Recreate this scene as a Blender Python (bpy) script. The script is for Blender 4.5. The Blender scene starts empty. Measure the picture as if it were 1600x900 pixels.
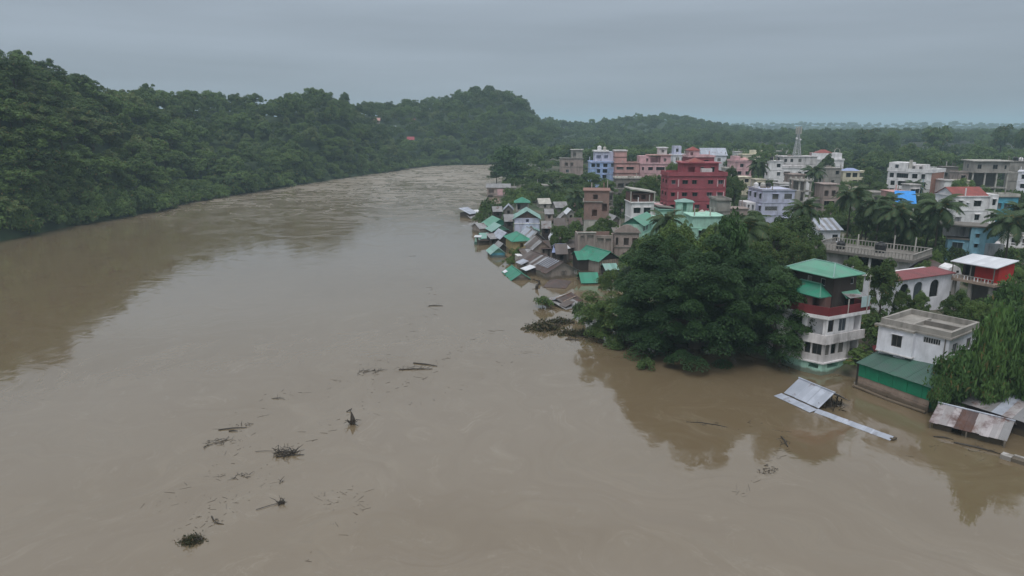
import bpy, math, random
import numpy as np
from mathutils import Vector, Matrix

SC = bpy.context.scene
COL = SC.collection
R = math.radians

# ------------------------------------------------------------------ camera
CAM_H, FPX = 30.0, 1100.0
PITCH = math.atan(255.0 / FPX)
cam_data = bpy.data.cameras.new('camera')
cam_data.sensor_width = 36.0
cam_data.lens = 36.0 * FPX / 1600.0
cam_data.clip_start = 0.5
cam_data.clip_end = 20000.0
cam = bpy.data.objects.new('camera', cam_data)
COL.objects.link(cam)
cam.location = (0, 0, CAM_H)
cam.rotation_euler = (math.pi / 2 - PITCH, 0, 0)
SC.camera = cam

# ------------------------------------------------------------------ sky, sun, exposure
SUN_EL, SUN_AZ = 62.0, 200.0          # degrees; azimuth clockwise from +Y
world = bpy.data.worlds.new('World')
SC.world = world
world.use_nodes = True
nt = world.node_tree
nt.nodes.clear()
def N(t, kind, **kw):
    n = t.nodes.new(kind)
    for k, v in kw.items():
        setattr(n, k, v)
    return n
w_out = N(nt, 'ShaderNodeOutputWorld')
w_bg = N(nt, 'ShaderNodeBackground')
w_bg.inputs['Strength'].default_value = 0.1
w_sky = N(nt, 'ShaderNodeTexSky', sky_type='NISHITA', sun_disc=False)
w_sky.sun_elevation = R(SUN_EL)
w_sky.sun_rotation = R(SUN_AZ)
w_tc = N(nt, 'ShaderNodeTexCoord')
w_sep = N(nt, 'ShaderNodeSeparateXYZ')
nt.links.new(w_tc.outputs['Generated'], w_sep.inputs[0])
# overcast luminance rises evenly from the horizon to the zenith
w_ramp = N(nt, 'ShaderNodeValToRGB')
w_ramp.color_ramp.interpolation = 'LINEAR'
e = w_ramp.color_ramp.elements
e[0].position = 0.0; e[0].color = (0.210, 0.243, 0.288, 1)
e[1].position = 1.0; e[1].color = (0.74, 0.76, 0.79, 1)
e_ = e.new(0.16); e_.color = (0.240, 0.275, 0.318, 1)
e_ = e.new(0.32); e_.color = (0.385, 0.415, 0.450, 1)
w_pow = N(nt, 'ShaderNodeMath', operation='MAXIMUM'); w_pow.inputs[1].default_value = 0.0
nt.links.new(w_sep.outputs['Z'], w_pow.inputs[0])
nt.links.new(w_pow.outputs[0], w_ramp.inputs[0])
w_map = N(nt, 'ShaderNodeMapping'); w_map.inputs['Scale'].default_value = (0.9, 0.9, 9.5)
w_map.inputs['Location'].default_value = (0.35, 0.1, 0.55)
nt.links.new(w_tc.outputs['Generated'], w_map.inputs[0])
w_noise = N(nt, 'ShaderNodeTexNoise'); w_noise.inputs['Scale'].default_value = 1.9
w_noise.inputs['Detail'].default_value = 5.0; w_noise.inputs['Roughness'].default_value = 0.5
nt.links.new(w_map.outputs[0], w_noise.inputs['Vector'])
w_mr = N(nt, 'ShaderNodeMapRange'); w_mr.inputs['From Min'].default_value = 0.3; w_mr.inputs['From Max'].default_value = 0.7
w_mr.inputs['To Min'].default_value = 12.2; w_mr.inputs['To Max'].default_value = 15.9
nt.links.new(w_noise.outputs['Fac'], w_mr.inputs['Value'])
w_mul = N(nt, 'ShaderNodeVectorMath', operation='SCALE')
nt.links.new(w_ramp.outputs[0], w_mul.inputs[0])
nt.links.new(w_mr.outputs[0], w_mul.inputs['Scale'])
w_mix = N(nt, 'ShaderNodeMix', data_type='RGBA'); w_mix.inputs[0].default_value = 0.93
nt.links.new(w_sky.outputs[0], w_mix.inputs[6]); nt.links.new(w_mul.outputs[0], w_mix.inputs[7])
nt.links.new(w_mix.outputs[2], w_bg.inputs['Color'])
nt.links.new(w_bg.outputs[0], w_out.inputs[0])

sun_data = bpy.data.lights.new('sun', 'SUN')
sun_data.energy = 1.4
sun_data.angle = R(25)
sun_data.color = (1.0, 0.97, 0.93)
sun = bpy.data.objects.new('sun', sun_data)
COL.objects.link(sun)
_d = Vector((math.sin(R(SUN_AZ)) * math.cos(R(SUN_EL)), math.cos(R(SUN_AZ)) * math.cos(R(SUN_EL)), math.sin(R(SUN_EL))))
sun.rotation_euler = _d.to_track_quat('Z', 'Y').to_euler()
sun.location = (0, 0, 200)

SC.view_settings.view_transform = 'Standard'
SC.view_settings.look = 'None'
SC.view_settings.gamma = 1.0
SC.view_settings.use_curve_mapping = False
SC.view_settings.exposure = 0.0
SC.render.engine = 'CYCLES'
SC.cycles.use_denoising = True
SC.cycles.max_bounces = 6
SC.cycles.diffuse_bounces = 3
SC.cycles.glossy_bounces = 3
SC.cycles.volume_bounces = 1

# ------------------------------------------------------------------ from a photo pixel (1600 x 900) to the place
CP, SP = math.cos(PITCH), math.sin(PITCH)
def ratio(py):
    yc = (450.0 - py) / FPX
    return (-SP + yc * CP) / (CP + yc * SP)
def gp(px, py, z=0.0):
    """point at height z seen at the pixel"""
    Y = (z - CAM_H) / ratio(py)
    D = Y * CP + (CAM_H - z) * SP
    return Vector(((px - 800.0) / FPX * D, Y, z))
def at(px, Y, z=0.0):
    D = Y * CP + (CAM_H - z) * SP
    return Vector(((px - 800.0) / FPX * D, Y, z))
def zof(py, Y):
    return CAM_H + Y * ratio(py)

# ------------------------------------------------------------------ materials
def mixrgb(t, fac, a, b, blend='MIX'):
    m = N(t, 'ShaderNodeMix', data_type='RGBA', blend_type=blend)
    for sock, v in ((0, fac), (6, a), (7, b)):
        if isinstance(v, (int, float)):
            m.inputs[sock].default_value = v
        elif isinstance(v, (tuple, list)):
            m.inputs[sock].default_value = (v[0], v[1], v[2], 1)
        else:
            t.links.new(v, m.inputs[sock])
    return m.outputs[2]
def noise(t, vec, scale, detail=4.0, rough=0.55):
    n = N(t, 'ShaderNodeTexNoise')
    n.inputs['Scale'].default_value = scale
    n.inputs['Detail'].default_value = detail
    n.inputs['Roughness'].default_value = rough
    if vec is not None:
        t.links.new(vec, n.inputs['Vector'])
    return n.outputs['Fac']
def ramp(t, val, a, b, lo=0.0, hi=1.0):
    m = N(t, 'ShaderNodeMapRange')
    m.inputs['From Min'].default_value = a; m.inputs['From Max'].default_value = b
    m.inputs['To Min'].default_value = lo; m.inputs['To Max'].default_value = hi
    t.links.new(val, m.inputs['Value'])
    return m.outputs[0]
def mapped(t, vec, scale, loc=(0, 0, 0)):
    m = N(t, 'ShaderNodeMapping')
    m.inputs['Scale'].default_value = scale
    m.inputs['Location'].default_value = loc
    t.links.new(vec, m.inputs[0])
    return m.outputs[0]
def newmat(name):
    m = bpy.data.materials.new(name)
    m.use_nodes = True
    t = m.node_tree
    b = t.nodes['Principled BSDF']
    return m, t, b
_MC = {}
def paint(name, c, dirt=0.45, dirtc=(0.09, 0.085, 0.075), rough=0.85, var=0.12, strip=0.0, spec=0.25, sc=0.5, pale=None, palef=0.0, mud=0.75):
    """weathered surface: blotches, vertical rain streaks and optional sheet-to-sheet difference"""
    if name in _MC:
        return _MC[name]
    m, t, b = newmat(name)
    tc = N(t, 'ShaderNodeTexCoord')
    gm = N(t, 'ShaderNodeNewGeometry')
    oi = N(t, 'ShaderNodeObjectInfo')
    wp = N(t, 'ShaderNodeVectorMath', operation='ADD')
    t.links.new(gm.outputs['Position'], wp.inputs[0]); t.links.new(oi.outputs['Random'], wp.inputs[1])
    v = wp.outputs[0]
    big = noise(t, v, sc, 5)
    col = mixrgb(t, ramp(t, big, 0.35, 0.68), tuple(x * (1 - var) for x in c), tuple(min(1, x * (1 + var)) for x in c))
    if pale:
        pn = noise(t, v, sc * 1.7, 6, 0.65)
        col = mixrgb(t, ramp(t, pn, 0.45, 0.62, 0, palef), col, pale)
    st = noise(t, mapped(t, v, (0.9, 0.9, 0.2)), 1.0, 7, 0.68)
    st2 = noise(t, v, 0.35, 3)
    mm = N(t, 'ShaderNodeMath', operation='MULTIPLY')
    t.links.new(ramp(t, st, 0.44, 0.74), mm.inputs[0]); t.links.new(ramp(t, st2, 0.3, 0.65, 0.25, 1.0), mm.inputs[1])
    m2 = N(t, 'ShaderNodeMath', operation='MULTIPLY'); m2.inputs[1].default_value = dirt * 1.5
    m2.use_clamp = True
    t.links.new(mm.outputs[0], m2.inputs[0])
    col = mixrgb(t, m2.outputs[0], col, dirtc)
    if strip:
        col = mixrgb(t, ramp(t, oi.outputs['Random'], 0, 1, 0, strip), col, tuple(x * 0.35 for x in c))
    # mud line left by the flood just above the water level
    sz = N(t, 'ShaderNodeSeparateXYZ'); t.links.new(gm.outputs['Position'], sz.inputs[0])
    wob = N(t, 'ShaderNodeMath', operation='MULTIPLY_ADD'); wob.inputs[1].default_value = -0.7
    t.links.new(noise(t, v, 1.1, 4), wob.inputs[0]); t.links.new(sz.outputs['Z'], wob.inputs[2])
    col = mixrgb(t, ramp(t, wob.outputs[0], 0.05, 0.35, mud, 0.0), col, (0.115, 0.092, 0.062))
    t.links.new(col, b.inputs['Base Color'])
    b.inputs['Roughness'].default_value = rough
    b.inputs['Specular IOR Level'].default_value = spec
    bu = N(t, 'ShaderNodeBump'); bu.inputs['Strength'].default_value = 0.25; bu.inputs['Distance'].default_value = 0.05
    t.links.new(noise(t, v, 6.0, 4), bu.inputs['Height'])
    t.links.new(bu.outputs[0], b.inputs['Normal'])
    _MC[name] = m
    return m
def tin(name, c, c2=None, rust=0.0, rough=0.5, metal=0.0, spec=0.4, rustc=(0.10, 0.045, 0.03), var=0.16):
    """corrugated sheet metal: ribs in relief, sheets that differ, rust"""
    if name in _MC:
        return _MC[name]
    m, t, b = newmat(name)
    tc = N(t, 'ShaderNodeTexCoord')
    oi = N(t, 'ShaderNodeObjectInfo')
    gm = N(t, 'ShaderNodeNewGeometry')
    v = gm.outputs['Position']
    ov = tc.outputs['Object']
    sep = N(t, 'ShaderNodeSeparateXYZ'); t.links.new(ov, sep.inputs[0])
    fl = N(t, 'ShaderNodeMath', operation='MULTIPLY'); fl.inputs[1].default_value = 1.25
    t.links.new(sep.outputs['X'], fl.inputs[0])
    ff = N(t, 'ShaderNodeMath', operation='FLOOR'); t.links.new(fl.outputs[0], ff.inputs[0])
    ad = N(t, 'ShaderNodeMath', operation='MULTIPLY_ADD'); ad.inputs[1].default_value = 37.0
    t.links.new(oi.outputs['Random'], ad.inputs[0]); t.links.new(ff.outputs[0], ad.inputs[2])
    wn = N(t, 'ShaderNodeTexWhiteNoise', noise_dimensions='1D'); t.links.new(ad.outputs[0], wn.inputs['W'])
    c2 = c2 or tuple(x * 0.7 for x in c)
    col = mixrgb(t, wn.outputs['Value'], tuple(x * (1 - var) for x in c), tuple(min(1, x * (1 + var)) for x in c))
    col = mixrgb(t, ramp(t, noise(t, v, 0.7, 5), 0.4, 0.7), col, c2)
    if rust:
        r = noise(t, v, 0.55, 6, 0.7)
        col = mixrgb(t, ramp(t, r, 0.62 - 0.35 * rust, 0.72 - 0.2 * rust), col, rustc)
    t.links.new(col, b.inputs['Base Color'])
    b.inputs['Roughness'].default_value = rough
    b.inputs['Metallic'].default_value = metal
    b.inputs['Specular IOR Level'].default_value = spec
    wv = N(t, 'ShaderNodeTexWave', wave_type='BANDS', bands_direction='X')
    wv.inputs['Scale'].default_value = 1.6
    t.links.new(ov, wv.inputs['Vector'])
    bu = N(t, 'ShaderNodeBump'); bu.inputs['Strength'].default_value = 0.35; bu.inputs['Distance'].default_value = 0.05
    t.links.new(wv.outputs['Fac'], bu.inputs['Height'])
    t.links.new(bu.outputs[0], b.inputs['Normal'])
    _MC[name] = m
    return m
def flat(name, c, rough=0.6, spec=0.4, metal=0.0):
    if name in _MC:
        return _MC[name]
    m, t, b = newmat(name)
    gm = N(t, 'ShaderNodeNewGeometry')
    n = noise(t, gm.outputs['Position'], 1.3, 4)
    t.links.new(mixrgb(t, ramp(t, n, 0.3, 0.7), tuple(x * 0.8 for x in c), tuple(min(1, x * 1.15) for x in c)), b.inputs['Base Color'])
    b.inputs['Roughness'].default_value = rough
    b.inputs['Specular IOR Level'].default_value = spec
    b.inputs['Metallic'].default_value = metal
    _MC[name] = m
    return m
def brickwork(name, c=(0.21, 0.095, 0.075), c2=(0.29, 0.15, 0.115), mortar=(0.3, 0.28, 0.26), dirt=0.4):
    if name in _MC:
        return _MC[name]
    m, t, b = newmat(name)
    tc = N(t, 'ShaderNodeTexCoord')
    sep = N(t, 'ShaderNodeSeparateXYZ'); t.links.new(tc.outputs['Object'], sep.inputs[0])
    ad = N(t, 'ShaderNodeMath', operation='ADD'); t.links.new(sep.outputs[0], ad.inputs[0]); t.links.new(sep.outputs[1], ad.inputs[1])
    cx = N(t, 'ShaderNodeCombineXYZ'); t.links.new(ad.outputs[0], cx.inputs[0]); t.links.new(sep.outputs[2], cx.inputs[1])
    br = N(t, 'ShaderNodeTexBrick')
    br.inputs['Scale'].default_value = 1.0
    br.inputs['Brick Width'].default_value = 0.25; br.inputs['Row Height'].default_value = 0.09
    br.inputs['Mortar Size'].default_value = 0.012
    br.inputs['Color1'].default_value = (*c, 1); br.inputs['Color2'].default_value = (*c2, 1); br.inputs['Mortar'].default_value = (*mortar, 1)
    t.links.new(cx.outputs[0], br.inputs['Vector'])
    gm = N(t, 'ShaderNodeNewGeometry')
    n = noise(t, mapped(t, gm.outputs['Position'], (1, 1, 0.4)), 0.9, 6, 0.65)
    t.links.new(mixrgb(t, ramp(t, n, 0.45, 0.75, 0, dirt), br.outputs['Color'], (0.1, 0.09, 0.08)), b.inputs['Base Color'])
    b.inputs['Roughness'].default_value = 0.9
    _MC[name] = m
    return m
def leafmat(name, dark, light, dry=(0.16, 0.13, 0.045), dryf=0.05, fcol=0.0):
    m, t, b = newmat(name)
    at_ = N(t, 'ShaderNodeAttribute', attribute_name='tint')
    oi = N(t, 'ShaderNodeObjectInfo')
    gm = N(t, 'ShaderNodeNewGeometry')
    f = N(t, 'ShaderNodeMath', operation='MULTIPLY_ADD'); f.inputs[1].default_value = 0.75; f.use_clamp = True
    t.links.new(oi.outputs['Random'], f.inputs[0])
    g = N(t, 'ShaderNodeMath', operation='MULTIPLY'); g.inputs[1].default_value = 0.42
    t.links.new(at_.outputs['Fac'], g.inputs[0]); t.links.new(g.outputs[0], f.inputs[2])
    col = mixrgb(t, f.outputs[0], dark, light)
    n = noise(t, gm.outputs['Position'], 0.03, 3)
    col = mixrgb(t, ramp(t, n, 0.45, 0.7, 0, 0.45), col, tuple(x * 0.62 for x in light))
    pw = N(t, 'ShaderNodeMath', operation='GREATER_THAN'); pw.inputs[1].default_value = 1.0 - dryf
    t.links.new(gm.outputs['Random Per Island'], pw.inputs[0])
    col = mixrgb(t, pw.outputs[0], col, dry)
    t.links.new(col, b.inputs['Base Color'])
    b.inputs['Roughness'].default_value = 0.6
    b.inputs['Specular IOR Level'].default_value = 0.25
    tr = N(t, 'ShaderNodeBsdfTranslucent'); t.links.new(col, tr.inputs['Color'])
    mx = N(t, 'ShaderNodeMixShader'); mx.inputs[0].default_value = 0.22
    t.links.new(b.outputs[0], mx.inputs[1]); t.links.new(tr.outputs[0], mx.inputs[2])
    t.links.new(mx.outputs[0], t.nodes['Material Output'].inputs[0])
    return m

M_GLASS = flat('dark_glass', (0.014, 0.017, 0.021), 0.12, 0.5)
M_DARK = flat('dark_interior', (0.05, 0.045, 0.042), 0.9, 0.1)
M_CONC = paint('concrete', (0.33, 0.31, 0.285), 0.6)
M_CONCD = paint('dark_concrete', (0.19, 0.175, 0.16), 0.6)
M_CONCL = paint('pale_concrete', (0.48, 0.46, 0.42), 0.5)
M_WHITE = paint('white_wash', (0.77, 0.76, 0.77), 0.32)
M_WHITEC = paint('cool_white_wash', (0.75, 0.755, 0.81), 0.28)
M_DWHITE = paint('stained_white_wash', (0.66, 0.63, 0.63), 0.62)
M_LILAC = paint('lilac_paint', (0.54, 0.56, 0.70), 0.5)
M_FRAME = flat('window_frame', (0.42, 0.42, 0.42), 0.5)
M_FRAMED = flat('dark_window_frame', (0.12, 0.11, 0.1), 0.6)
M_RED = paint('crimson_paint', (0.33, 0.085, 0.105), 0.4, (0.14, 0.05, 0.05))
M_PINK = paint('pink_paint', (0.62, 0.40, 0.42), 0.5)
M_SALMON = paint('salmon_paint', (0.55, 0.32, 0.30), 0.4)
M_BLUE = paint('sky_blue_paint', (0.36, 0.50, 0.78), 0.5)
M_CYAN = paint('light_blue_paint', (0.28, 0.53, 0.66), 0.5)
M_TEAL = paint('teal_paint', (0.10, 0.34, 0.44), 0.3)
M_CREAM = paint('cream_paint', (0.68, 0.63, 0.49), 0.5)
M_YELLOW = paint('ochre_paint', (0.42, 0.33, 0.16), 0.4)
M_MINT = paint('mint_paint', (0.38, 0.63, 0.52), 0.5)
M_MAROON = paint('maroon_paint', (0.17, 0.03, 0.035), 0.35, (0.05, 0.03, 0.03))
M_MAROONB = paint('faded_maroon_tin', (0.15, 0.08, 0.07), 0.4)
M_SCARLET = paint('scarlet_paint', (0.44, 0.032, 0.028), 0.4, (0.2, 0.03, 0.03))
M_BRICK = brickwork('brickwork')
M_BRICKO = brickwork('orange_brickwork', (0.30, 0.12, 0.085), (0.36, 0.16, 0.115), (0.33, 0.22, 0.18), 0.2)
M_PLASTERP = paint('pinkish_bare_plaster', (0.36, 0.29, 0.265), 0.6)
M_WOODD = paint('dark_boards', (0.045, 0.035, 0.032), 0.3)
M_WOOD = paint('weathered_boards', (0.30, 0.26, 0.23), 0.5)
M_TAN = paint('tan_boards', (0.33, 0.25, 0.20), 0.45)
M_GREENROOF = tin('green_tin', (0.10, 0.30, 0.21), (0.15, 0.29, 0.23), rust=.03)
M_EMERALD = tin('emerald_tin', (0.032, 0.235, 0.150), (0.06, 0.20, 0.150), rust=.05)
M_PALEGREEN = tin('pale_green_tin', (0.20, 0.38, 0.33), (0.25, 0.36, 0.34))
M_DGREEN = tin('dark_green_tin', (0.055, 0.125, 0.095), (0.07, 0.115, 0.10))
M_GREENWALL = paint('green_sheet', (0.015, 0.21, 0.11), 0.35, (0.02, 0.06, 0.04))
M_ZINC = tin('zinc_sheet', (0.40, 0.43, 0.50), (0.30, 0.33, 0.39), rust=0.12, rough=0.45)
M_ZINCR = tin('rusty_zinc_sheet', (0.40, 0.37, 0.38), (0.30, 0.26, 0.27), rust=0.42, rough=0.6, rustc=(0.12, 0.075, 0.07))
M_GREYTIN = tin('grey_tin', (0.27, 0.27, 0.28), (0.2, 0.19, 0.19), rust=0.2, rough=0.6)
M_BROWNTIN = tin('brown_tin', (0.13, 0.11, 0.105), (0.10, 0.085, 0.08), rust=0.35, rough=0.7, rustc=(0.10, 0.07, 0.055))
M_DBROWNTIN = tin('dark_brown_tin', (0.095, 0.07, 0.065), (0.07, 0.055, 0.05), rust=0.3, rough=0.7)
M_WHITETIN = tin('white_tin', (0.66, 0.68, 0.72), (0.56, 0.58, 0.62), rough=0.4)
M_REDTIN = tin('red_tin', (0.26, 0.055, 0.045), (0.20, 0.05, 0.045))
M_BLUETIN = tin('blue_tin', (0.28, 0.34, 0.58), (0.3, 0.36, 0.55))
M_BLUETARP = flat('blue_tarpaulin', (0.03, 0.27, 0.72), 0.45)
M_TANK = flat('black_tank_plastic', (0.02, 0.02, 0.022), 0.45)
M_STEEL = flat('tower_steel', (0.42, 0.43, 0.44), 0.5)
M_BARK = paint('bark', (0.085, 0.068, 0.05), 0.4)
M_DRIFT = paint('wet_driftwood', (0.055, 0.045, 0.036), 0.3, (0.03, 0.026, 0.02), 0.5, mud=0.0)
M_LEAF = leafmat('tree_leaves', (0.018, 0.043, 0.013), (0.122, 0.196, 0.050), dryf=.03)
M_RAIN = leafmat('rain_tree_leaves', (0.015, 0.044, 0.014), (0.072, 0.146, 0.040), dryf=0.0)
M_LEAFP = leafmat('pale_tree_leaves', (0.05, 0.09, 0.026), (0.155, 0.21, 0.075), dryf=.08)
M_BAMBOO = leafmat('bamboo_leaves', (0.035, 0.09, 0.026), (0.11, 0.20, 0.055), dryf=0.05)
M_PALM = leafmat('palm_leaves', (0.028, 0.062, 0.026), (0.085, 0.13, 0.055), dryf=0.06)
M_REED = leafmat('reed_leaves', (0.03, 0.034, 0.016), (0.075, 0.075, 0.030), (0.12, 0.09, 0.05), dryf=0.25)

# ------------------------------------------------------------------ mesh builder
class MB:
    def __init__(s):
        s.v, s.f = [], []
    def quad(s, *p):
        i = len(s.v); s.v += [tuple(q) for q in p]; s.f.append(tuple(range(i, i + len(p))))
        return s
    def box(s, x0, y0, z0, x1, y1, z1):
        i = len(s.v)
        s.v += [(x0, y0, z0), (x1, y0, z0), (x1, y1, z0), (x0, y1, z0), (x0, y0, z1), (x1, y0, z1), (x1, y1, z1), (x0, y1, z1)]
        s.f += [(i, i + 3, i + 2, i + 1), (i + 4, i + 5, i + 6, i + 7), (i, i + 1, i + 5, i + 4), (i + 1, i + 2, i + 6, i + 5),
                (i + 2, i + 3, i + 7, i + 6), (i + 3, i, i + 4, i + 7)]
        return s
    def solid(s, bot, top):
        """closed prism between two loops (counter-clockwise from above)"""
        n = len(bot); i = len(s.v)
        s.v += [tuple(p) for p in bot] + [tuple(p) for p in top]
        s.f.append(tuple(i + k for k in reversed(range(n)))); s.f.append(tuple(i + n + k for k in range(n)))
        for k in range(n):
            j = (k + 1) % n
            s.f.append((i + k, i + j, i + n + j, i + n + k))
        return s
    def prism(s, poly, z0, z1):
        return s.solid([(p[0], p[1], z0) for p in poly], [(p[0], p[1], z1) for p in poly])
    def sheet(s, a, b, c, d, t=0.05):
        """a thick four-cornered plate"""
        a, b, c, d = map(Vector, (a, b, c, d))
        n = (b - a).cross(d - a).normalized()
        if n.z < 0:
            a, b, c, d = a, d, c, b; n = -n
        k = n * t
        return s.solid([a - k, b - k, c - k, d - k], [a, b, c, d])
    def tube(s, pts, rads, n=6):
        pts = [Vector(p) for p in pts]
        i0 = len(s.v)
        for k, p in enumerate(pts):
            d = (pts[min(k + 1, len(pts) - 1)] - pts[max(k - 1, 0)]).normalized()
            a = d.orthogonal().normalized(); b = d.cross(a)
            for j in range(n):
                q = 2 * math.pi * j / n
                s.v.append(tuple(p + (a * math.cos(q) + b * math.sin(q)) * rads[k]))
        for k in range(len(pts) - 1):
            for j in range(n):
                j2 = (j + 1) % n
                s.f.append((i0 + k * n + j, i0 + k * n + j2, i0 + (k + 1) * n + j2, i0 + (k + 1) * n + j))
        s.f.append(tuple(i0 + j for j in reversed(range(n))))
        s.f.append(tuple(i0 + (len(pts) - 1) * n + j for j in range(n)))
        return s
    def mesh(s, name, mat):
        m = bpy.data.meshes.new(name)
        m.from_pydata(s.v, [], s.f)
        if mat:
            m.materials.append(mat)
        return m
    def build(s, name, mat, parent=None):
        return link(name, s.mesh(name, mat), parent)
def link(name, data, parent=None, loc=None, rz=None):
    o = bpy.data.objects.new(name, data)
    COL.objects.link(o)
    if parent is not None:
        o.parent = parent
    if loc is not None:
        o.location = loc
    if rz is not None:
        o.rotation_euler = (0, 0, rz)
    return o
def tag(o, label, cat, group=None):
    o['label'] = label; o['category'] = cat
    if group:
        o['group'] = group
    return o
def empty(name, label, cat, loc, rz=0.0, group=None):
    return tag(link(name, None, None, loc, rz), label, cat, group)
def struct(o, kind='structure'):
    o['kind'] = kind
    return o
HAZE = 0.0003
# ------------------------------------------------------------------ buildings
_WIN = {}
_rw = random.Random(6)
M_GLASSB = flat('sky_grey_glass', (0.07, 0.085, 0.10), 0.15, 0.6)
M_CURTAIN = flat('curtained_glass', (0.16, 0.15, 0.14), 0.35, 0.4)
_SHADE = {}
def window_mesh(w, h, style):
    """frame (with bars) and pane; origin at the lower left of the opening, y runs into the wall"""
    k = (round(w, 2), round(h, 2), style, _rw.choice((0, 0, 0, 0, 0, 1, 2)))
    if k in _WIN:
        return _WIN[k]
    f = MB(); t = 0.07
    f.box(0, .07, 0, t, .15, h).box(w - t, .07, 0, w, .15, h).box(t, .07, 0, w - t, .15, t).box(t, .07, h - t, w - t, .15, h)
    if style in ('win', 'pale'):
        n = max(1, int(round(w / 0.75)))
        for i in range(1, n):
            f.box(w * i / n - .025, .08, t, w * i / n + .025, .14, h - t)
    if style == 'louver':
        n = max(3, int(w / 0.25))
        for i in range(1, n):
            f.box(w * i / n - .03, .05, t, w * i / n + .03, .16, h - t)
    if style == 'arch':
        g = MB(); n = 8; r = w / 2
        prev = None
        for side in (0, 1):
            for i in range(n // 2):
                a0, a1 = math.pi * (i + side * n / 2) / n, math.pi * (i + 1 + side * n / 2) / n
                p0 = (r + r * math.cos(a0), h - r * .8 + r * .8 * math.sin(a0)); p1 = (r + r * math.cos(a1), h - r * .8 + r * .8 * math.sin(a1))
                c = (w, h) if side == 0 else (0, h)
                g.solid([(p0[0], -.02, p0[1]), (p1[0], -.02, p1[1]), (c[0], -.02, c[1])], [(p0[0], .1, p0[1]), (p1[0], .1, p1[1]), (c[0], .1, c[1])])
        arch = g.mesh('arch_spandrel', M_WHITEC)
    else:
        arch = None
    pane = MB().box(t, .10, t, w - t, .12, h - t).mesh('pane', (M_GLASS, M_GLASSB, M_CURTAIN)[k[3]])
    fr = f.mesh('window', M_FRAMED if style == 'win' and k[3] != 1 else M_FRAME)
    _WIN[k] = (fr, pane, arch)
    return _WIN[k]

def rect(x0, y0, x1, y1):
    return [(x0, y0), (x1, y0), (x1, y1), (x0, y1)]
def grow(poly, d):
    c = Vector((sum(p[0] for p in poly) / len(poly), sum(p[1] for p in poly) / len(poly)))
    out = []
    n = len(poly)
    for i in range(n):
        a, b, cc = Vector(poly[i - 1]), Vector(poly[i]), Vector(poly[(i + 1) % n])
        n1 = Vector(((b - a).y, -(b - a).x)).normalized(); n2 = Vector(((cc - b).y, -(cc - b).x)).normalized()
        m = (n1 + n2); m = m / max(0.3, m.dot(n1))
        out.append(tuple(b + m * d))
    return out

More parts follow.
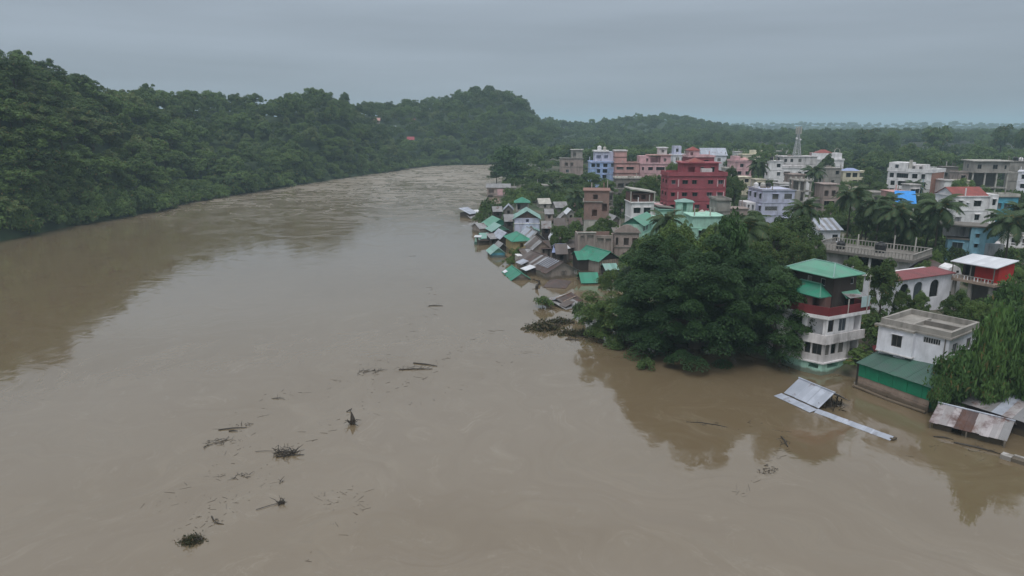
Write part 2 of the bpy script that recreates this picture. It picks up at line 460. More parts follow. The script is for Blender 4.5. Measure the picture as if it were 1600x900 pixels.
FOOT = []
def inside(x, y):
    for f in FOOT:
        if abs(f[0][0] - x) > 30 or abs(f[0][1] - y) > 30:
            continue
        n = len(f)
        if all((f[(i + 1) % n][0] - f[i][0]) * (y - f[i][1]) - (f[(i + 1) % n][1] - f[i][1]) * (x - f[i][0]) > 0 for i in range(n)):
            return True
    return False
class House:
    shade = False
    def __init__(s, name, label, loc, rz, cat='house', group=None):
        s.root = empty(name, label, cat, loc, rz, group)
        s.loc = Vector(loc); s.rz = rz
    def world(s, x, y, z):
        c, n = math.cos(s.rz), math.sin(s.rz)
        return (s.loc.x + c * x - n * y, s.loc.y + n * x + c * y, s.loc.z + z)
    def part(s, name, mb, mat):
        return mb.build(name, mat, s.root)
    def body(s, poly, z0, z1, mat, ops=None, name='wall', cap=True):
        """storey shell: every opening is cut through the wall and has reveals"""
        ops = ops or {}
        mb = MB(); n = len(poly)
        FOOT.append([s.world(p[0], p[1], 0)[:2] for p in grow(poly, 1.3)])
        todo = []
        for e in range(n):
            P0, P1 = Vector(poly[e]), Vector(poly[(e + 1) % n])
            L = (P1 - P0).length; u = (P1 - P0) / L; inn = Vector((-u.y, u.x)); ang = math.atan2(u.y, u.x)
            o = [q for q in ops.get(e, []) if q[0] > 0.01 and q[1] < L - 0.01 and q[2] >= z0 and q[3] <= z1 and q[1] - q[0] > .1]
            xs = sorted({0.0, L, *[q[0] for q in o], *[q[1] for q in o]})
            zs = sorted({z0, z1, *[q[2] for q in o], *[q[3] for q in o]})
            P = lambda x, d, z: (P0.x + u.x * x + inn.x * d, P0.y + u.y * x + inn.y * d, z)
            for i in range(len(xs) - 1):
                for k in range(len(zs) - 1):
                    if xs[i + 1] - xs[i] < 1e-5 or zs[k + 1] - zs[k] < 1e-5:
                        continue
                    cx, cz = (xs[i] + xs[i + 1]) / 2, (zs[k] + zs[k + 1]) / 2
                    if any(q[0] < cx < q[1] and q[2] < cz < q[3] for q in o):
                        continue
                    mb.quad(P(xs[i], 0, zs[k]), P(xs[i + 1], 0, zs[k]), P(xs[i + 1], 0, zs[k + 1]), P(xs[i], 0, zs[k + 1]))
            for (a, b, c, d, kind) in o:
                D = 1.3 if kind == 'open' else 0.25
                mb.quad(P(a, 0, c), P(b, 0, c), P(b, D, c), P(a, D, c))
                mb.quad(P(a, D, d), P(b, D, d), P(b, 0, d), P(a, 0, d))
                mb.quad(P(a, 0, c), P(a, D, c), P(a, D, d), P(a, 0, d))
                mb.quad(P(b, D, c), P(b, 0, c), P(b, 0, d), P(b, D, d))
                if kind == 'open':
                    mb.quad(P(a, D, c), P(b, D, c), P(b, D, d), P(a, D, d))
                else:
                    todo.append((P(a, 0, c), b - a, d - c, kind, ang))
        if cap:
            mb.quad(*[(p[0], p[1], z1) for p in poly])
        w = s.part(name, mb, mat)
        for (p, ww, hh, kind, ang) in todo:
            fr, pane, arch = window_mesh(ww, hh, kind)
            f = link('door' if kind == 'door' else 'window', fr, s.root, p, ang)
            link('pane', pane, f)
            if s.shade and kind in ('win', 'pale'):
                sk = (round(ww, 2), mat.name)
                if sk not in _SHADE:
                    _SHADE[sk] = MB().solid([(-.15, -.5, .03), (ww + .15, -.5, .03), (ww + .15, -.005, .06), (-.15, -.005, .06)], [(-.15, -.5, .09), (ww + .15, -.5, .09), (ww + .15, -.005, .13), (-.15, -.005, .13)]).mesh('sunshade', mat)
                link('sunshade', _SHADE[sk], s.root, (p[0], p[1], p[2] + hh), ang)
            if arch:
                link('arch_spandrel', arch, f)
        return w
    def slab(s, poly, z, t, over, mat, name='floor_slab'):
        return s.part(name, MB().prism(grow(poly, over), z, z + t), mat)
    def ring(s, poly, z, h, t, mat, name='parapet', edges=None):
        n = len(poly); inner = grow(poly, -t); mb = MB()
        for e in range(n):
            if edges is not None and e not in edges:
                continue
            a, b, c, d = poly[e], poly[(e + 1) % n], inner[(e + 1) % n], inner[e]
            mb.prism([a, b, c, d], z, z + h)
        return s.part(name, mb, mat)
    def box(s, name, mat, *a):
        return s.part(name, MB().box(*a), mat)
    def hip(s, x0, y0, x1, y1, z, h, over, mat, ridge=None, name='roof', capm=None):
        X0, Y0, X1, Y1 = x0 - over, y0 - over, x1 + over, y1 + over
        W, D = X1 - X0, Y1 - Y0
        if ridge is None:
            ridge = max(0.05, abs(W - D))
        mb = MB()
        bot = [(X0, Y0, z), (X1, Y0, z), (X1, Y1, z), (X0, Y1, z)]
        i = len(mb.v)
        if W >= D:
            r0, r1 = ((X0 + X1) / 2 - ridge / 2, (Y0 + Y1) / 2, z + h), ((X0 + X1) / 2 + ridge / 2, (Y0 + Y1) / 2, z + h)
            fs = [(0, 1, 5, 4), (1, 2, 5), (2, 3, 4, 5), (3, 0, 4)]
        else:
            r0, r1 = ((X0 + X1) / 2, (Y0 + Y1) / 2 - ridge / 2, z + h), ((X0 + X1) / 2, (Y0 + Y1) / 2 + ridge / 2, z + h)
            fs = [(0, 1, 4), (1, 2, 5, 4), (2, 3, 5), (3, 0, 4, 5)]
        mb.v += [(p[0], p[1], z + .09) for p in bot] + [r0, r1] + bot
        mb.f += fs + [(9, 8, 7, 6)] + [(6 + k, 6 + (k + 1) % 4, (k + 1) % 4, k) for k in range(4)]
        # winding of the underside
        mb.f[len(fs)] = (6, 9, 8, 7)
        rf = s.part(name, mb, mat)
        if capm:
            c = MB()
            corners = [(p[0], p[1], z + .11) for p in bot]
            ends = [r0, r1, r1, r0] if W >= D else [r0, r0, r1, r1]
            for p, q in zip(corners, ends):
                c.tube([p, (q[0], q[1], q[2] + .03)], [.09, .09], 5)
            c.tube([(r0[0], r0[1], r0[2] + .03), (r1[0], r1[1], r1[2] + .03)], [.09, .09], 5)
            c.build('ridge_cap', capm, rf)
        return rf
    def gable(s, x0, y0, x1, y1, z, h, axis, over, mat, gmat=None, sheets=0, name='roof', t=0.06, mats=None, cap=None):
        """ridge along axis 'x' or 'y'; sheets > 0 lays each roof sheet as its own piece"""
        if axis == 'x':
            T = lambda a, b, zz: (a, b, zz)
            A0, A1, B0, B1 = x0, x1, y0, y1
        else:
            T = lambda a, b, zz: (b, a, zz)
            A0, A1, B0, B1 = y0, y1, x0, x1
        bm_ = (B0 + B1) / 2; sl = h / ((B1 - B0) / 2)
        ob, oz = over, over * sl
        rf = None
        if not sheets:
            mb = MB()
            mb.sheet(T(A0 - over, B0 - ob, z - oz), T(A1 + over, B0 - ob, z - oz), T(A1 + over, bm_, z + h), T(A0 - over, bm_, z + h), t)
            mb.sheet(T(A0 - over, bm_, z + h + .004), T(A1 + over, bm_, z + h + .004), T(A1 + over, B1 + ob, z - oz), T(A0 - over, B1 + ob, z - oz), t)
            rf = s.part(name, mb, mat)
        else:
            W = (A1 - A0 + 2 * over) / sheets
            rr = random.Random(int(x1 * 977 + y1 * 131))
            for side in (0, 1):
                for i in range(sheets):
                    a0, a1 = A0 - over + i * W, A0 - over + (i + 1) * W + .05
                    lift = (i % 2) * .02; sk = rr.uniform(-.12, .12)
                    mb = MB()
                    if side == 0:
                        mb.sheet(T(a0, B0 - ob - sk, z - oz - sk * sl + lift), T(a1, B0 - ob - sk, z - oz - sk * sl + lift), T(a1, bm_, z + h + lift), T(a0, bm_, z + h + lift), .03)
                    else:
                        mb.sheet(T(a0, bm_, z + h + lift), T(a1, bm_, z + h + lift), T(a1, B1 + ob + sk, z - oz - sk * sl + lift), T(a0, B1 + ob + sk, z - oz - sk * sl + lift), .03)
                    mm = mats[rr.randrange(len(mats))] if mats else mat
                    s.part('roof_sheet', mb, mm)
            s.part('ridge_cap', MB().tube([T(A0 - over, bm_, z + h + .04), T(A1 + over, bm_, z + h + .04)], [.12, .12], 6), cap or mat)
        if gmat:
            for a in (A0, A1):
                g = MB()
                e = .1 if a == A0 else -.1
                lo, hi = sorted((a, a + e))
                p = [(lo, B0, z), (lo, B1, z), (lo, bm_, z + h - .05)]
                q = [(hi, B0, z), (hi, B1, z), (hi, bm_, z + h - .05)]
                g.solid([T(*w) for w in p], [T(*w) for w in q])
                s.part('gable_wall', g, gmat)
        return rf
    def shed(s, x0, y0, x1, y1, zf, zb, over, mat, name='roof', t=.08):
        """single slope: zf at the front edge, zb at the back"""
        k = (zb - zf) / (y1 - y0)
        return s.part(name, MB().sheet((x0 - over, y0 - over, zf - k * over), (x1 + over, y0 - over, zf - k * over), (x1 + over, y1 + over, zb + k * over), (x0 - over, y1 + over, zb + k * over), t), mat)
    def posts(s, pts, z0, z1, r, mat, name='column', sq=True):
        for (x, y) in pts:
            if sq:
                s.part(name, MB().box(x - r, y - r, z0, x + r, y + r, z1), mat)
            else:
                s.part(name, MB().tube([(x, y, z0), (x, y, z1)], [r, r], 8), mat)

def solve_w(A, rz, pxB, z=None):
    z = A.z if z is None else z
    c, n = math.cos(rz), math.sin(rz); k = (pxB - 800.0) / FPX
    D0 = A.y * CP + (CAM_H - z) * SP
    return (k * D0 - A.x) / (c - k * n * CP)
def fr(L, cs, w, z, h, kind='win'):
    return [(c * L - w / 2, c * L + w / 2, z, z + h, kind) for c in cs]

def block(label, pxA, pxB, Y, yaw, pytop, depth, mat, front, left=None, right=None, z0=2.2, name='apartment_building', parapet=0.7,
          wsize=(1.4, 1.5), kind='win', slabm=None, pmat=None, roofm=None, group=None, cat='building', proud=.1, slabs=True):
    """storeyed block with a flat roof; front/left/right: per storey (from the ground) a list of window places along the face"""
    rz = R(yaw)
    A = at(pxA, Y, z0)
    zt = zof(pytop, Y)
    A = at(pxA, Y, (z0 + zt) / 2); A.z = z0
    w = solve_w(at(pxA, Y, (z0 + zt) / 2), rz, pxB)
    H = House(name, label, A, rz, cat, group)
    H.w, H.d = w, depth
    H.shade = Y < 320
    h = zt - z0 - parapet
    H.h = h
    nf = len(front); fh = h / nf
    P = rect(0, 0, w, depth)
    ops = {0: [], 1: [], 3: []}
    for edge, spec, L in ((0, front, w), (3, left, depth), (1, right, depth)):
        for i, row in enumerate(spec or []):
            for c in row:
                if isinstance(c, tuple):
                    cc, ww, kk = c[0], c[1], (c[2] if len(c) > 2 else kind)
                    hh = c[3] if len(c) > 3 else wsize[1]
                else:
                    cc, ww, kk, hh = c, wsize[0], kind, wsize[1]
                if edge == 3:
                    cc = 1 - cc
                zb = i * fh + max(.25, (fh - hh) * .5) + .05
                if kk == 'open':
                    zb = i * fh + .35
                ww *= 1.1 if kk != 'open' else 1
                ops[edge].append((cc * L - ww / 2, cc * L + ww / 2, zb, min(zb + hh, (i + 1) * fh - .2), kk))
    # storeys are separate wall pieces so that slabs read between them
    for i in range(nf):
        H.body(P, i * fh, (i + 1) * fh, mat, {k: [q for q in v if i * fh <= q[2] < (i + 1) * fh] for k, v in ops.items()}, cap=(i == nf - 1))
        if slabs and i > 0:
            H.slab(P, i * fh - .09, .18, proud, slabm or mat)
    H.slab(P, h + .004, .2, .3, slabm or mat, 'roof_slab')
    if parapet > .3:
        H.ring(grow(P, .22), h + .204, parapet - .2, .18, pmat or mat)
    H.fh = fh
    rg = random.Random(int(pxA * 7 + Y))
    if rg.random() < .7 and w > 4:
        for x in sorted(rg.sample([.06, .3, .55, .8, .95], rg.randrange(2, 4))):
            y = rg.choice([.3, depth - .3])
            H.part('rebar_column', MB().box(w * x - .11, y - .11, h + .2, w * x + .11, y + .11, h + rg.uniform(1.2, 2.2)), rg.choice([M_CONC, M_CONCL, slabm or mat]))
    if rg.random() < .5 and w > 6:
        x = rg.uniform(.1, .6) * w
        H.part('roof_clutter', MB().box(x, depth * .5, h + .205, x + 1.4, depth * .5 + 1.0, h + .9).box(x + 1.6, depth * .45, h + .205, x + 2.2, depth * .45 + .5, h + .6), rg.choice([M_CONCD, M_WOOD, M_BROWNTIN]))
    return H

_TANKM = {}
def tank(p, r, h, label, mat=None, group=None):
    """rooftop water tank: ribbed body, shoulder, lid"""
    mat = mat or M_TANK
    k = (r, h, mat.name)
    if k not in _TANKM:
        b = MB().tube([(0, 0, 0), (0, 0, h * .3), (0, 0, h * .32), (0, 0, h * .36), (0, 0, h * .38), (0, 0, h * .72), (0, 0, h * .92)],
                      [r, r, r * .94, r * .94, r, r, r * .55], 12)
        l = MB().tube([(0, 0, h * .92), (0, 0, h)], [r * .4, r * .36], 10)
        _TANKM[k] = (b.mesh('tank_body', mat), l.mesh('lid', mat))
    t = empty('water_tank', label, 'water tank', p, 0, group)
    link('tank_body', _TANKM[k][0], t); link('lid', _TANKM[k][1], t)
    return t
# ------------------------------------------------------------------ ground, river, hills
SHORE = [(-400, 110), (-100, 70), (0, 60), (30, 52), (59.3, 46.9), (78, 40.8), (81, 34.3), (88, 26), (99, 13.1), (111, 8.4), (132, 3.7),
         (155, -2.9), (186, -9.9), (241, -12), (359, -11.3), (545, -14.7), (570, -10)]
_sy = np.array([p[0] for p in SHORE], float); _sx = np.array([p[1] for p in SHORE], float)
def ground_h(x, y):
    x = np.asarray(x, float); y = np.asarray(y, float)
    xs = np.interp(y, _sy, _sx)
    d = x - xs
    dip = 2.2 + 3.2 * np.clip((y - 100) / 12, 0, 1) * np.clip((215 - y) / 30, 0, 1)
    town = np.clip(-dip + 0.34 * d, -5, 2.4)
    d2 = np.minimum(d, (590 - y) * 1.0)
    town = np.where(y > 480, np.clip(-2.2 + 0.34 * d2, -5, 2.4), town)
    far = np.clip((y - 660) * 0.2, -5, 3.0)
    h = np.where(y > 600, np.maximum(far, -5), town)
    h = np.where((y > 590) & (x < -60), np.maximum(h, 0.5), h)
    rise = np.clip((y - 420) / 420, 0, 1); rise = rise * rise * (3 - 2 * rise)
    h = h + np.where(x > 60, rise * 9 * np.clip((x - 60) / 120, 0, 1), 0)
    land = np.clip(h, 0, 1)
    h = h + land * (0.7 * np.sin(x * .11 + 1) * np.sin(y * .083) + .4 * np.sin(x * .31) * np.sin(y * .27 + 2))
    return h
def gh(x, y):
    return float(ground_h(x, y))
def axis(stops):
    out = []
    for (a, b, st) in stops:
        out += list(np.arange(a, b, st))
    return np.array(out)
gx = axis([(-6000, -600, 300), (-600, -160, 40), (-160, 160, 4), (160, 600, 12), (600, 1500, 50), (1500, 6001, 300)])
gy = axis([(-600, 0, 60), (0, 60, 12), (60, 260, 4), (260, 700, 10), (700, 1500, 40), (1500, 7001, 300)])
XX, YY = np.meshgrid(gx, gy)
ZZ = ground_h(XX, YY)
def grid_mesh(name, X, Y, Z, mat):
    nr, nc = X.shape
    co = np.stack([X, Y, Z], -1).reshape(-1, 3)
    i = np.arange(nr * nc).reshape(nr, nc)
    q = np.stack([i[:-1, :-1], i[:-1, 1:], i[1:, 1:], i[1:, :-1]], -1).reshape(-1, 4)
    return np_mesh(name, co, q, mat, smooth=True)
def np_mesh(name, co, q, mat, smooth=False, tint=None):
    m = bpy.data.meshes.new(name)
    m.vertices.add(len(co)); m.vertices.foreach_set('co', np.asarray(co, np.float32).ravel())
    k = q.shape[1]
    m.loops.add(q.size); m.loops.foreach_set('vertex_index', q.astype(np.int32).ravel())
    m.polygons.add(len(q)); m.polygons.foreach_set('loop_start', np.arange(0, q.size, k, dtype=np.int32))
    m.polygons.foreach_set('loop_total', np.full(len(q), k, np.int32))
    if smooth:
        m.polygons.foreach_set('use_smooth', np.ones(len(q), bool))
    if tint is not None:
        a = m.attributes.new('tint', 'FLOAT', 'POINT'); a.data.foreach_set('value', np.asarray(tint, np.float32))
    m.update(calc_edges=True)
    m.materials.append(mat)
    return m

def ground_material():
    m, t, b = newmat('town_soil')
    gm = N(t, 'ShaderNodeNewGeometry'); v = gm.outputs['Position']
    c = mixrgb(t, ramp(t, noise(t, v, 0.12, 6), .42, .6), (0.035, 0.058, 0.024), (0.12, 0.10, 0.075))
    c = mixrgb(t, ramp(t, noise(t, v, 0.5, 5), .45, .65, 0, .6), c, (0.05, 0.07, 0.03))
    t.links.new(c, b.inputs['Base Color']); b.inputs['Roughness'].default_value = .95
    return m
M_SOIL = ground_material()
ground = struct(link('ground', grid_mesh('ground', XX, YY, ZZ, M_SOIL)))

def water_material():
    m, t, b = newmat('muddy_water')
    gm = N(t, 'ShaderNodeNewGeometry'); v = gm.outputs['Position']
    # broad swirls of thicker and thinner silt, drawn out along the current
    warp = N(t, 'ShaderNodeTexNoise'); warp.inputs['Scale'].default_value = .03; warp.inputs['Detail'].default_value = 3
    t.links.new(v, warp.inputs['Vector'])
    wv = N(t, 'ShaderNodeVectorMath', operation='SCALE'); wv.inputs['Scale'].default_value = 34
    t.links.new(warp.outputs['Color'], wv.inputs[0])
    wa = N(t, 'ShaderNodeVectorMath', operation='ADD'); t.links.new(v, wa.inputs[0]); t.links.new(wv.outputs[0], wa.inputs[1])
    flow = mapped(t, wa.outputs[0], (.09, .022, 1))
    n1 = noise(t, flow, 1.0, 6, .6)
    n2 = noise(t, mapped(t, wa.outputs[0], (.35, .11, 1)), 1.0, 5, .6)
    n3 = noise(t, mapped(t, wa.outputs[0], (.16, .035, 1), (3, 7, 0)), 1.0, 7, .62)
    c = mixrgb(t, ramp(t, n1, .35, .68), (0.156, 0.116, 0.069), (0.176, 0.135, 0.084))
    c = mixrgb(t, ramp(t, n2, .56, .74, 0, .35), c, (0.225, 0.183, 0.125))
    # thin scum lines where the silt folds
    ln = N(t, 'ShaderNodeMath', operation='SUBTRACT'); ln.inputs[1].default_value = .5; t.links.new(n3, ln.inputs[0])
    la = N(t, 'ShaderNodeMath', operation='ABSOLUTE'); t.links.new(ln.outputs[0], la.inputs[0])
    lf = N(t, 'ShaderNodeMath', operation='MULTIPLY'); t.links.new(ramp(t, la.outputs[0], .0, .014, .22, 0), lf.inputs[0]); t.links.new(ramp(t, n2, .45, .62), lf.inputs[1])
    c = mixrgb(t, lf.outputs[0], c, (0.30, 0.255, 0.19))
    dk = N(t, 'ShaderNodeMath', operation='MULTIPLY'); t.links.new(ramp(t, la.outputs[0], .02, .05, .13, 0), dk.inputs[0]); t.links.new(ramp(t, n1, .5, .6), dk.inputs[1])
    c = mixrgb(t, dk.outputs[0], c, (0.10, 0.08, 0.05))
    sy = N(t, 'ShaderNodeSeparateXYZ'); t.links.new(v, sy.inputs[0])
    foam_sheen = N(t, 'ShaderNodeMath', operation='MULTIPLY'); t.links.new(ramp(t, sy.outputs['Y'], 190, 430, 0, 1), foam_sheen.inputs[0]); t.links.new(ramp(t, noise(t, mapped(t, wa.outputs[0], (.018, .085, 1)), 1.0, 4, .55), .40, .66, .2, .75), foam_sheen.inputs[1])
    c = mixrgb(t, foam_sheen.outputs[0], c, (0.335, 0.295, 0.255))  # far foam tone, which also paints the rough water's sky sheen into the colour
    t.links.new(c, b.inputs['Base Color'])
    b.inputs['IOR'].default_value = 2.0
    r = N(t, 'ShaderNodeMath', operation='MULTIPLY_ADD'); r.inputs[1].default_value = .09; r.inputs[2].default_value = .025
    t.links.new(ramp(t, n1, .4, .7), r.inputs[0]); r0 = r
    # ripples: fine chop over slow boils; the current is rougher in streaks and up at the bend
    sp = N(t, 'ShaderNodeSeparateXYZ'); t.links.new(v, sp.inputs[0])
    fast = ramp(t, sp.outputs['Y'], 150, 420, 0, 1)
    st = ramp(t, noise(t, mapped(t, wa.outputs[0], (.02, .09, 1), (5, 2, 0)), 1.0, 4, .55), .44, .62, 0, .55)
    rough_ = N(t, 'ShaderNodeMath', operation='MULTIPLY_ADD'); t.links.new(fast, rough_.inputs[0]); t.links.new(st, rough_.inputs[1])
    t.links.new(ramp(t, n1, .40, .64, .10, .55), rough_.inputs[2])
    rs = N(t, 'ShaderNodeMath', operation='MULTIPLY'); t.links.new(fast, rs.inputs[0]); t.links.new(ramp(t, noise(t, mapped(t, wa.outputs[0], (.018, .08, 1), (9, 4, 0)), 1.0, 4, .55), .42, .60, .12, .6), rs.inputs[1])
    rt = N(t, 'ShaderNodeMath', operation='ADD'); t.links.new(r0.outputs[0], rt.inputs[0]); t.links.new(rs.outputs[0], rt.inputs[1])
    t.links.new(rt.outputs[0], b.inputs['Roughness'])
    rip = noise(t, mapped(t, v, (.55, .38, 1)), 1.0, 4, .55)
    big = noise(t, mapped(t, v, (.22, .16, 1)), 1.0, 3, .55)
    h1 = N(t, 'ShaderNodeMath', operation='MULTIPLY_ADD'); t.links.new(big, h1.inputs[0]); h1.inputs[1].default_value = 1.6; t.links.new(rip, h1.inputs[2])
    h0 = N(t, 'ShaderNodeMath', operation='SUBTRACT'); h0.inputs[1].default_value = 1.3; t.links.new(h1.outputs[0], h0.inputs[0])
    amp = N(t, 'ShaderNodeMath', operation='MULTIPLY'); t.links.new(h0.outputs[0], amp.inputs[0]); t.links.new(rough_.outputs[0], amp.inputs[1])
    boil = noise(t, mapped(t, wa.outputs[0], (.10, .04, 1)), 1.0, 3, .5)
    b1 = N(t, 'ShaderNodeBump'); b1.inputs['Strength'].default_value = 1.0; b1.inputs['Distance'].default_value = .05
    t.links.new(amp.outputs[0], b1.inputs['Height'])
    b2 = N(t, 'ShaderNodeBump'); b2.inputs['Strength'].default_value = 1.0; b2.inputs['Distance'].default_value = .022
    t.links.new(boil, b2.inputs['Height']); t.links.new(b1.outputs[0], b2.inputs['Normal'])
    t.links.new(b2.outputs[0], b.inputs['Normal'])
    return m
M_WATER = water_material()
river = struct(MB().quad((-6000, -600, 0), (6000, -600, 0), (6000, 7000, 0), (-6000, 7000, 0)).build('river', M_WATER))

def hill_material():
    m, t, b = newmat('forest_floor')
    gm = N(t, 'ShaderNodeNewGeometry'); v = gm.outputs['Position']
    c = mixrgb(t, ramp(t, noise(t, v, 0.15, 6), .4, .65), (0.022, 0.045, 0.018), (0.045, 0.075, 0.03))
    t.links.new(c, b.inputs['Base Color']); b.inputs['Roughness'].default_value = .95
    return m
M_HILL = hill_material()

def loft(name, cols, rows, back, backz, seed, bump, tree_h, ex=None):
    """hill between a shoreline and a ridge; cols: (shore point, ridge point)"""
    rng = np.random.default_rng(seed)
    ts = np.array(rows)
    X, Y, Z = [], [], []
    # densify the columns
    cc = []
    ex = ex or [1.75] * len(cols)
    for i in range(len(cols) - 1):
        for k in range(4):
            f = k / 4
            cc.append((cols[i][0].lerp(cols[i + 1][0], f), cols[i][1].lerp(cols[i + 1][1], f), ex[i] * (1 - f) + ex[i + 1] * f))
    cc.append((*cols[-1], ex[-1]))
    ph = rng.uniform(0, 6.28, 8)
    for ci, (S, G, pe) in enumerate(cc):
        rx, ry, rz = [], [], []
        for t in ts:
            if t <= 1:
                p = S.lerp(G, t)
                prof = 1 - (1 - t) ** pe if pe >= 1 else t ** (1 / pe)
                z = S.z + (G.z - tree_h - S.z) * prof
                w = math.sin(math.pi * t)
                z += w * bump * (math.sin(p.x * .052 + ph[0] + p.y * .021) + .7 * math.sin(p.y * .047 + ph[1]) + .5 * math.sin(p.x * .11 + p.y * .09 + ph[2]))
                z = max(z, S.z + min(t, .3) * 6)
            else:
                dirv = (G - S); dirv.z = 0; dirv.normalize()
                p = G + dirv * back * (t - 1)
                z = (G.z - tree_h) * (1 - .55 * (t - 1)) + backz * (t - 1)
            rx.append(p.x); ry.append(p.y); rz.append(z)
        X.append(rx); Y.append(ry); Z.append(rz)
    X, Y, Z = np.array(X), np.array(Y), np.array(Z)
    o = struct(link(name, grid_mesh(name, X, Y, Z, M_HILL)))
    return X, Y, Z
def shore(px, py):
    p = gp(px, py, 0); p.z = -1.0
    return p
def ridge(px, py, D):
    return at(px, D, zof(py, D))
ROWS = [0, .03, .08, .16, .25, .34, .43, .52, .61, .7, .8, .9, 1.0, 1.25, 1.6, 2.0]
HILL_COLS = [
    (Vector((-190, -260, -1)), Vector((-300, -300, 62))), (Vector((-168, -60, -1)), Vector((-280, -90, 60))),
    (Vector((-150, 90, -1)), Vector((-258, 110, 60))), (Vector((-141, 150, -1)), Vector((-240, 190, 58))),
    (shore(0, 378), ridge(8, 94, 262)), (shore(60, 365), ridge(60, 108, 285)), (shore(120, 352), ridge(120, 130, 310)),
    (shore(180, 343), ridge(185, 152, 345)), (shore(240, 332), ridge(240, 142, 385)), (shore(290, 318), ridge(300, 147, 410)),
    (shore(360, 307), ridge(370, 150, 440)), (shore(430, 295), ridge(430, 160, 470)), (shore(500, 284), ridge(495, 148, 490)),
    (shore(560, 275), ridge(550, 158, 540)), (shore(615, 268), ridge(600, 165, 610)), (shore(642, 263), ridge(648, 156, 660)),
    (shore(675, 259.5), ridge(700, 153, 690)), (shore(715, 258), ridge(742, 139, 700)), (shore(745, 257.5), ridge(785, 139, 705)),
    (shore(775, 257), ridge(812, 152, 708)), (shore(810, 256.5), ridge(830, 188, 712)), (shore(850, 256), ridge(870, 205, 716))]
HX, HY, HZ = loft('hillside', HILL_COLS, ROWS, 240, 10, 5, 3.2, 9, [1.75, 1.75, 1.75, 2, 2.5, 2.7, 2.6, 2.2, 1.3, .8, .85, 1.2, 2.2, 1.9, 1.2, 1.1, 1.6, 2.0, 2.2, 1.9, 1.75, 1.75])
def base(px, D, z=2):
    return at(px, D, z)
FAR_COLS = [(base(700, 700), ridge(800, 190, 1000)), (base(800, 700), ridge(850, 186, 1000)), (base(850, 720), ridge(890, 191, 1010)), (base(900, 730), ridge(935, 191, 1020)),
            (base(950, 740), ridge(985, 182, 1030)), (base(1000, 750), ridge(1030, 180, 1040)), (base(1050, 760), ridge(1070, 181, 1050)),
            (base(1100, 770), ridge(1105, 190, 1060)), (base(1150, 780), ridge(1150, 197, 1090)), (base(1200, 800), ridge(1200, 203, 1130)),
            (base(1300, 820), ridge(1290, 208, 1170)), (base(1420, 840), ridge(1420, 205, 1200)), (base(1560, 840), ridge(1560, 202, 1200)),
            (base(1760, 840), ridge(1760, 203, 1200)), (base(2100, 840), ridge(2100, 203, 1200))]
FX, FY, FZ = loft('far_hill', FAR_COLS, ROWS, 300, 6, 9, 1.2, 9)
DIST_COLS = [(base(300, 1900), ridge(300, 193, 2600)), (base(700, 1900), ridge(700, 193, 2600)), (base(900, 1900), ridge(900, 195, 2600)), (base(1050, 1900), ridge(1050, 194, 2600)),
             (base(1150, 1900), ridge(1150, 193.5, 2600)), (base(1260, 1900), ridge(1260, 192, 2600)), (base(1400, 1900), ridge(1400, 194, 2600)),
             (base(1500, 1900), ridge(1500, 192, 2600)), (base(1650, 1900), ridge(1650, 193, 2600)), (base(2300, 1900), ridge(2300, 193, 2600))]
DX, DY, DZ = loft('distant_ridge', DIST_COLS, ROWS, 800, 4, 11, 1.5, 10)
# ------------------------------------------------------------------ vegetation
def unit(rng, n):
    v = rng.normal(size=(n, 3)); return v / np.linalg.norm(v, axis=1, keepdims=True)
def leaf_quads(pos, nrm, L, W, rng, droop=0.0):
    """one small pointed leaf (four corners) per position"""
    n = nrm / np.linalg.norm(nrm, axis=1, keepdims=True)
    r = unit(rng, len(pos))
    t = r - n * (r * n).sum(1, keepdims=True)
    t[:, 2] -= droop
    t /= np.linalg.norm(t, axis=1, keepdims=True) + 1e-9
    b = np.cross(n, t); b /= np.linalg.norm(b, axis=1, keepdims=True) + 1e-9
    L = L[:, None]; W = W[:, None]
    co = np.stack([pos - t * L, pos + b * W - t * L * .1, pos + t * L, pos - b * W - t * L * .1], 1).reshape(-1, 3)
    q = np.arange(len(pos) * 4).reshape(-1, 4)
    return co, q
def clump_leaves(centres, radii, flat, per, leaf, rng, out=0.75, up=0.25, droop=0.0, hang=0.0):
    P, Nn, L, T = [], [], [], []
    for c, r in zip(centres, radii):
        k = max(6, int(per * rng.uniform(.8, 1.2)))
        d = unit(rng, k)
        d[:, 2] = np.where(d[:, 2] < -.35, -d[:, 2], d[:, 2])
        rad = r * rng.uniform(.62, 1.05, k)[:, None]
        off = d * rad * np.array([1, 1, flat])
        off[:, 2] -= hang * r * ((off[:, :2] ** 2).sum(1) / (r * r))
        P.append(c + off)
        Nn.append(d * out + unit(rng, k) * .55 + np.array([0, 0, up]))
        L.append(np.full(k, leaf) * rng.uniform(.65, 1.35, k))
        T.append(np.full(k, rng.uniform(0, 1)) * .75 + rng.uniform(0, .25, k))
    P = np.concatenate(P); Nn = np.concatenate(Nn); L = np.concatenate(L); T = np.concatenate(T)
    co, q = leaf_quads(P, Nn, L, L * .55, rng, droop)
    return co, q, np.repeat(T, 4)
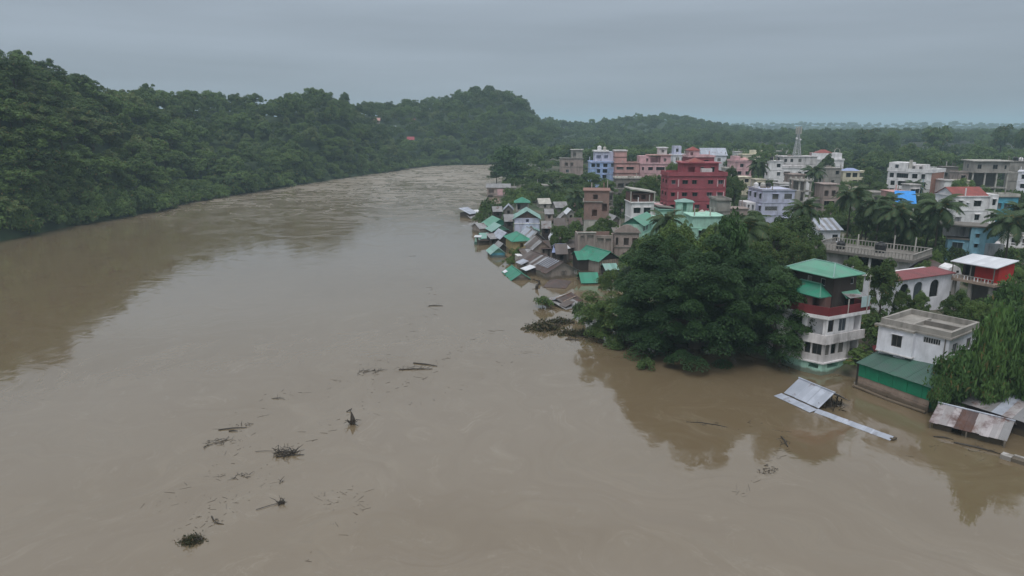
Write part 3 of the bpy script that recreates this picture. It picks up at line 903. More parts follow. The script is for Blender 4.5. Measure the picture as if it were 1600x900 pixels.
def crown_mesh(name, seed, rx, rz, zc, ncl, clr, per, leaf, mat, flat=.75, low=-.45, hang=.25, lump=.22):
    rng = np.random.default_rng(seed)
    C, Rr = [], []
    ph = rng.uniform(0, 6.28, 4)
    while len(C) < ncl:
        d = unit(rng, 1)[0]
        if d[2] < low:
            continue
        a = math.atan2(d[1], d[0])
        f = (1 + lump * math.sin(2 * a + ph[0]) + lump * .7 * math.sin(3 * a + ph[1] + d[2] * 3)) * rng.uniform(.55, .95)
        C.append(np.array([d[0] * rx * f, d[1] * rx * f, zc + d[2] * rz * (f * .5 + .5 * rng.uniform(.8, 1.05))]))
        Rr.append(clr * rng.uniform(.65, 1.3))
    co, q, t = clump_leaves(C, Rr, flat, per, leaf, rng, hang=hang)
    return np_mesh(name, co, q, mat, tint=t), C
def trunk_mesh(name, seed, h, r, C, n=5, mat=None):
    rng = random.Random(seed)
    mb = MB()
    k = h * .55
    mb.tube([(0, 0, -1.2), (0, 0, 0), (.1 * r, .2 * r, k * .6), (.3 * r, -.2 * r, k), (0, 0, h * .92)], [r * 1.5, r * 1.1, r * .8, r * .62, r * .2], 7)
    for c in rng.sample(list(C), min(n, len(C))):
        s = Vector((0, 0, k * rng.uniform(.6, 1.1)))
        e = Vector(c)
        mb.tube([s, s.lerp(e, .5) + Vector((0, 0, -.05 * h)), e], [r * .5, r * .32, r * .1], 5)
    return mb.mesh(name, mat or M_BARK)

class Proto:
    pass
def proto(kind, seed, rx, rz, zc, ncl, clr, per, leaf, mat, trunk_r, nl=5, **kw):
    p = Proto()
    p.crown, C = crown_mesh('crown', seed, rx, rz, zc, ncl, clr, per, leaf, mat, **kw)
    p.trunk = trunk_mesh('trunk', seed, zc + rz * .6, trunk_r, C, nl)
    p.h = zc + rz; p.r = rx
    return p
# all unit trees are about 10 m tall
FOREST = [proto('forest', 100 + i, rx, rz, zc, 40, 1.2, 110, .28, M_LEAF, .22, hang=.3, lump=.28)
          for i, (rx, rz, zc) in enumerate([(3.6, 3.4, 6.2), (4.2, 3.0, 6.4), (3.2, 4.2, 5.6), (3.9, 3.6, 6.0), (4.6, 2.8, 6.8), (3.0, 4.4, 5.4)])]
PALE = [proto('pale', 120 + i, 3.6, 3.0, 6.0, 34, 1.0, 100, .26, M_LEAFP, .2, hang=.5, lump=.3) for i in range(2)]
DARK = [proto('dark', 130, 4.0, 4.2, 5.2, 46, 1.3, 90, .3, M_RAIN, .3, hang=.3, low=-.8, lump=.08)]
TALL = [proto('tall', 140 + i, 2.7, 3.0, 7.2, 22, 1.1, 110, .26, M_LEAF, .24, hang=.2, low=-.7) for i in range(2)]
TOWN = [proto('town', 160 + i, rx, rz, zc, 64, 1.0, 240, .16, M_LEAF, .25, nl=8, hang=.35)
        for i, (rx, rz, zc) in enumerate([(3.8, 4.2, 5.6), (4.3, 3.6, 6.0), (3.4, 4.6, 5.2), (4.8, 3.2, 6.4)])]
BUSH = [proto('bush', 180 + i, 1.5, 1.0, .75, 16, .62, 75, .15, M_LEAF, .06, nl=4, low=-.15, hang=.4) for i in range(3)]
def bamboo_mesh(seed, mat=None, n=46, H=6.0, spread=2.3, leaf=.26):
    """clump of arching culms with hanging sprays of narrow leaves"""
    rng = np.random.default_rng(seed)
    P, Nn, L, T = [], [], [], []
    culms = []
    for i in range(n):
        a = rng.uniform(0, 6.28); lean = rng.uniform(.1, 1.0) ** .8
        hh = H * rng.uniform(.7, 1.05) * (1 - .2 * lean)
        bx, by = math.cos(a) * .5 * lean, math.sin(a) * .5 * lean
        pts = []
        for k in range(9):
            t = k / 8
            rr = lean * spread * t ** 1.8
            z = hh * (t - .38 * lean * t ** 3)
            pts.append((bx + math.cos(a) * rr, by + math.sin(a) * rr, z))
        culms.append(pts)
        tint = rng.uniform(0, 1)
        for k in range(3, 9):
            m = 26
            c = np.array(pts[k]) + rng.normal(size=(m, 3)) * np.array([.34, .34, .26])
            P.append(c); Nn.append(unit(rng, m) * .7 + np.array([math.cos(a) * .5, math.sin(a) * .5, .5]))
            L.append(leaf * rng.uniform(.7, 1.3, m)); T.append(np.full(m, tint) * .8 + rng.uniform(0, .2, m))
    P = np.concatenate(P); Nn = np.concatenate(Nn); L = np.concatenate(L); T = np.concatenate(T)
    co, q = leaf_quads(P, Nn, L, L * .36, rng, droop=.9)
    mb = MB()
    for pts in culms[::3]:
        mb.tube(pts, [.05, .05, .045, .04, .04, .03, .025, .02, .012], 4)
    return np_mesh('crown', co, q, mat or M_BAMBOO, tint=np.repeat(T, 4)), mb.mesh('stem', flat('bamboo_culm', (.13, .15, .05)))
BAMBOO = []
for i in range(3):
    p = Proto(); p.crown, p.trunk = bamboo_mesh(200 + i); p.h = 5.2; p.r = 2.5; BAMBOO.append(p)

_rt = random.Random(4)
def tree(p, name, label, cat, loc, h, r=None, group=None, rz=None, part='trunk'):
    """one tree: Empty at the foot, crown and trunk below it"""
    t = empty(name, label, cat, loc, _rt.uniform(0, 6.28) if rz is None else rz, group)
    sz = h / p.h; sx = (r / p.r) if r else sz
    t.scale = (sx, sx, sz)
    link('crown', p.crown, t); link(part, p.trunk, t)
    return t
def tree_px(p, label, px, Y, pytop, hw, name='broadleaf_tree', cat='tree', z0=None, group=None, part='trunk'):
    g = at(px, Y, 0)
    zg = max(gh(g.x, g.y), -1.2) if z0 is None else z0
    g = at(px, Y, zg + 2)
    g.z = zg
    zt = zof(pytop, Y)
    return tree(p, name, label, cat, g, max(1.0, zt - zg), hw / FPX * Y * 1.02, group, part=part)

# coconut palm: ringed trunk and separate fronds
def frond_mesh(seed, L=3.6):
    rng = np.random.default_rng(seed)
    co, q, T = [], [], []
    n = 34
    sag = rng.uniform(.5, .8)
    def mid(t):
        return np.array([L * (t - .18 * t ** 3), 0, L * (.30 * t - sag * t ** 2.2)])
    for k in range(n):
        t = .12 + .88 * k / (n - 1)
        p = mid(t); d = mid(min(1, t + .03)) - mid(t - .03); d /= np.linalg.norm(d)
        ll = L * .26 * math.sin(math.pi * (.16 + .80 * t)) + .12
        for s in (-1, 1):
            tip = p + d * ll * .45 + np.array([0, s * ll * .80, -ll * (.35 + .35 * rng.uniform())])
            w = d * .062
            i = len(co)
            m = (p + tip) / 2 + np.array([0, 0, .05])
            co += [p - w * .6, p + w * .6, m + w, tip, m - w]
            q.append((i, i + 1, i + 2, i + 4)); q.append((i + 4, i + 2, i + 3, i + 3))
            T += [rng.uniform(0, 1)] * 5
    m = bpy.data.meshes.new('frond')
    fs = [f if f[2] != f[3] else f[:3] for f in q]
    mb = MB(); mb.v = [tuple(c) for c in co]; mb.f = fs
    nb = len(mb.v)
    mb.tube([tuple(mid(t)) for t in (0, .25, .5, .75, 1)], [.05, .04, .03, .02, .008], 4)
    m.from_pydata(mb.v, [], mb.f)
    a = m.attributes.new('tint', 'FLOAT', 'POINT')
    a.data.foreach_set('value', np.array(T + [.9] * (len(mb.v) - nb), np.float32))
    m.materials.append(M_PALM)
    return m
FRONDS = [frond_mesh(300 + i) for i in range(4)]
def palm_trunk(h, lean, seed):
    rng = random.Random(seed)
    a = rng.uniform(0, 6.28)
    pts, rr = [], []
    for k in range(9):
        t = k / 8
        pts.append((math.cos(a) * lean * t * t, math.sin(a) * lean * t * t, h * t - (.6 if k == 0 else 0)))
        rr.append(.24 - .11 * t if k % 2 == 0 else .21 - .10 * t)
    return MB().tube(pts, rr, 7).mesh('trunk', M_BARK), Vector(pts[-1])
_NP = [0]
def palm(label, px, Y, pytop, size=1.0, z0=None, group='coconut palms rising between the houses'):
    _NP[0] += 1
    g = at(px, Y, 4); g.z = gh(g.x, g.y) if z0 is None else z0
    h = max(2.5, zof(pytop, Y) - g.z - 1.1 * size)
    rng = random.Random(_NP[0] * 13)
    t = empty('palm_tree', label, 'palm tree', g, 0, group)
    tm, top = palm_trunk(h, rng.uniform(.3, 1.4), _NP[0])
    link('trunk', tm, t)
    n = 24
    for k in range(n):
        f = link('frond', FRONDS[rng.randrange(4)], t)
        ring_ = k / n
        f.location = top
        f.rotation_euler = (rng.uniform(-.25, .25), R(-55 + 98 * ring_ + rng.uniform(-9, 9)), k * 2.399 + rng.uniform(-.2, .2))
        s = size * rng.uniform(.98, 1.25)
        f.scale = (s, s, s)
    return t

def scatter(name, pts, scales, meshes, seed, squash=(.8, 1.2)):
    """stuff: many copies of the tree meshes set out on points by geometry nodes"""
    me = bpy.data.meshes.new(name)
    me.from_pydata([tuple(p) for p in pts], [], [])
    a = me.attributes.new('size', 'FLOAT_VECTOR', 'POINT')
    rng = np.random.default_rng(seed)
    s3 = np.stack([scales, scales, scales * rng.uniform(*squash, len(scales))], -1).astype(np.float32)
    a.data.foreach_set('vector', s3.ravel())
    o = link(name, me)
    c = bpy.data.collections.new(name + '_kinds')
    for m in meshes:
        c.objects.link(bpy.data.objects.new(m.name, m))
    ng = bpy.data.node_groups.new(name, 'GeometryNodeTree')
    ng.interface.new_socket('Geometry', in_out='INPUT', socket_type='NodeSocketGeometry')
    ng.interface.new_socket('Geometry', in_out='OUTPUT', socket_type='NodeSocketGeometry')
    gi = ng.nodes.new('NodeGroupInput'); go = ng.nodes.new('NodeGroupOutput')
    ci = ng.nodes.new('GeometryNodeCollectionInfo'); ci.inputs['Collection'].default_value = c
    ci.inputs['Separate Children'].default_value = True; ci.inputs['Reset Children'].default_value = True
    ip = ng.nodes.new('GeometryNodeInstanceOnPoints'); ip.inputs['Pick Instance'].default_value = True
    rv = ng.nodes.new('FunctionNodeRandomValue'); rv.data_type = 'FLOAT_VECTOR'
    rv.inputs[0].default_value = (0, 0, 0); rv.inputs[1].default_value = (0, 0, 6.28)
    rv.inputs['Seed'].default_value = seed
    na = ng.nodes.new('GeometryNodeInputNamedAttribute'); na.data_type = 'FLOAT_VECTOR'; na.inputs['Name'].default_value = 'size'
    k = ng.links.new
    k(gi.outputs[0], ip.inputs['Points']); k(ci.outputs[0], ip.inputs['Instance'])
    k(rv.outputs[0], ip.inputs['Rotation']); k(na.outputs[0], ip.inputs['Scale'])
    k(ip.outputs[0], go.inputs[0])
    md = o.modifiers.new('scatter', 'NODES'); md.node_group = ng
    return struct(o, 'stuff')

# ---- the wooded hillside across the river
def sample_loft(X, Y, Z, n, rng, tmax=1.15, mind=4.0, tmin=.04, keep=()):
    nr, nc = X.shape
    js = [j for j in range(nc - 1) if ROWS[j] < tmax]
    cells = []
    for i in range(nr - 1):
        for j in js:
            e1 = np.array([X[i + 1, j] - X[i, j], Y[i + 1, j] - Y[i, j], Z[i + 1, j] - Z[i, j]]); e2 = np.array([X[i, j + 1] - X[i, j], Y[i, j + 1] - Y[i, j], Z[i, j + 1] - Z[i, j]])
            w = float(np.linalg.norm(np.cross(e1, e2)))
            cells.append((i, j, w))
    W = np.array([c[2] for c in cells]); W = W / W.sum()
    pick = rng.choice(len(cells), n, p=W)
    out = []; gridd = {}
    for p in pick:
        i, j, _ = cells[p]
        a, b = rng.uniform(), rng.uniform()
        f = lambda A: (A[i, j] * (1 - a) * (1 - b) + A[i + 1, j] * a * (1 - b) + A[i, j + 1] * (1 - a) * b + A[i + 1, j + 1] * a * b)
        x, y, z = f(X), f(Y), f(Z)
        t = ROWS[j] + (ROWS[j + 1] - ROWS[j]) * b
        if t < tmin:
            continue
        md = mind * (1 + .35 * max(0, (y - 300) / 300))
        key = (int(x // md), int(y // md)); ok = True
        for dx in (-1, 0, 1):
            for dy in (-1, 0, 1):
                for q in gridd.get((key[0] + dx, key[1] + dy), ()):
                    if (q[0] - x) ** 2 + (q[1] - y) ** 2 + (q[2] - z) ** 2 < md * md:
                        ok = False
        if any((x - hx) ** 2 + (y - hy) ** 2 < 49 or (abs(x - hx * y / hy) < 5 and -16 < y - hy < 0) for hx, hy, hz in keep):
            ok = False
        if ok:
            gridd.setdefault(key, []).append((x, y, z)); out.append((x, y, z, t))
    return out
def proj(x, y, z):
    D = y * CP + (CAM_H - z) * SP
    if D < 1:
        return (-9999, -9999)
    return (800 + FPX * x / D, 450 + FPX * (-(z - CAM_H) * CP - y * SP) / D)
HILLH = []
for (px, py) in [(588, 190), (650, 190), (621, 199), (638, 216)]:
    best = min(((abs(proj(HX[i, j], HY[i, j], HZ[i, j] + 3)[0] - px) + abs(proj(HX[i, j], HY[i, j], HZ[i, j] + 3)[1] - py), HX[i, j], HY[i, j], HZ[i, j]) for i in range(HX.shape[0]) for j in range(12)))
    HILLH.append(best[1:])
rng = np.random.default_rng(77)
HP = sample_loft(HX, HY, HZ, 22000, rng, 1.2, 4.4, keep=HILLH)
inview, rest = [], []
for p in HP:
    u, v = proj(p[0], p[1], p[2] + 4)
    if -30 < u < 1630 and 60 < v < 420 and p[3] <= 1.0 and p[1] > 150:
        inview.append((p, u))
    else:
        rest.append(p)
inview.sort(key=lambda q: q[0][1] + .25 * abs(q[0][0]) + 60 * (q[0][3] > .97))
NIND = 225
for k, (p, u) in enumerate(inview):
    if k >= NIND:
        rest.append(p); continue
    t = p[3]
    where = ('low over the water at the foot of' if t < .12 else 'halfway up' if t < .55 else 'high on' if t < .9 else 'along the skyline of')
    spur = 'the near wooded spur' if u < 215 else 'the bank beyond the spur'
    pr = FOREST[k * 7 % 6] if k % 5 else PALE[k // 5 % 2]
    if t > .15 and k % 19 == 7:
        pr = TALL[k % 2]
    h = (5.2 + 6.8 * rng.uniform() ** 2) * (1.15 if t > .9 else 1) * (.8 if t < .1 else 1)
    tree(pr, 'forest_tree', 'forest tree ' + where + ' ' + spur, 'tree', (p[0], p[1], p[2] - .6), h, h / pr.h * pr.r * rng.uniform(1.05, 1.6),
         'forest trees ' + where + ' ' + spur)
pts = np.array([(p[0], p[1], p[2] - .6) for p in rest]); sc = .58 + .75 * rng.uniform(0, 1, len(rest)) ** 2.2
sc = np.where(np.array([p[3] for p in rest]) < .1, sc * .8, sc)
scatter('forest', pts, sc * 1.08, [p.crown for p in FOREST + PALE[:1] + TALL[:1]], 3)
# shrubs hanging over the waterline of the far bank
sk = []
for (S, G) in HILL_COLS[1:-1]:
    pass
for i in range(HX.shape[0]):
    for r_ in range(6):
        j = rng.integers(0, 3); a = rng.uniform(); i2 = min(i + 1, HX.shape[0] - 1)
        f = rng.uniform()
        g = lambda A: (A[i, j] * (1 - f) + A[i2, j] * f) * (1 - a) + (A[i, j + 1] * (1 - f) + A[i2, j + 1] * f) * a
        sk.append((g(HX), g(HY), max(g(HZ), -.2)))
sk = np.array(sk)
scatter('waterside_undergrowth', sk, rng.uniform(1.3, 2.6, len(sk)), [p.crown for p in BUSH], 8, (.8, 1.4))

# tall tree with a bare trunk on the skyline
g = at(24, 258, 0); z_ = zof(165, 258)
tree(TALL[0], 'broadleaf_tree', 'tall tree with a visible bare trunk on the highest skyline of the near spur', 'tree', (at(24, 258, z_).x, 258, z_ - 1), 16.5, 5.0)
for (px, D, top, lab) in [(128, 312, 126, 'flat topped tree standing above the dip in the near spur skyline'), (498, 489, 143, 'round crowned tree rising above the middle ridge skyline'),
                          (432, 470, 153, 'small dark conical tree standing out on the ridge line'), (746, 700, 134, 'tree poking up at the top of the far steep hill'),
                          (205, 350, 150, 'thin bare tree on the skyline between two ridges')]:
    zt = zof(top, D)
    tree(TALL[1] if px != 128 else FOREST[4], 'broadleaf_tree', lab, 'tree', (at(px, D, zt).x, D, zt - 12), 12, 3.2 if px != 205 else 1.5)

# wooded ridges farther off
rng = np.random.default_rng(78)
FP = sample_loft(FX, FY, FZ, 9000, rng, 1.3, 5.0)
DP = sample_loft(DX, DY, DZ, 6000, rng, 1.2, 11.0)
scatter('far_forest', np.array([(p[0], p[1], p[2] - 1) for p in FP]), rng.uniform(.75, 1.3, len(FP)), [p.crown for p in FOREST], 5)
scatter('distant_forest', np.array([(p[0], p[1], p[2] - 1) for p in DP]), rng.uniform(1.3, 2.3, len(DP)), [p.crown for p in FOREST], 6, (.55, .9))
# ------------------------------------------------------------------ houses at the near bend
# -- tall house with the green hipped roofs
P0 = gp(1283, 587, 0)
H = House('house', 'tall white and maroon house with two green hipped roofs, standing in the flood', P0, R(26.5))
LOW = [(0, 0), (6.2, 0), (6.2, 8), (-.9, 8), (-.9, 2.4)]
H.body(LOW, -2.5, 1.5, M_MINT, {0: [(.9, 2.9, .75, 1.4, 'open')], 4: [(.9, 2.1, .75, 1.4, 'open')]}, cap=False)
H.slab(LOW, 1.5, .16, .22, M_WHITE)
f1 = {0: [(.28, .95, 2.55, 3.95, 'win'), (1.25, 2.1, 2.55, 3.95, 'win'), (2.55, 3.45, 2.55, 3.95, 'win'), (4.6, 6.0, 1.7, 3.95, 'open')],
      4: [(.25, .95, 2.55, 3.95, 'win'), (1.15, 2.3, 2.55, 3.95, 'win')], 3: [(3.4, 4.9, 2.55, 3.95, 'win'), (1, 2.4, 2.55, 3.95, 'win')],
      1: [(1.5, 2.9, 2.4, 3.9, 'win'), (5, 6.4, 2.4, 3.9, 'win')]}
H.body(LOW, 1.66, 4.05, M_DWHITE, f1, cap=False)
H.slab(LOW, 4.05, .2, .42, M_DWHITE, 'balcony_slab')
H.ring(grow(LOW, .4), 4.252, .95, .14, M_DWHITE, 'balcony_parapet', edges=(0, 3, 4))
f2 = {0: [(.25, 1.3, 5.45, 6.95, 'win'), (2.2, 3.5, 5.3, 6.95, 'win'), (4.9, 5.9, 5.0, 7.0, 'open')], 4: [(.3, 2.2, 4.9, 7.0, 'open')],
      3: [(3.0, 5.2, 4.9, 7.0, 'open'), (.8, 2, 5.3, 6.9, 'win')], 1: [(1.5, 2.9, 5.4, 6.9, 'win'), (5, 6.4, 5.4, 6.9, 'win')]}
H.body(LOW, 4.25, 7.2, M_WHITE, f2, cap=False)
H.posts([(-.12, -.18)], 5.2, 7.2, .09, M_WHITE)
TER = [(0, -.1), (6.7, -.1), (6.7, 8.1), (-1.0, 8.1), (-1.0, 2.4)]
H.slab(TER, 7.2, .42, .35, M_WHITE, 'terrace_slab')
H.ring(grow(TER, .3), 7.622, 1.05, .12, M_MAROON, 'terrace_parapet', edges=(0, 1, 3, 4))
# tin walls of the lower roof room and the dark boarded top storey
H.body([(.5, .9), (3.2, .9), (3.2, 6.6), (-.3, 6.6), (-.3, 2.6)], 7.625, 9.7, M_MAROONB, {3: [(.8, 1.6, 8.4, 9.4, 'open'), (2.4, 3.3, 8.4, 9.4, 'win')], 4: [(.4, 1.2, 8.2, 9.4, 'open')]})
H.hip(-.1, 1.3, 3.0, 6.8, 9.62, 1.25, .42, M_EMERALD, 3.0, capm=M_GREENROOF)
H.body(rect(1.5, .75, 5.5, 6.9), 7.63, 12.1, M_WOODD, {0: [(3.0, 3.6, 10.9, 11.7, 'pale'), (2.3, 3.2, 8.3, 9.8, 'open')], 3: [(2.2, 2.9, 10.7, 11.6, 'pale'), (4.2, 4.9, 10.7, 11.6, 'pale')], 1: [(2, 3, 10.5, 11.5, 'pale')]})
H.hip(1.1, .7, 5.5, 7.0, 12.1, 1.25, .62, M_GREENROOF, 3.1, capm=M_PALEGREEN)
H.part('awning', MB().sheet((3.0, -.1, 9.45), (5.9, -.1, 9.45), (5.9, .75, 10.1), (3.0, .75, 10.1), .05), M_GREENROOF)
H.part('awning', MB().sheet((3.0, -.6, 9.6), (6.6, -.3, 9.4), (6.6, .6, 9.75), (3.0, .6, 9.95), .04), M_GREYTIN)
H.posts([(3.05, -.4), (6.4, -.25)], 7.62, 9.42, .05, M_CONCL, 'awning_post')
H.box('signboard', flat('pale_blue_board', (.42, .55, .56), .6), 5.25, -.5, 8.15, 6.75, -.44, 9.5)
mast = H.part('mast', MB().tube([(6.15, -.62, 7.3), (6.15, -.62, 12.2)], [.06, .04], 6), M_CONCL)
MB().box(5.85, -.64, 12.0, 6.45, -.6, 12.06).build('mast_arm', M_CONCL, mast)
# -- white two storey box house with the unfinished roof
a, b = gp(1379, 497, 8), gp(1500, 523, 8)
rz = math.atan2(b.y - a.y, b.x - a.x)
H = House('house', 'white two storey box house with a hollow bare concrete parapet roof', (a.x, a.y, 0), rz)
w = (b - a).length - .9
P = rect(0, 0, w, 7)
H.body(P, -1, 4.35, M_WHITEC, {0: [(1.9, 2.95, 2.5, 3.75, 'win'), (4.55, 5.1, 3.35, 3.55, 'open')], 3: [(2, 3.2, 2.6, 3.8, 'win')], 1: [(2, 3.2, 2.6, 3.8, 'win')]}, cap=False)
H.body(P, 4.35, 7.2, M_WHITEC, {0: [(4.7, 6.5, 6.25, 6.95, 'louver')], 3: [(3, 4.2, 5.2, 6.5, 'win')], 1: [(1, 2.2, 5.2, 6.5, 'win'), (4.5, 5.7, 5.2, 6.5, 'win')]}, cap=True)
H.body(rect(-.02, -.62, 3.95, 0.002), 4.33, 7.19, M_WHITEC, {0: [(1.6, 2.75, 5.15, 6.55, 'win')]}, name='bay')
H.slab(rect(-.02, -.6, 3.95, -.002), 4.2, .128, .06, M_DWHITE, 'bay_slab')
for (x0, y0, z) in ((1.5, -.86, 6.62), (1.8, -.24, 3.82)):
    H.box('sunshade', M_WHITEC, x0, y0, z, x0 + 1.35, y0 + .235, z + .08)
H.box('rain_pipe', M_CONCD, 6.95, -.1, 1, 7.05, -.003, 7.19)
H.slab(P, 7.205, .22, .25, M_CONC, 'roof_slab')
H.part('eave', MB().prism([(-.45, -.85), (4.0, -.85), (4.0, -.27), (-.45, -.27)], 7.207, 7.42), M_CONC)
H.ring(grow(P, .12), 7.426, .62, .3, M_CONC)
H.box('roof_wall', M_CONC, 3.0, .3, 7.43, 3.25, 5.0, 7.9)
H.box('roof_wall', M_CONCD, 3.3, 3.2, 7.43, 7.4, 3.45, 7.95)
# -- green sheet metal shed at the water's edge
a, b = gp(1339, 604, 0), gp(1449, 645, 0)
rz = math.atan2(b.y - a.y, b.x - a.x); w = (b - a).length
H = House('shed', 'long green sheet metal shed with tan board base at the waterline', a, rz, 'shed')
for i in range(4):
    H.box('board', M_TAN, .02, .02 + .03 * (i % 2), -1.2 + i * .64 + .02, w - .02, .14, -1.2 + (i + 1) * .64 - .02)
npan = 10
for i in range(npan):
    H.box('wall_sheet', M_GREENWALL, i * w / npan + .01, -.03 + .03 * (i % 2), 1.37, (i + 1) * w / npan - .01, .05 + .03 * (i % 2), 3.02)
H.box('side_wall', M_GREENWALL, .05, .1, -1, .15, 4.6, 3.0); H.box('side_wall', M_GREENWALL, w - .15, .1, -1, w - .05, 4.6, 3.0)
H.box('back_wall', M_GREENWALL, .05, 4.6, -1, w - .05, 4.7, 3.8)
for i in range(9):
    x0 = -.25 + i * (w + .5) / 9; x1 = x0 + (w + .5) / 9 + .04; l = (i % 2) * .02
    H.part('roof_sheet', MB().sheet((x0, -.35, 2.95 + l), (x1, -.35, 2.95 + l), (x1, 4.9, 4.25 + l), (x0, 4.9, 4.25 + l), .03), M_DGREEN)
H.posts([(-.12, -.05)], -1.5, 3.0, .07, M_WOODD, 'post')
H.part('fender_log', MB().tube([(-.1, -.5, .2), (w * .5, -.65, .1), (w + .1, -.5, .18)], [.16, .17, .15], 7), M_TAN)
for x in (1.4, 4.2, 7.2):
    H.posts([(x, -.48)], -1.5, .45, .08, M_WOODD, 'stake', sq=False)
# -- drowned zinc roof adrift in front of it
a, b = gp(1224.6, 613.6, .3), gp(1278.5, 637.9, .3)
rz = math.atan2(b.y - a.y, b.x - a.x); w = (b - a).length
H = House('submerged_shed', 'flooded shed with pale zinc roof sheets and a dark open gable', (a.x, a.y, 0), rz, 'shed')
n = 6
for i in range(n):
    x0, x1 = i * w / n, (i + 1) * w / n + .05; l = .02 * (i % 2)
    H.part('roof_sheet', MB().sheet((x0, 0, .30 + l), (x1, 0, .30 + l), (x1, 2.15, 1.72 + l), (x0, 2.15, 1.72 + l), .03), M_ZINC)
for i in range(n):
    x0, x1 = i * w / n, (i + 1) * w / n + .05 + (.5 if i == n - 1 else 0); l = .02 * (i % 2)
    H.part('roof_sheet', MB().sheet((x0, 2.16, 1.72 + l), (x1, 2.16, 1.72 + l), (x1, 4.1, .62 + l), (x0, 4.1, .62 + l), .03), M_GREYTIN)
H.part('ridge_cap', MB().tube([(-.05, 2.15, 1.78), (w + .1, 2.15, 1.78)], [.09, .09], 6), M_ZINC)
for i in range(5):
    x0, x1 = -.2 + i * (w + .2) / 5, -.2 + (i + 1) * (w + .2) / 5 + .04
    H.part('roof_sheet', MB().sheet((x0, -1.25, .06 + .015 * (i % 2)), (x1, -1.25, .06 + .015 * (i % 2)), (x1, -.12, .2 + .015 * (i % 2)), (x0, -.12, .2 + .015 * (i % 2)), .03), M_ZINC)
H.part('rafter', MB().box(-.1, -.13, .1, w + .1, -.02, .24), M_WOODD)
for y in (.5, 1.2, 2.15, 3.0, 3.7):
    H.part('post', MB().box(w - .3, y - .05, -1, w - .2, y + .05, 1.6 - abs(y - 2.15) * .6), M_WOODD)
mb = MB(); rr = random.Random(8)
for i in range(26):
    x, y = w - .2 + rr.uniform(-.5, 1.0), rr.uniform(.6, 3.9)
    mb.tube([(x, y, rr.uniform(-.1, .3)), (x + rr.uniform(-.8, .8), y + rr.uniform(-.8, .8), rr.uniform(.1, .8))], [.05, .03], 4)
struct(H.part('jammed_branches', mb, M_DRIFT), 'stuff')
a, b = gp(1277, 640, .2), gp(1395, 683.5, .2)
rz = math.atan2(b.y - a.y, b.x - a.x); w = (b - a).length
H = House('submerged_shed', 'long narrow roof ridge just clear of the water, ending in a broken tip', (a.x, a.y, 0), rz, 'shed')
n = 8
for i in range(n):
    x0, x1 = i * w / n, (i + 1) * w / n + .05; l = .015 * (i % 2)
    H.part('roof_sheet', MB().sheet((x0, -.55, .02 + l), (x1, -.55, .02 + l), (x1, .05, .3 + l), (x0, .05, .3 + l), .03), M_ZINC)
    H.part('roof_sheet', MB().sheet((x0, .06, .3 + l), (x1, .06, .3 + l), (x1, .5, .08 + l), (x0, .5, .08 + l), .03), M_GREYTIN)
H.part('rafter', MB().box(w - .1, -.35, .05, w + .25, .35, .22), M_WOODD)
# -- rusty shed and the grey roof behind it
a, b = gp(1452.7, 657, .8), gp(1572.6, 688, .8)
rz = math.atan2(b.y - a.y, b.x - a.x); w = (b - a).length
H = House('shed', 'low shed with a streaked rusty zinc roof at the flooded bank', (a.x, a.y, 0), rz, 'shed')
n = 9
RM = [M_ZINCR, M_ZINCR, M_GREYTIN, tin('pale_rusty_zinc', (.36, .34, .35), (.28, .25, .25), .32, .55, rustc=(.16, .1, .09)), tin('rust_brown_sheet', (.115, .075, .07), (.085, .06, .058), .3, .8)]
order = [0, 3, 0, 4, 4, 3, 0, 3, 2]
for i in range(n):
    x0, x1 = i * w / n, (i + 1) * w / n + .05; l = .02 * (i % 2); k = .1 * ((i * 7) % 3 - 1)
    H.part('roof_sheet', MB().sheet((x0, -.2 + k, 0.75 + l), (x1, -.2 + k, 0.75 + l), (x1, 2.6, 1.95 + l), (x0, 2.6, 1.95 + l), .03), RM[order[i]])
for i in range(n):
    x0, x1 = i * w / n, (i + 1) * w / n + .05; l = .02 * (i % 2)
    H.part('roof_sheet', MB().sheet((x0, 2.61, 1.95 + l), (x1, 2.61, 1.95 + l), (x1, 4.6, 0.9 + l), (x0, 4.6, 0.9 + l), .03), RM[(order[i] + 1) % 5])
H.part('ridge_cap', MB().tube([(-.05, 2.6, 2.0), (w + .1, 2.6, 2.0)], [.1, .1], 6), M_ZINC)
H.body(rect(.3, .35, w - .3, 4.3), -1.5, .95, M_WOODD, {0: [(1.6, 2.5, -.2, .7, 'open')]}, cap=False)
H.posts([(.1, 0), (w - .1, 0), (w * .5, 0)], -1.5, .8, .06, M_WOOD, 'post')
a, b = gp(1504, 628, 1.7), gp(1606, 660, 1.7)
rz = math.atan2(b.y - a.y, b.x - a.x); w = (b - a).length + 2.5
H = House('shed', 'grey tin roofed shed behind the rusty one, under dark bamboo', (a.x, a.y, 0), rz, 'shed')
n = 9
for i in range(n):
    x0, x1 = i * w / n, (i + 1) * w / n + .05; l = .02 * (i % 2)
    H.part('roof_sheet', MB().sheet((x0, -.2, 1.65 + l), (x1, -.2, 1.65 + l), (x1, 3.3, 2.75 + l), (x0, 3.3, 2.75 + l), .03), [M_GREYTIN, RM[3], M_GREYTIN, M_ZINC, RM[3]][i % 5])
    H.part('roof_sheet', MB().sheet((x0, 3.31, 2.75 + l), (x1, 3.31, 2.75 + l), (x1, 6, 1.7 + l), (x0, 6, 1.7 + l), .03), M_GREYTIN)
H.part('ridge_cap', MB().tube([(-.05, 3.3, 2.8), (w + .1, 3.3, 2.8)], [.1, .1], 6), M_ZINC)
H.body(rect(.3, .3, w - .3, 5.7), -1.5, 1.7, M_WOODD, cap=False)
H = House('concrete_landing', 'small white and dark concrete landing at the corner of the bank', gp(1562, 716, 0), R(-52), 'landing')
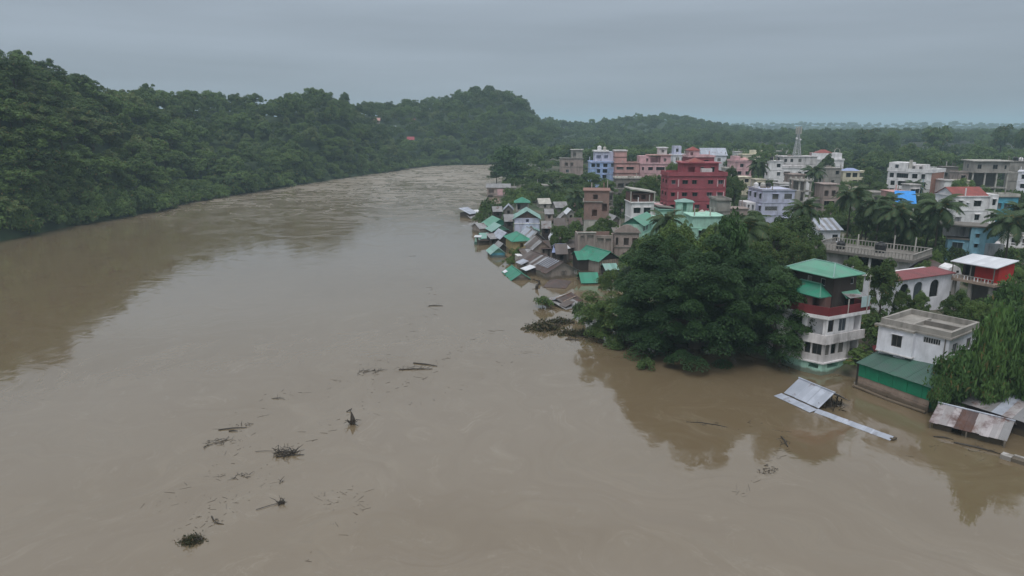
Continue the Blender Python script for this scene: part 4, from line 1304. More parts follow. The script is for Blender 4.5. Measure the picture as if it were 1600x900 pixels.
H.box('white_block', M_WHITE, 0, 0, -1.4, .85, .8, .42); H.box('dark_block', M_CONCD, .86, .05, -1.4, 3.4, .9, .34); H.box('coping', M_WHITE, .86, .62, .342, 3.6, .95, .46)
# -- red canopy and low arched wall between the two white houses
p = at(1361, 82.5, 0)
H = House('canopy_stall', 'red canopy over a low white arched wall between two white houses', (p.x, p.y, gh(p.x, p.y)), R(-20), 'stall')
H.part('arched_wall', MB().box(-.6, 0, -1, -.3, .2, 1.2).box(.4, 0, -1, .7, .2, 1.2).box(1.4, 0, -1, 1.7, .2, 1.2).box(-.6, 0.005, .8, 1.7, .195, 1.25), M_WHITE)
H.hip(.1, -.6, 1.7, 1.0, 1.7, .75, .2, M_MAROON, .3, name='canopy')
H.posts([(.1, -.6), (1.7, -.6), (1.7, 1.0), (.1, 1.0)], -1, 1.72, .05, M_CONCL, 'post')
# -- white house with three arched windows and a maroon roof
a, b = gp(1394, 440, 8), gp(1488, 427, 8)
rz = math.atan2(b.y - a.y, b.x - a.x); w = (b - a).length
H = House('house', 'white house with three arched windows below a maroon roof', (a.x, a.y, 2.4), rz)
H.body(rect(0, 0, w, 4.6), 0, 5.6, M_WHITEC, {0: [(1.9, 3.8, 2.3, 5.0, 'arch'), (5.0, 6.9, 2.3, 5.0, 'arch'), (8.7, 10.7, 2.3, 5.0, 'arch')], 1: [(1.4, 2.8, 2.6, 4.8, 'arch')]}, cap=False)
H.slab(rect(0, 0, w, 4.6), 5.6, .14, .25, M_WHITE, 'cornice')
H.part('roof', MB().sheet((-.4, -.45, 5.75), (w + .3, -.45, 5.75), (w + .3, 3.2, 6.1), (-.4, 3.2, 6.1), .1), tin('maroon_tin', (.21, .045, .05), (.17, .05, .05)))
# -- open house on stilts with the white roof and red wall
a, b = gp(1489, 406, 10), gp(1556, 417, 10)
rz = math.atan2(b.y - a.y, b.x - a.x); w = (b - a).length
c = gp(1572, 412, 10); dp = 5.2
H = House('house', 'raised house with a white roof, bright red wall and open balcony on columns', (a.x, a.y, 0), rz)
H.part('roof', MB().sheet((-.2, -.3, 9.85), (w + .3, -.3, 9.85), (w + .3, dp + .2, 10.5), (-.2, dp + .2, 10.5), .12), M_WHITETIN)
H.slab(rect(0, 0, w, dp), 7.0, .38, .35, M_TAN, 'balcony_slab')
H.box('wall', M_SCARLET, w * .45, 1.2, 7.385, w - .05, 1.35, 9.85)
H.box('wall', M_SCARLET, w - .2, 1.36, 7.385, w - .05, dp - .1, 9.95)
H.body(rect(.3, 2.4, w * .45 - .01, dp), 7.385, 10.0, M_WOODD, {0: [(.4, 1.3, 7.6, 9.4, 'open')]})
H.posts([(.1, .05), (w * .45, .05), (w - .1, .05), (.1, dp - .2)], 7.385, 9.87, .06, M_CONCD, 'post')
for i in range(13):
    H.box('baluster', M_WHITE if i % 3 else M_CONC, .15 + i * (w - .3) / 12 - .05, -.2, 7.385, .15 + i * (w - .3) / 12 + .05, -.1, 7.95)
H.box('handrail', M_CONC, 0, -.22, 7.952, w, -.08, 8.03)
H.posts([(.5, .4), (w * .48, .3), (w - .4, .4), (.5, dp - .5), (w - .4, dp - .5)], 0, 7.0, .22, M_CONC)
H.box('back_wall', M_CONCD, .4, dp - .3, 0, w - .4, dp - .1, 6.99)
H.box('ground_floor_slab', M_CONC, -.5, -.8, 1.5, w + .5, dp, 3.4)
# small white gable block in front of it
p = at(1469, 109, 0)
H = House('outbuilding', 'small white round topped outbuilding with two dark holes', (p.x, p.y, 2.4), R(8), 'outbuilding')
mb = MB(); prof = [(0, 0), (2.7, 0), (2.7, 4.6), (2.3, 5.5), (1.35, 6.0), (.4, 5.5), (0, 4.6)]
mb.solid([(q[0], 0, q[1]) for q in prof], [(q[0], 2.2, q[1]) for q in prof]); mb.build('wall', M_WHITE, H.root)
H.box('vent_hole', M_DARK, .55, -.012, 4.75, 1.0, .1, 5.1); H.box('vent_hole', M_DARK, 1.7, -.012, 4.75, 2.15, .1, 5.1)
# -- long building with the balustraded terrace
n_ = gp(1424, 397, 9.0); l_ = gp(1285, 372, 9.0); r_ = gp(1478, 393, 9.0)
rz = R(-47)
u = Vector((math.cos(rz), math.sin(rz))); 
w = 15.6
A = Vector((n_.x, n_.y)) - u * w
H = House('terrace_building', 'long dark building whose flat roof is ringed by a pale balustrade', (A.x, A.y, 2.4), rz, 'building')
dp = 8.0
P = rect(0, 0, w, dp)
H.slab(P, 5.2, .4, .7, M_CONCD, 'roof_slab')
def balustrade(H, x0, y0, x1, y1, z, mat=M_CONC, h=.95, step=.55):
    L = math.hypot(x1 - x0, y1 - y0); n = int(L / step)
    ang = math.atan2(y1 - y0, x1 - x0)
    bm = MB().box(-.07, -.07, z, .07, .07, z + h - .12).mesh('baluster', mat)
    for i in range(n + 1):
        link('baluster', bm, H.root, (x0 + (x1 - x0) * i / n, y0 + (y1 - y0) * i / n, 0), ang)
    for zz, t in ((z + h - .118, .12), (z - .1, .1)):
        o = MB().box(-.1, -.1, zz, L + .1, .1, zz + t).build('handrail' if t > .11 else 'base_rail', mat, H.root)
        o.location = (x0, y0, 0); o.rotation_euler = (0, 0, ang)
balustrade(H, -.5, -.55, w + .5, -.55, 5.72); balustrade(H, w + .55, -.3, w + .55, dp + .4, 5.72); balustrade(H, -.5, dp + .5, w + .5, dp + .5, 5.72); balustrade(H, -.55, -.3, -.55, dp + .4, 5.72)
H.body(rect(.6, .5, 5.2, dp - .5), 0, 5.19, M_DWHITE, {0: [(1.0, 2.0, 1.5, 3.5, 'win')], 3: [(2, 3.2, 2, 3.5, 'win')]})
H.body(rect(w - 3.6, .4, w - .4, dp - .5), 0, 5.19, M_DWHITE, {0: [(.8, 1.9, .3, 3.2, 'open')], 1: [(1.2, 2.4, 1.8, 3.4, 'win')]})
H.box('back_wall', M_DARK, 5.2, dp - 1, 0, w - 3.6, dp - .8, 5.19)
H.posts([(6.5, .1), (9.2, .1), (11.6, .1)], 0, 5.19, .18, M_WHITE)
H.posts([(2.8, 3.5), (5.0, 5), (10, dp + .45), (13.5, dp + .45)], 5.61, 8.2, .09, M_CONCL, 'rebar_column')
for x in (7.5, 10.5):
    H.box('beam', M_CONCD, x, .3, 4.8, x + .3, dp - 1, 5.18)
p = H.world(3.0, 2.6, 5.6); tank(p, .75, 1.5, 'black water tank at the shaded end of the balustraded roof')
p = H.world(9.3, 4.0, 5.6); tank(p, .95, 1.9, 'big black water tank at the middle of the balustraded roof')
# wing to the right of the corner
B = Vector((n_.x, n_.y))
H = House('terrace_wing', 'white wing with a brown sloping roof beside the balustraded building', (B.x + 1.2, B.y + .3, 2.4), R(16), 'building')
H.body(rect(0, 0, 6.5, 5), 0, 4.0, M_DWHITE, {0: [(.5, 1.5, .4, 3.0, 'open'), (3.5, 4.6, 1.6, 2.9, 'win')]})
H.shed(0, 0, 6.5, 5, 4.0, 5.0, .4, M_DBROWNTIN)
# -- striped roof house behind the terrace
p = at(1273, 150, 0)
H = House('house', 'white house under a grey roof with pale stripes, behind the balustraded terrace', (p.x, p.y, 2.4), R(2))
w = solve_w(at(1273, 150, 6), R(2), 1308)
H.body(rect(0, 0, w, 5), 0, 5.6, M_WHITEC, {0: [(.25, 1.1, 3.2, 4.9, 'win'), (3.2, 4.4, 3.2, 4.6, 'win')], 3: [(2, 3.2, 3.2, 4.6, 'win')]})
for i in range(8):
    x0 = -.4 + i * (w + .8) / 8; x1 = x0 + (w + .8) / 8 + .03; l = .02 * (i % 2)
    H.part('roof_sheet', MB().sheet((x0, -.5, 5.6 + l), (x1, -.5, 5.6 + l), (x1 + .3, 5.5, 7.5 + l), (x0 + .3, 5.5, 7.5 + l), .04), [M_GREYTIN, M_ZINC][i % 2])
# ------------------------------------------------------------------ the town
# light blue stepped house
H = block('light blue house with a narrow tower of small square windows', 1479, 1512, 141, -28, 371, 6, M_CYAN, [[(.3, 1.0), (.75, .8)], [(.47, 1.7)]], right=[[], [.5]], name='house', cat='house', parapet=.3, roofm=M_CONCD, slabm=M_CONCD, proud=.02)
w0 = H.w
zt = zof(355, 139) - 2.2
H.body(rect(w0 + .02, -.35, w0 + 2.7, 5), 0, zt, M_CYAN, {0: [(.9, 1.5, zt - 2.0, zt - 1.2, 'win'), (.85, 1.45, zt - 4.0, zt - 3.2, 'win'), (.8, 1.4, zt - 6.2, zt - 5.2, 'win')]}, name='tower')
H.slab(rect(-1.5, -.5, w0 + 3.2, 6.0), zt + .02, .25, .1, M_CONCD, 'roof_slab')
H.part('stair_wall', MB().solid([(w0 + 2.75, 0, zt - 3.0), (w0 + 4.2, 0, zt - 3.0), (w0 + 5.6, 0, zt - .9), (w0 + 5.8, 0, zt - .1), (w0 + 2.75, 0, zt - .1)], [(w0 + 2.75, .2, zt - 3.0), (w0 + 4.2, .2, zt - 3.0), (w0 + 5.6, .2, zt - .9), (w0 + 5.8, .2, zt - .1), (w0 + 2.75, .2, zt - .1)]), M_CYAN)
H.body(rect(w0 + 2.75, 1.2, w0 + 6, 5), 0, zt - 3.2, M_DWHITE)
H.body(rect(-.8, 2.5, w0, 6.5), H.h + .3, zt, M_DWHITE, {0: [(2.9, 3.7, H.h + .5, zt - .3, 'open')]}, name='roof_room')
# white house with the red tin roof
H = block('white three storey house under a red tin roof, behind the light blue house', 1489, 1541, 176, 2, 306, 8, M_WHITE, [[.3, .7], [(.16, 1.8, 'open', 1.5), (.72, 1.1)], [(.17, .9), (.68, 1.7), (.38, .35, 'win', .4)]],
          right=[[.3, .7], [.3, .7], [.3, .7]], left=[[.5], [.5], [.5]], name='house', cat='house', parapet=.25, slabm=M_WHITE)
H.gable(0, .2, H.w * .96, 8, H.h + .25, 1.9, 'x', .35, M_REDTIN, M_WHITE)
H.body(rect(H.w + .02, -.6, H.w + 2.0, 5), 0, H.h + .6, M_WHITE, {0: fr(2, [.5], .9, 2.0, 1.6, 'pale') + fr(2, [.5], .9, 4.9, 1.6, 'pale') + fr(2, [.5], .9, 8.2, 1.6, 'pale')}, name='stair_tower')
# teal house, its green terrace
H = block('teal house partly hidden by palms, right of the red tin roof', 1553, 1588, 186, 0, 303, 4, M_TEAL, [[.5], [(.2, .8), (.55, 1.6)]], name='house', cat='house', parapet=.9, pmat=M_CONCL, slabm=M_CONCD)
# white balcony house at the edge
H = block('white house with a railed balcony half cut off by the picture edge', 1563, 1612, 150, -26, 366, 6, M_WHITE, [[(.15, 1.2, 'open', 2.4), (.6, 1.4)], [(.45, 1.2), (.8, 1.2)]], name='house', cat='house', parapet=.3, slabm=M_CONCL)
H.slab(rect(-.8, -1.5, H.w, -.15), H.fh - .1, .2, 0, M_CONCL, 'balcony_slab')
balustrade(H, -.7, -1.4, H.w, -1.4, H.fh + .2, M_WHITE, .9, .9)
H.posts([(0, -1.3), (3, -1.3), (5.5, -1.3)], 0, H.fh - .1, .12, M_WHITE)
# big white block
H = block('big white four storey block with a bare orange brick side', 1385, 1453, 262, -50, 262, 12, M_WHITE,
          [[.15, .5, .8], [(.14, 1.3), (.38, 3.0), (.62, 1.0), (.78, 1.2)], [(.14, 1.3), (.4, 3.6), (.66, 1.4), (.85, 1.2)], [(.1, 1.3), (.35, 3.6), (.63, 1.6), (.82, 1.1)]], left=[[.5], [.5], [.5], [.5]], parapet=1.2, wsize=(1.3, 1.7))
mb = MB().box(H.w + .02, .05, 0, H.w + .22, 10.95, H.h - .1); mb.build('brick_side', M_BRICKO, H.root)
mb = MB()
H.box('paint_stripe', M_CYAN, H.w * .82, -.04, 3, H.w * .82 + .5, -.003, H.h - 2.4)
H.body(rect(-.1, .5, H.w * .42, 8), H.h + .2, H.h + 3.2, M_WHITE, {0: [(2.2, 3.4, H.h + 1, H.h + 2.5, 'win')]}, name='roof_storey')
H.body(rect(H.w * .45, 2, H.w * .75, 8), H.h + .2, H.h + 2.6, M_DWHITE, {0: [(.6, 1.8, H.h + .8, H.h + 2.0, 'open'), (3, 4.2, H.h + .8, H.h + 2.0, 'open')]}, name='roof_room')
for i in range(9):
    H.box('picket', M_WHITE, H.w * .84 + i * .42, -.1, H.h + 1.2, H.w * .84 + i * .42 + .2, .08, H.h + 2.3)
H.box('wall_heater', M_CONCL, H.w * .44, 1.2, H.h + .2, H.w * .44 + .9, 2.0, H.h + 4.2)
# brown concrete neighbour, open frame building, grey mass, white edge block
H = block('brown unfinished concrete house beside the brick sided block', 1470, 1494, 272, -10, 260, 5, M_CONCD, [[.5], [(.3, 2.0, 'open', 1.8), (.75, 1.6, 'open', 1.8)], [(.25, 1.5, 'open', 1.6), (.7, 1.6, 'open', 1.6)]], cat='building', parapet=.3)
p = at(1512, 262, 0); zt = zof(251, 262) - 3
H = House('unfinished_building', 'unfinished concrete frame with open lower floors and a walled top storey', (p.x, p.y, 3), R(-9), 'building')
w = solve_w(at(1512, 262, 12), R(-9), 1569)
for k, z in enumerate((4.2, zt - 4.4)):
    H.slab(rect(0, 0, w + (2.5 if k else 0), 9), z, .35, .3, M_CONC)
H.posts([(x, y) for x in (.3, w * .36, w * .68, w - .3) for y in (.3, 8.5)], 0, zt - 4.4, .22, M_CONCL)
H.body(rect(.2, .2, w - .2, 8.8), zt - 4.05, zt - .3, M_CONC, {0: [(1.2, 2.6, zt - 3, zt - 1.4, 'win'), (6.4, 8.0, zt - 3, zt - 1.4, 'win'), (w - 2.0, w - 1.3, zt - 3, zt - 1.6, 'win')], 3: [(3, 4.4, zt - 3, zt - 1.4, 'win')]})
H.slab(rect(0, 0, w, 9), zt - .29, .35, .6, M_CONCL, 'roof_slab')
H.box('back_wall', M_CONCD, .5, 7.5, 0, w - .5, 7.7, zt - 4.4)
for x in (w * .4, w * .75):
    H.box('partition', M_CONC, x, 2, 0, x + .2, 7.5, 4.2)
H = block('grey bare concrete building at the end of the unfinished frame', 1574, 1604, 268, -25, 251, 6, M_CONC, [[], [], [], []], parapet=.4, slabm=M_CONCD)
p = H.world(H.w * .35, 3, H.h + .2); tank(p, .9, 1.6, 'black water tank on the bare grey concrete building')
p = H.world(H.w * .62, 3, H.h + .2); tank(p, .8, 1.4, 'white water tank on the bare grey concrete building', M_WHITE)
H = block('tall white block cut off by the picture edge, with two columns of dark windows', 1587, 1640, 240, -38, 267, 8, M_WHITEC, [[.2, .6], [.2, .6], [.2, .6], [.2, .6]], parapet=.4)
# cream house with the blue roof
H = block('cream house with dark square windows below a low blue roof', 1316, 1355, 297, 0, 267, 4.5, M_CREAM, [[(.15, 1.7), (.75, 1.7)], [(.5, 1.7), (.75, 1.7)], [(.22, 1.8), (.48, 1.8), (.76, 1.8)]], right=[[.5], [.5], [.5]], name='house', cat='house', parapet=.25, wsize=(1.8, 1.8))
H.hip(.5, .3, H.w * .66, 4.2, H.h + .22, 1.1, .2, M_BLUETIN)
H.body(rect(H.w + .02, 1.5, H.w + 2.6, 4.4), 0, H.h - .6, M_CREAM, name='annex')
# grey shed next to it and stepped white house behind
H = block('grey plastered block with a dark doorway beside the cream house', 1289, 1313, 292, 0, 262, 7, M_CONC, [[], [(.5, 1.4, 'open', 1.8)], [(.75, 1.2)]], parapet=.3)
H = block('stepped white house with a curved roof frame on top', 1261, 1317, 345, 0, 248, 10, M_WHITE, [[.3, .6], [.3, .6], [.2, .55, .8], [(.6, 1.4)]], name='house', cat='house', parapet=.8)
H.body(rect(H.w * .28, 1.5, H.w * .97, 8), H.h + .2, H.h + 3.4, M_WHITE, {0: [(H.w * .3, H.w * .3 + 1.2, H.h + .8, H.h + 2.4, 'win')]}, name='roof_storey')
H.hip(H.w * .3, 2, H.w * .7, 7, H.h + 3.4, 1.6, .2, M_REDTIN)
mb = MB().tube([(H.w * .78, 3, H.h + 3.2), (H.w * .8, 3, H.h + 5), (H.w * .86, 3, H.h + 5.8), (H.w * .93, 3, H.h + 5.0), (H.w * .95, 3, H.h + 3.2)], [.15] * 5, 6); mb.build('roof_arch', M_CONCL, H.root)
# white two part block
H = block('white three storey block with a taller stair end and roof parapet', 1201, 1221, 288, 0, 251, 5, M_WHITE, [[.5], [.6], [(.75, 1.2)], [(.7, 1.3)]], left=[[.5], [.5], [.5], [.5]], parapet=.3, cat='building')
w0 = H.w; zr = zof(263, 288) - 2.2
H.body(rect(w0 + .02, .4, w0 + 12.2, 8), 0, zr, M_WHITE, {0: [(1, 3.4, zr - 3.0, zr - 1.3, 'win'), (5.0, 5.7, zr - 2.6, zr - 1.9, 'win'), (6.8, 8.0, zr - 3, zr - 1.3, 'win'), (9.2, 11.4, zr - 3, zr - 1.3, 'win'), (1, 3, zr - 6.4, zr - 4.8, 'win'), (6.8, 8, zr - 6.4, zr - 4.8, 'win')]}, name='long_wall')
H.slab(rect(w0 + .3, .4, w0 + 12.2, 8), zr + .003, .2, .25, M_WHITE, 'roof_slab')
H.ring(rect(w0 + .3, .2, w0 + 12.4, 8), zr + .21, .8, .15, M_DWHITE)
p = H.world(w0 * .35, 3, H.h + .2); tank(p, .85, 1.6, 'black water tank on the stair end of the white three storey block')
p = H.world(w0 * .8, 3, H.h + .2); tank(p, .8, 1.5, 'black water tank nearer the ledge on the white three storey block')
H = block('grey white block with three small windows beneath the mobile phone mast', 1222, 1275, 335, 2, 244, 9, M_DWHITE, [[.2, .5], [.2, .5], [.2, .5], [(.08, 1.2), (.26, 1.2), (.5, 1.3)]], parapet=.4)
MASTB = H
# mobile phone mast
zb = H.loc.z + H.h
p = at(1240, 341, 0); ztop = zof(197, 341)
T = empty('phone_mast', 'grey lattice mobile phone mast with antenna panels standing on a roof', 'mast', (p.x, p.y, zb))
hT = ztop - zb
for sx in (-1, 1):
    for sy in (-1, 1):
        MB().tube([(sx * 1.5, sy * 1.5, 0), (sx * .55, sy * .55, hT * .62), (sx * .3, sy * .3, hT * .95)], [.16, .13, .09], 5).build('leg', M_STEEL, T)
mb = MB()
for k in range(7):
    z0, z1 = hT * .9 * k / 7, hT * .9 * (k + 1) / 7
    s0, s1 = 1.5 - .95 * min(1, z0 / (hT * .62)), 1.5 - .95 * min(1, z1 / (hT * .62))
    s0, s1 = max(.35, s0), max(.35, s1)
    for (a, b) in (((-1, -1), (1, -1)), ((1, -1), (1, 1)), ((1, 1), (-1, 1)), ((-1, 1), (-1, -1))):
        mb.tube([(a[0] * s0, a[1] * s0, z0), (b[0] * s1, b[1] * s1, z1)], [.07, .07], 4)
        mb.tube([(b[0] * s0, b[1] * s0, z0), (a[0] * s1, a[1] * s1, z1)], [.07, .07], 4)
        mb.tube([(a[0] * s1, a[1] * s1, z1), (b[0] * s1, b[1] * s1, z1)], [.07, .07], 4)
mb.build('bracing', M_STEEL, T)
for k in range(6):
    a = k * math.pi / 3
    b = MB().box(-.22, -.1, 0, .22, .1, 3.4).build('antenna_panel', M_CONCL, T)
    b.location = (math.cos(a) * 1.25, math.sin(a) * 1.25, hT * .74); b.rotation_euler = (0, 0, a + math.pi / 2)
    MB().tube([(0, 0, hT * .8), (math.cos(a) * 1.2, math.sin(a) * 1.2, hT * .8)], [.06, .06], 4).build('panel_bracket', M_STEEL, T)
for k, (z, rr_) in enumerate(((hT * .6, .55), (hT * .56, .45))):
    MB().tube([(-.9 + k * 1.8, -.6, z), (-.9 + k * 1.8, -.9, z)], [rr_, rr_ * .9], 10).build('dish', M_WHITE, T)
MB().tube([(0, 0, hT * .9), (0, 0, hT + 1.0)], [.07, .03], 5).build('lightning_rod', M_STEEL, T)
# lilac block
H = block('lilac three storey block with a dark flat roof and low side wing', 1190, 1240, 196, 2, 296, 11, M_LILAC, [[(.75, 1.4)], [(.3, 3.2, 'louver', 1.2), (.82, 2.2, 'louver', 1.2)], [(.4, 1.5), (.8, 2.0, 'louver')]],
          left=[[.2, .55, .85], [.12, .5, .85], [.15, .5, .85]], parapet=.35, roofm=M_CONCD, slabm=M_LILAC, pmat=M_CONCD)
H.body(rect(-2.6, 4.5, -.02, 11), 0, H.fh * 2 - .4, M_WHITE, {0: [(.3, .9, H.fh + .4, H.fh * 2 - 1.0, 'open'), (1.5, 2.2, H.fh + .4, H.fh * 2 - 1.0, 'open')], 3: [(1.5, 2.5, H.fh + .5, H.fh * 2 - 1, 'open'), (4, 5, H.fh + .5, H.fh * 2 - 1, 'open')]}, name='wing')
H.box('end_wall', M_CONC, H.w + .02, -.1, 0, H.w + 1.6, 6, H.h)
for (x, lab, m) in ((1.0, 'white square topped water tank at the corner of the lilac block roof', M_WHITE), (3.0, 'pale water tank on the lilac block roof', M_CONCL), (4.6, 'black water tank on the lilac block roof', M_TANK)):
    p = H.world(x, 8, H.h + .2); tank(p, .7, 1.5, lab, m)
# raw frames right of the lilac block
p = at(1242, 206, 0)
H = House('unfinished_house', 'raw concrete frame house with open bays next to the lilac block', (p.x, p.y, 2.2), R(2), 'house')
w = solve_w(at(1242, 206, 8), R(2), 1262)
zt = zof(281, 206) - 2.2
for k in range(4):
    H.slab(rect(0, 0, w, 7), zt * k / 4 + 2.6, .3, .25, M_CONC)
H.posts([(x, y) for x in (.25, w * .5, w - .25) for y in (.25, 6.6)], 0, zt + .4, .2, M_CONCL)
H.box('back_wall', M_CONC, .3, 4.5, 0, w - .3, 4.7, zt)
H.box('infill_wall', M_PLASTERP, .46, .3, 0, w * .48, .5, 2.59); H.box('infill_wall', M_WHITE, w * .55, .3, 5.2, w * .8, .5, 7)
H = block('flat roofed concrete verandah house among the palms', 1263, 1284, 205, 0, 311, 7, M_CONC, [[.4], [(.3, 1.4, 'open', 2), (.75, 1.3, 'open', 2)]], name='house', cat='house', parapet=.3)
H = block('brown plaster house with one wide dark window, behind the palms', 1285, 1308, 203, 0, 287, 6, M_PLASTERP, [[(.5, 2.6, 'open', 1.4)], [(.45, 2.6, 'win', 1.8)], [(.2, 1.2, 'open', 1.7), (.7, 1.2, 'open', 1.7)]], name='house', cat='house', parapet=.3)
# small houses round the blue tarpaulin
H = block('small pinkish house in front of the big white block', 1393, 1421, 216, 0, 299, 7, M_SALMON, [[.5], [(.3, 1.5, 'open', 1.7), (.7, 1.5)]], name='house', cat='house', parapet=.3)
p = at(1394, 186, 0)
H = House('house', 'narrow white house with a bright blue tarpaulin roof cover', (p.x, p.y, 2.2), R(-24))
w = solve_w(at(1394, 186, 8), R(-24), 1422); zt = zof(316, 186) - 2.2
H.body(rect(0, 0, w, 6), 0, zt, M_DWHITE, {0: [(.7, 1.7, zt - 2.2, zt - .9, 'open'), (2.8, 3.7, zt - 2.2, zt - .9, 'win'), (1.5, 2.4, zt - 5, zt - 3.7, 'open')]})
H.shed(0, 0, w, 6, zt, zt + 2.4, .4, M_BLUETARP, 'tarpaulin')
# yellow white and pink houses at the back
H = block('long pale yellow house at the back of the town', 1160, 1213, 395, 0, 241, 9, M_CREAM, [[.2, .5], [.2, .6], [(.2, 1.5), (.55, 1.5), (.8, 1.5)]], name='house', cat='house', parapet=.5)
H.body(rect(H.w * .3, 2, H.w * .6, 7), H.h + .2, H.h + 2.6, M_CREAM, name='roof_room')
H = block('pink balconied house with a stepped top, behind a tall palm', 1147, 1174, 300, 3, 250, 9, M_PINK, [[.3], [(.3, 1.4), (.7, 1.2)], [(.3, 1.4), (.75, 1.4)], [(.4, 1.3)]], name='house', cat='house', parapet=.7)
H.body(rect(H.w * .05, 2, H.w * .4, 7), H.h + .2, H.h + 2.2, M_PINK, name='roof_room'); H.hip(H.w * .45, 1, H.w * .95, 6, H.h + .5, 1.2, .2, M_SALMON)
H = block('cream gabled annex stepping down from the pink balconied house', 1152, 1172, 280, 3, 276, 6, M_CREAM, [[], [.4], [.7]], name='house', cat='house', parapet=.3)
# crimson building
H = block('crimson four storey building with a set back top floor', 1043, 1133, 200, 1, 269, 9, M_RED,
          [[.1, .3, .6, .85], [(.09, 1.0), (.29, 1.3), (.52, 1.2), (.73, 1.2)], [(.09, 1.0), (.29, 1.3), (.47, 1.3), (.72, 1.3), (.9, 1.3)], [(.09, 1.0), (.29, 1.4), (.45, 1.2), (.73, 1.3), (.9, 1.3)]],
          left=[[.3, .7], [.3, .7], [.3, .7], [.3, .7]], right=[[.5], [.5], [.5], [.5]], parapet=1.1, wsize=(1.2, 1.15), kind='win', slabm=M_RED)
for z in (2, 3):
    for x in (.165, .84, .955):
        H.box('pilaster', M_PINK, H.w * x, -.16, z * H.fh + .5, H.w * x + .32, -.003, z * H.fh + 2.5)
H.body(rect(H.w * .28, 2.5, H.w * .9, 8.6), H.h + .2, H.h + 3.4, M_RED, {0: [(1.5, 3.4, H.h + .6, H.h + 2.4, 'open'), (5, 6, H.h + 1, H.h + 2.4, 'win'), (8, 9, H.h + 1, H.h + 2.4, 'win')]}, name='top_storey')
H.slab(rect(H.w * .28, 2.5, H.w * .9, 8.6), H.h + 3.4, .25, .6, M_RED, 'roof_slab')
H.box('roof_shed', M_DWHITE, H.w * .58, .8, H.h + .205, H.w * .76, 2.3, H.h + 2.0)
H.hip(H.w * .4, 3.5, H.w * .66, 8, H.h + 3.66, 1.2, .2, M_REDTIN)
# behind it
H = block('crimson pink house with a small red roof turret, behind the crimson building', 1074, 1114, 245, 0, 243, 9, M_RED, [[.3, .6], [.3, .6], [.3, .6], [.3, .6], [(.3, 1.4), (.7, 1.4)]], name='house', cat='house', parapet=.6, pmat=M_PINK, slabm=M_PINK)
H.body(rect(.3, 1.5, H.w * .45, 6), H.h + .2, H.h + 2.2, M_PINK, {0: [(.6, 1.6, H.h + .6, H.h + 1.7, 'open')]}, name='turret'); H.hip(.3, 1.5, H.w * .45, 6, H.h + 2.2, 1.3, .3, M_REDTIN)
H = block('grey blue narrow house with a tall stair head', 1051, 1073, 330, 0, 241, 8, M_WHITEC, [[.5], [.5], [.3, .7], [.3, .7]], name='house', cat='house', parapet=.5)
H.body(rect(.4, 1.5, H.w * .6, 6), H.h + .2, H.h + 4.2, M_LILAC, {0: [(1, 2.2, H.h + 1.5, H.h + 3, 'win')]}, name='stair_tower')
H = block('wide house with a pale zinc roof behind the crimson roofs', 1096, 1134, 350, 0, 242, 9, M_WHITEC, [[.2, .6], [.2, .6], [(.3, 1.5), (.7, 1.5)]], name='house', cat='house', parapet=.2)
H.gable(0, 0, H.w, 9, H.h + .22, 3.2, 'x', .5, M_ZINC, M_WHITEC)
# pink, salmon, blue row
H = block('pink house with a balcony and parapeted roof terrace', 999, 1050, 305, 0, 254, 10, M_PINK, [[.3, .6], [.3, .6], [(.1, .7), (.33, 1.8), (.63, 3.2), (.9, 1.2)]], parapet=.7, name='house', cat='house', wsize=(1.4, 1.4))
H.body(rect(0, 2, H.w * .34, 8), H.h + .2, H.h + 3.4, M_PINK, {0: [(3.0, 3.8, H.h + 1, H.h + 2.4, 'win')]}, name='roof_room')
H.body(rect(H.w * .36, 3.5, H.w * .64, 8), H.h + .2, H.h + 3.0, M_PINK, {0: [(.5, 3.2, H.h + .6, H.h + 2.5, 'open')]}, name='loggia')
H.body(rect(H.w * .65, 1.6, H.w * .96, 8), H.h + .2, H.h + 3.6, M_PINK, {0: [(1.4, 2.4, H.h + 1, H.h + 2.4, 'win')]}, name='roof_room')
H.slab(rect(H.w * .3, 1.6, H.w * .96, 8), H.h + 3.62, .25, .5, M_SALMON, 'roof_slab')
H.body(rect(H.w * .62, 3, H.w * .86, 8), H.h + 3.9, H.h + 6.6, M_DWHITE, {0: [(1, 2, H.h + 4.8, H.h + 6, 'win')]}, name='stair_tower')
H.slab(rect(H.w * .62, 3, H.w * .86, 8), H.h + 6.62, .4, .4, M_WHITE, 'stair_roof')
H = block('salmon house with brown bands wedged between the blue and pink houses', 961, 998, 300, 0, 254, 9, M_SALMON, [[], [(.3, 2.4, 'open', 1.6), (.7, 2.0, 'open', 1.6)], [(.2, 2.6, 'win', 1.2), (.62, 2.8, 'win', 1.2)]], name='house', cat='house', parapet=.4, slabm=M_MAROONB, proud=.3)
H.body(rect(0, 2, H.w * .5, 8), H.h + .2, H.h + 5.0, M_SALMON, name='roof_room'); H.slab(rect(0, 2, H.w * .5, 8), H.h + 5.0, .45, .3, M_DWHITE, 'roof_slab')
H.slab(rect(0, 2, H.w * .5, 8), H.h + 2.4, .3, .1, M_MAROONB)
H = block('sky blue five storey house with dark blue windows', 922, 959, 305, 0, 252, 9, M_BLUE, [[.5], [.5], [(.6, 1.5)], [(.35, 1.2), (.62, 1.7)], [(.12, 1.4), (.33, 1.2), (.63, 1.6), (.93, 1.1)]], name='house', cat='house', parapet=.5, wsize=(1.5, 1.6), slabm=M_LILAC)
H.body(rect(H.w * .2, 1.5, H.w * .98, 8), H.h + .2, H.h + 4.4, M_LILAC, {0: [(.6, 2.6, H.h + 1.6, H.h + 3.0, 'open'), (4.0, 5.6, H.h + 1.6, H.h + 3, 'open')]}, name='top_storey')
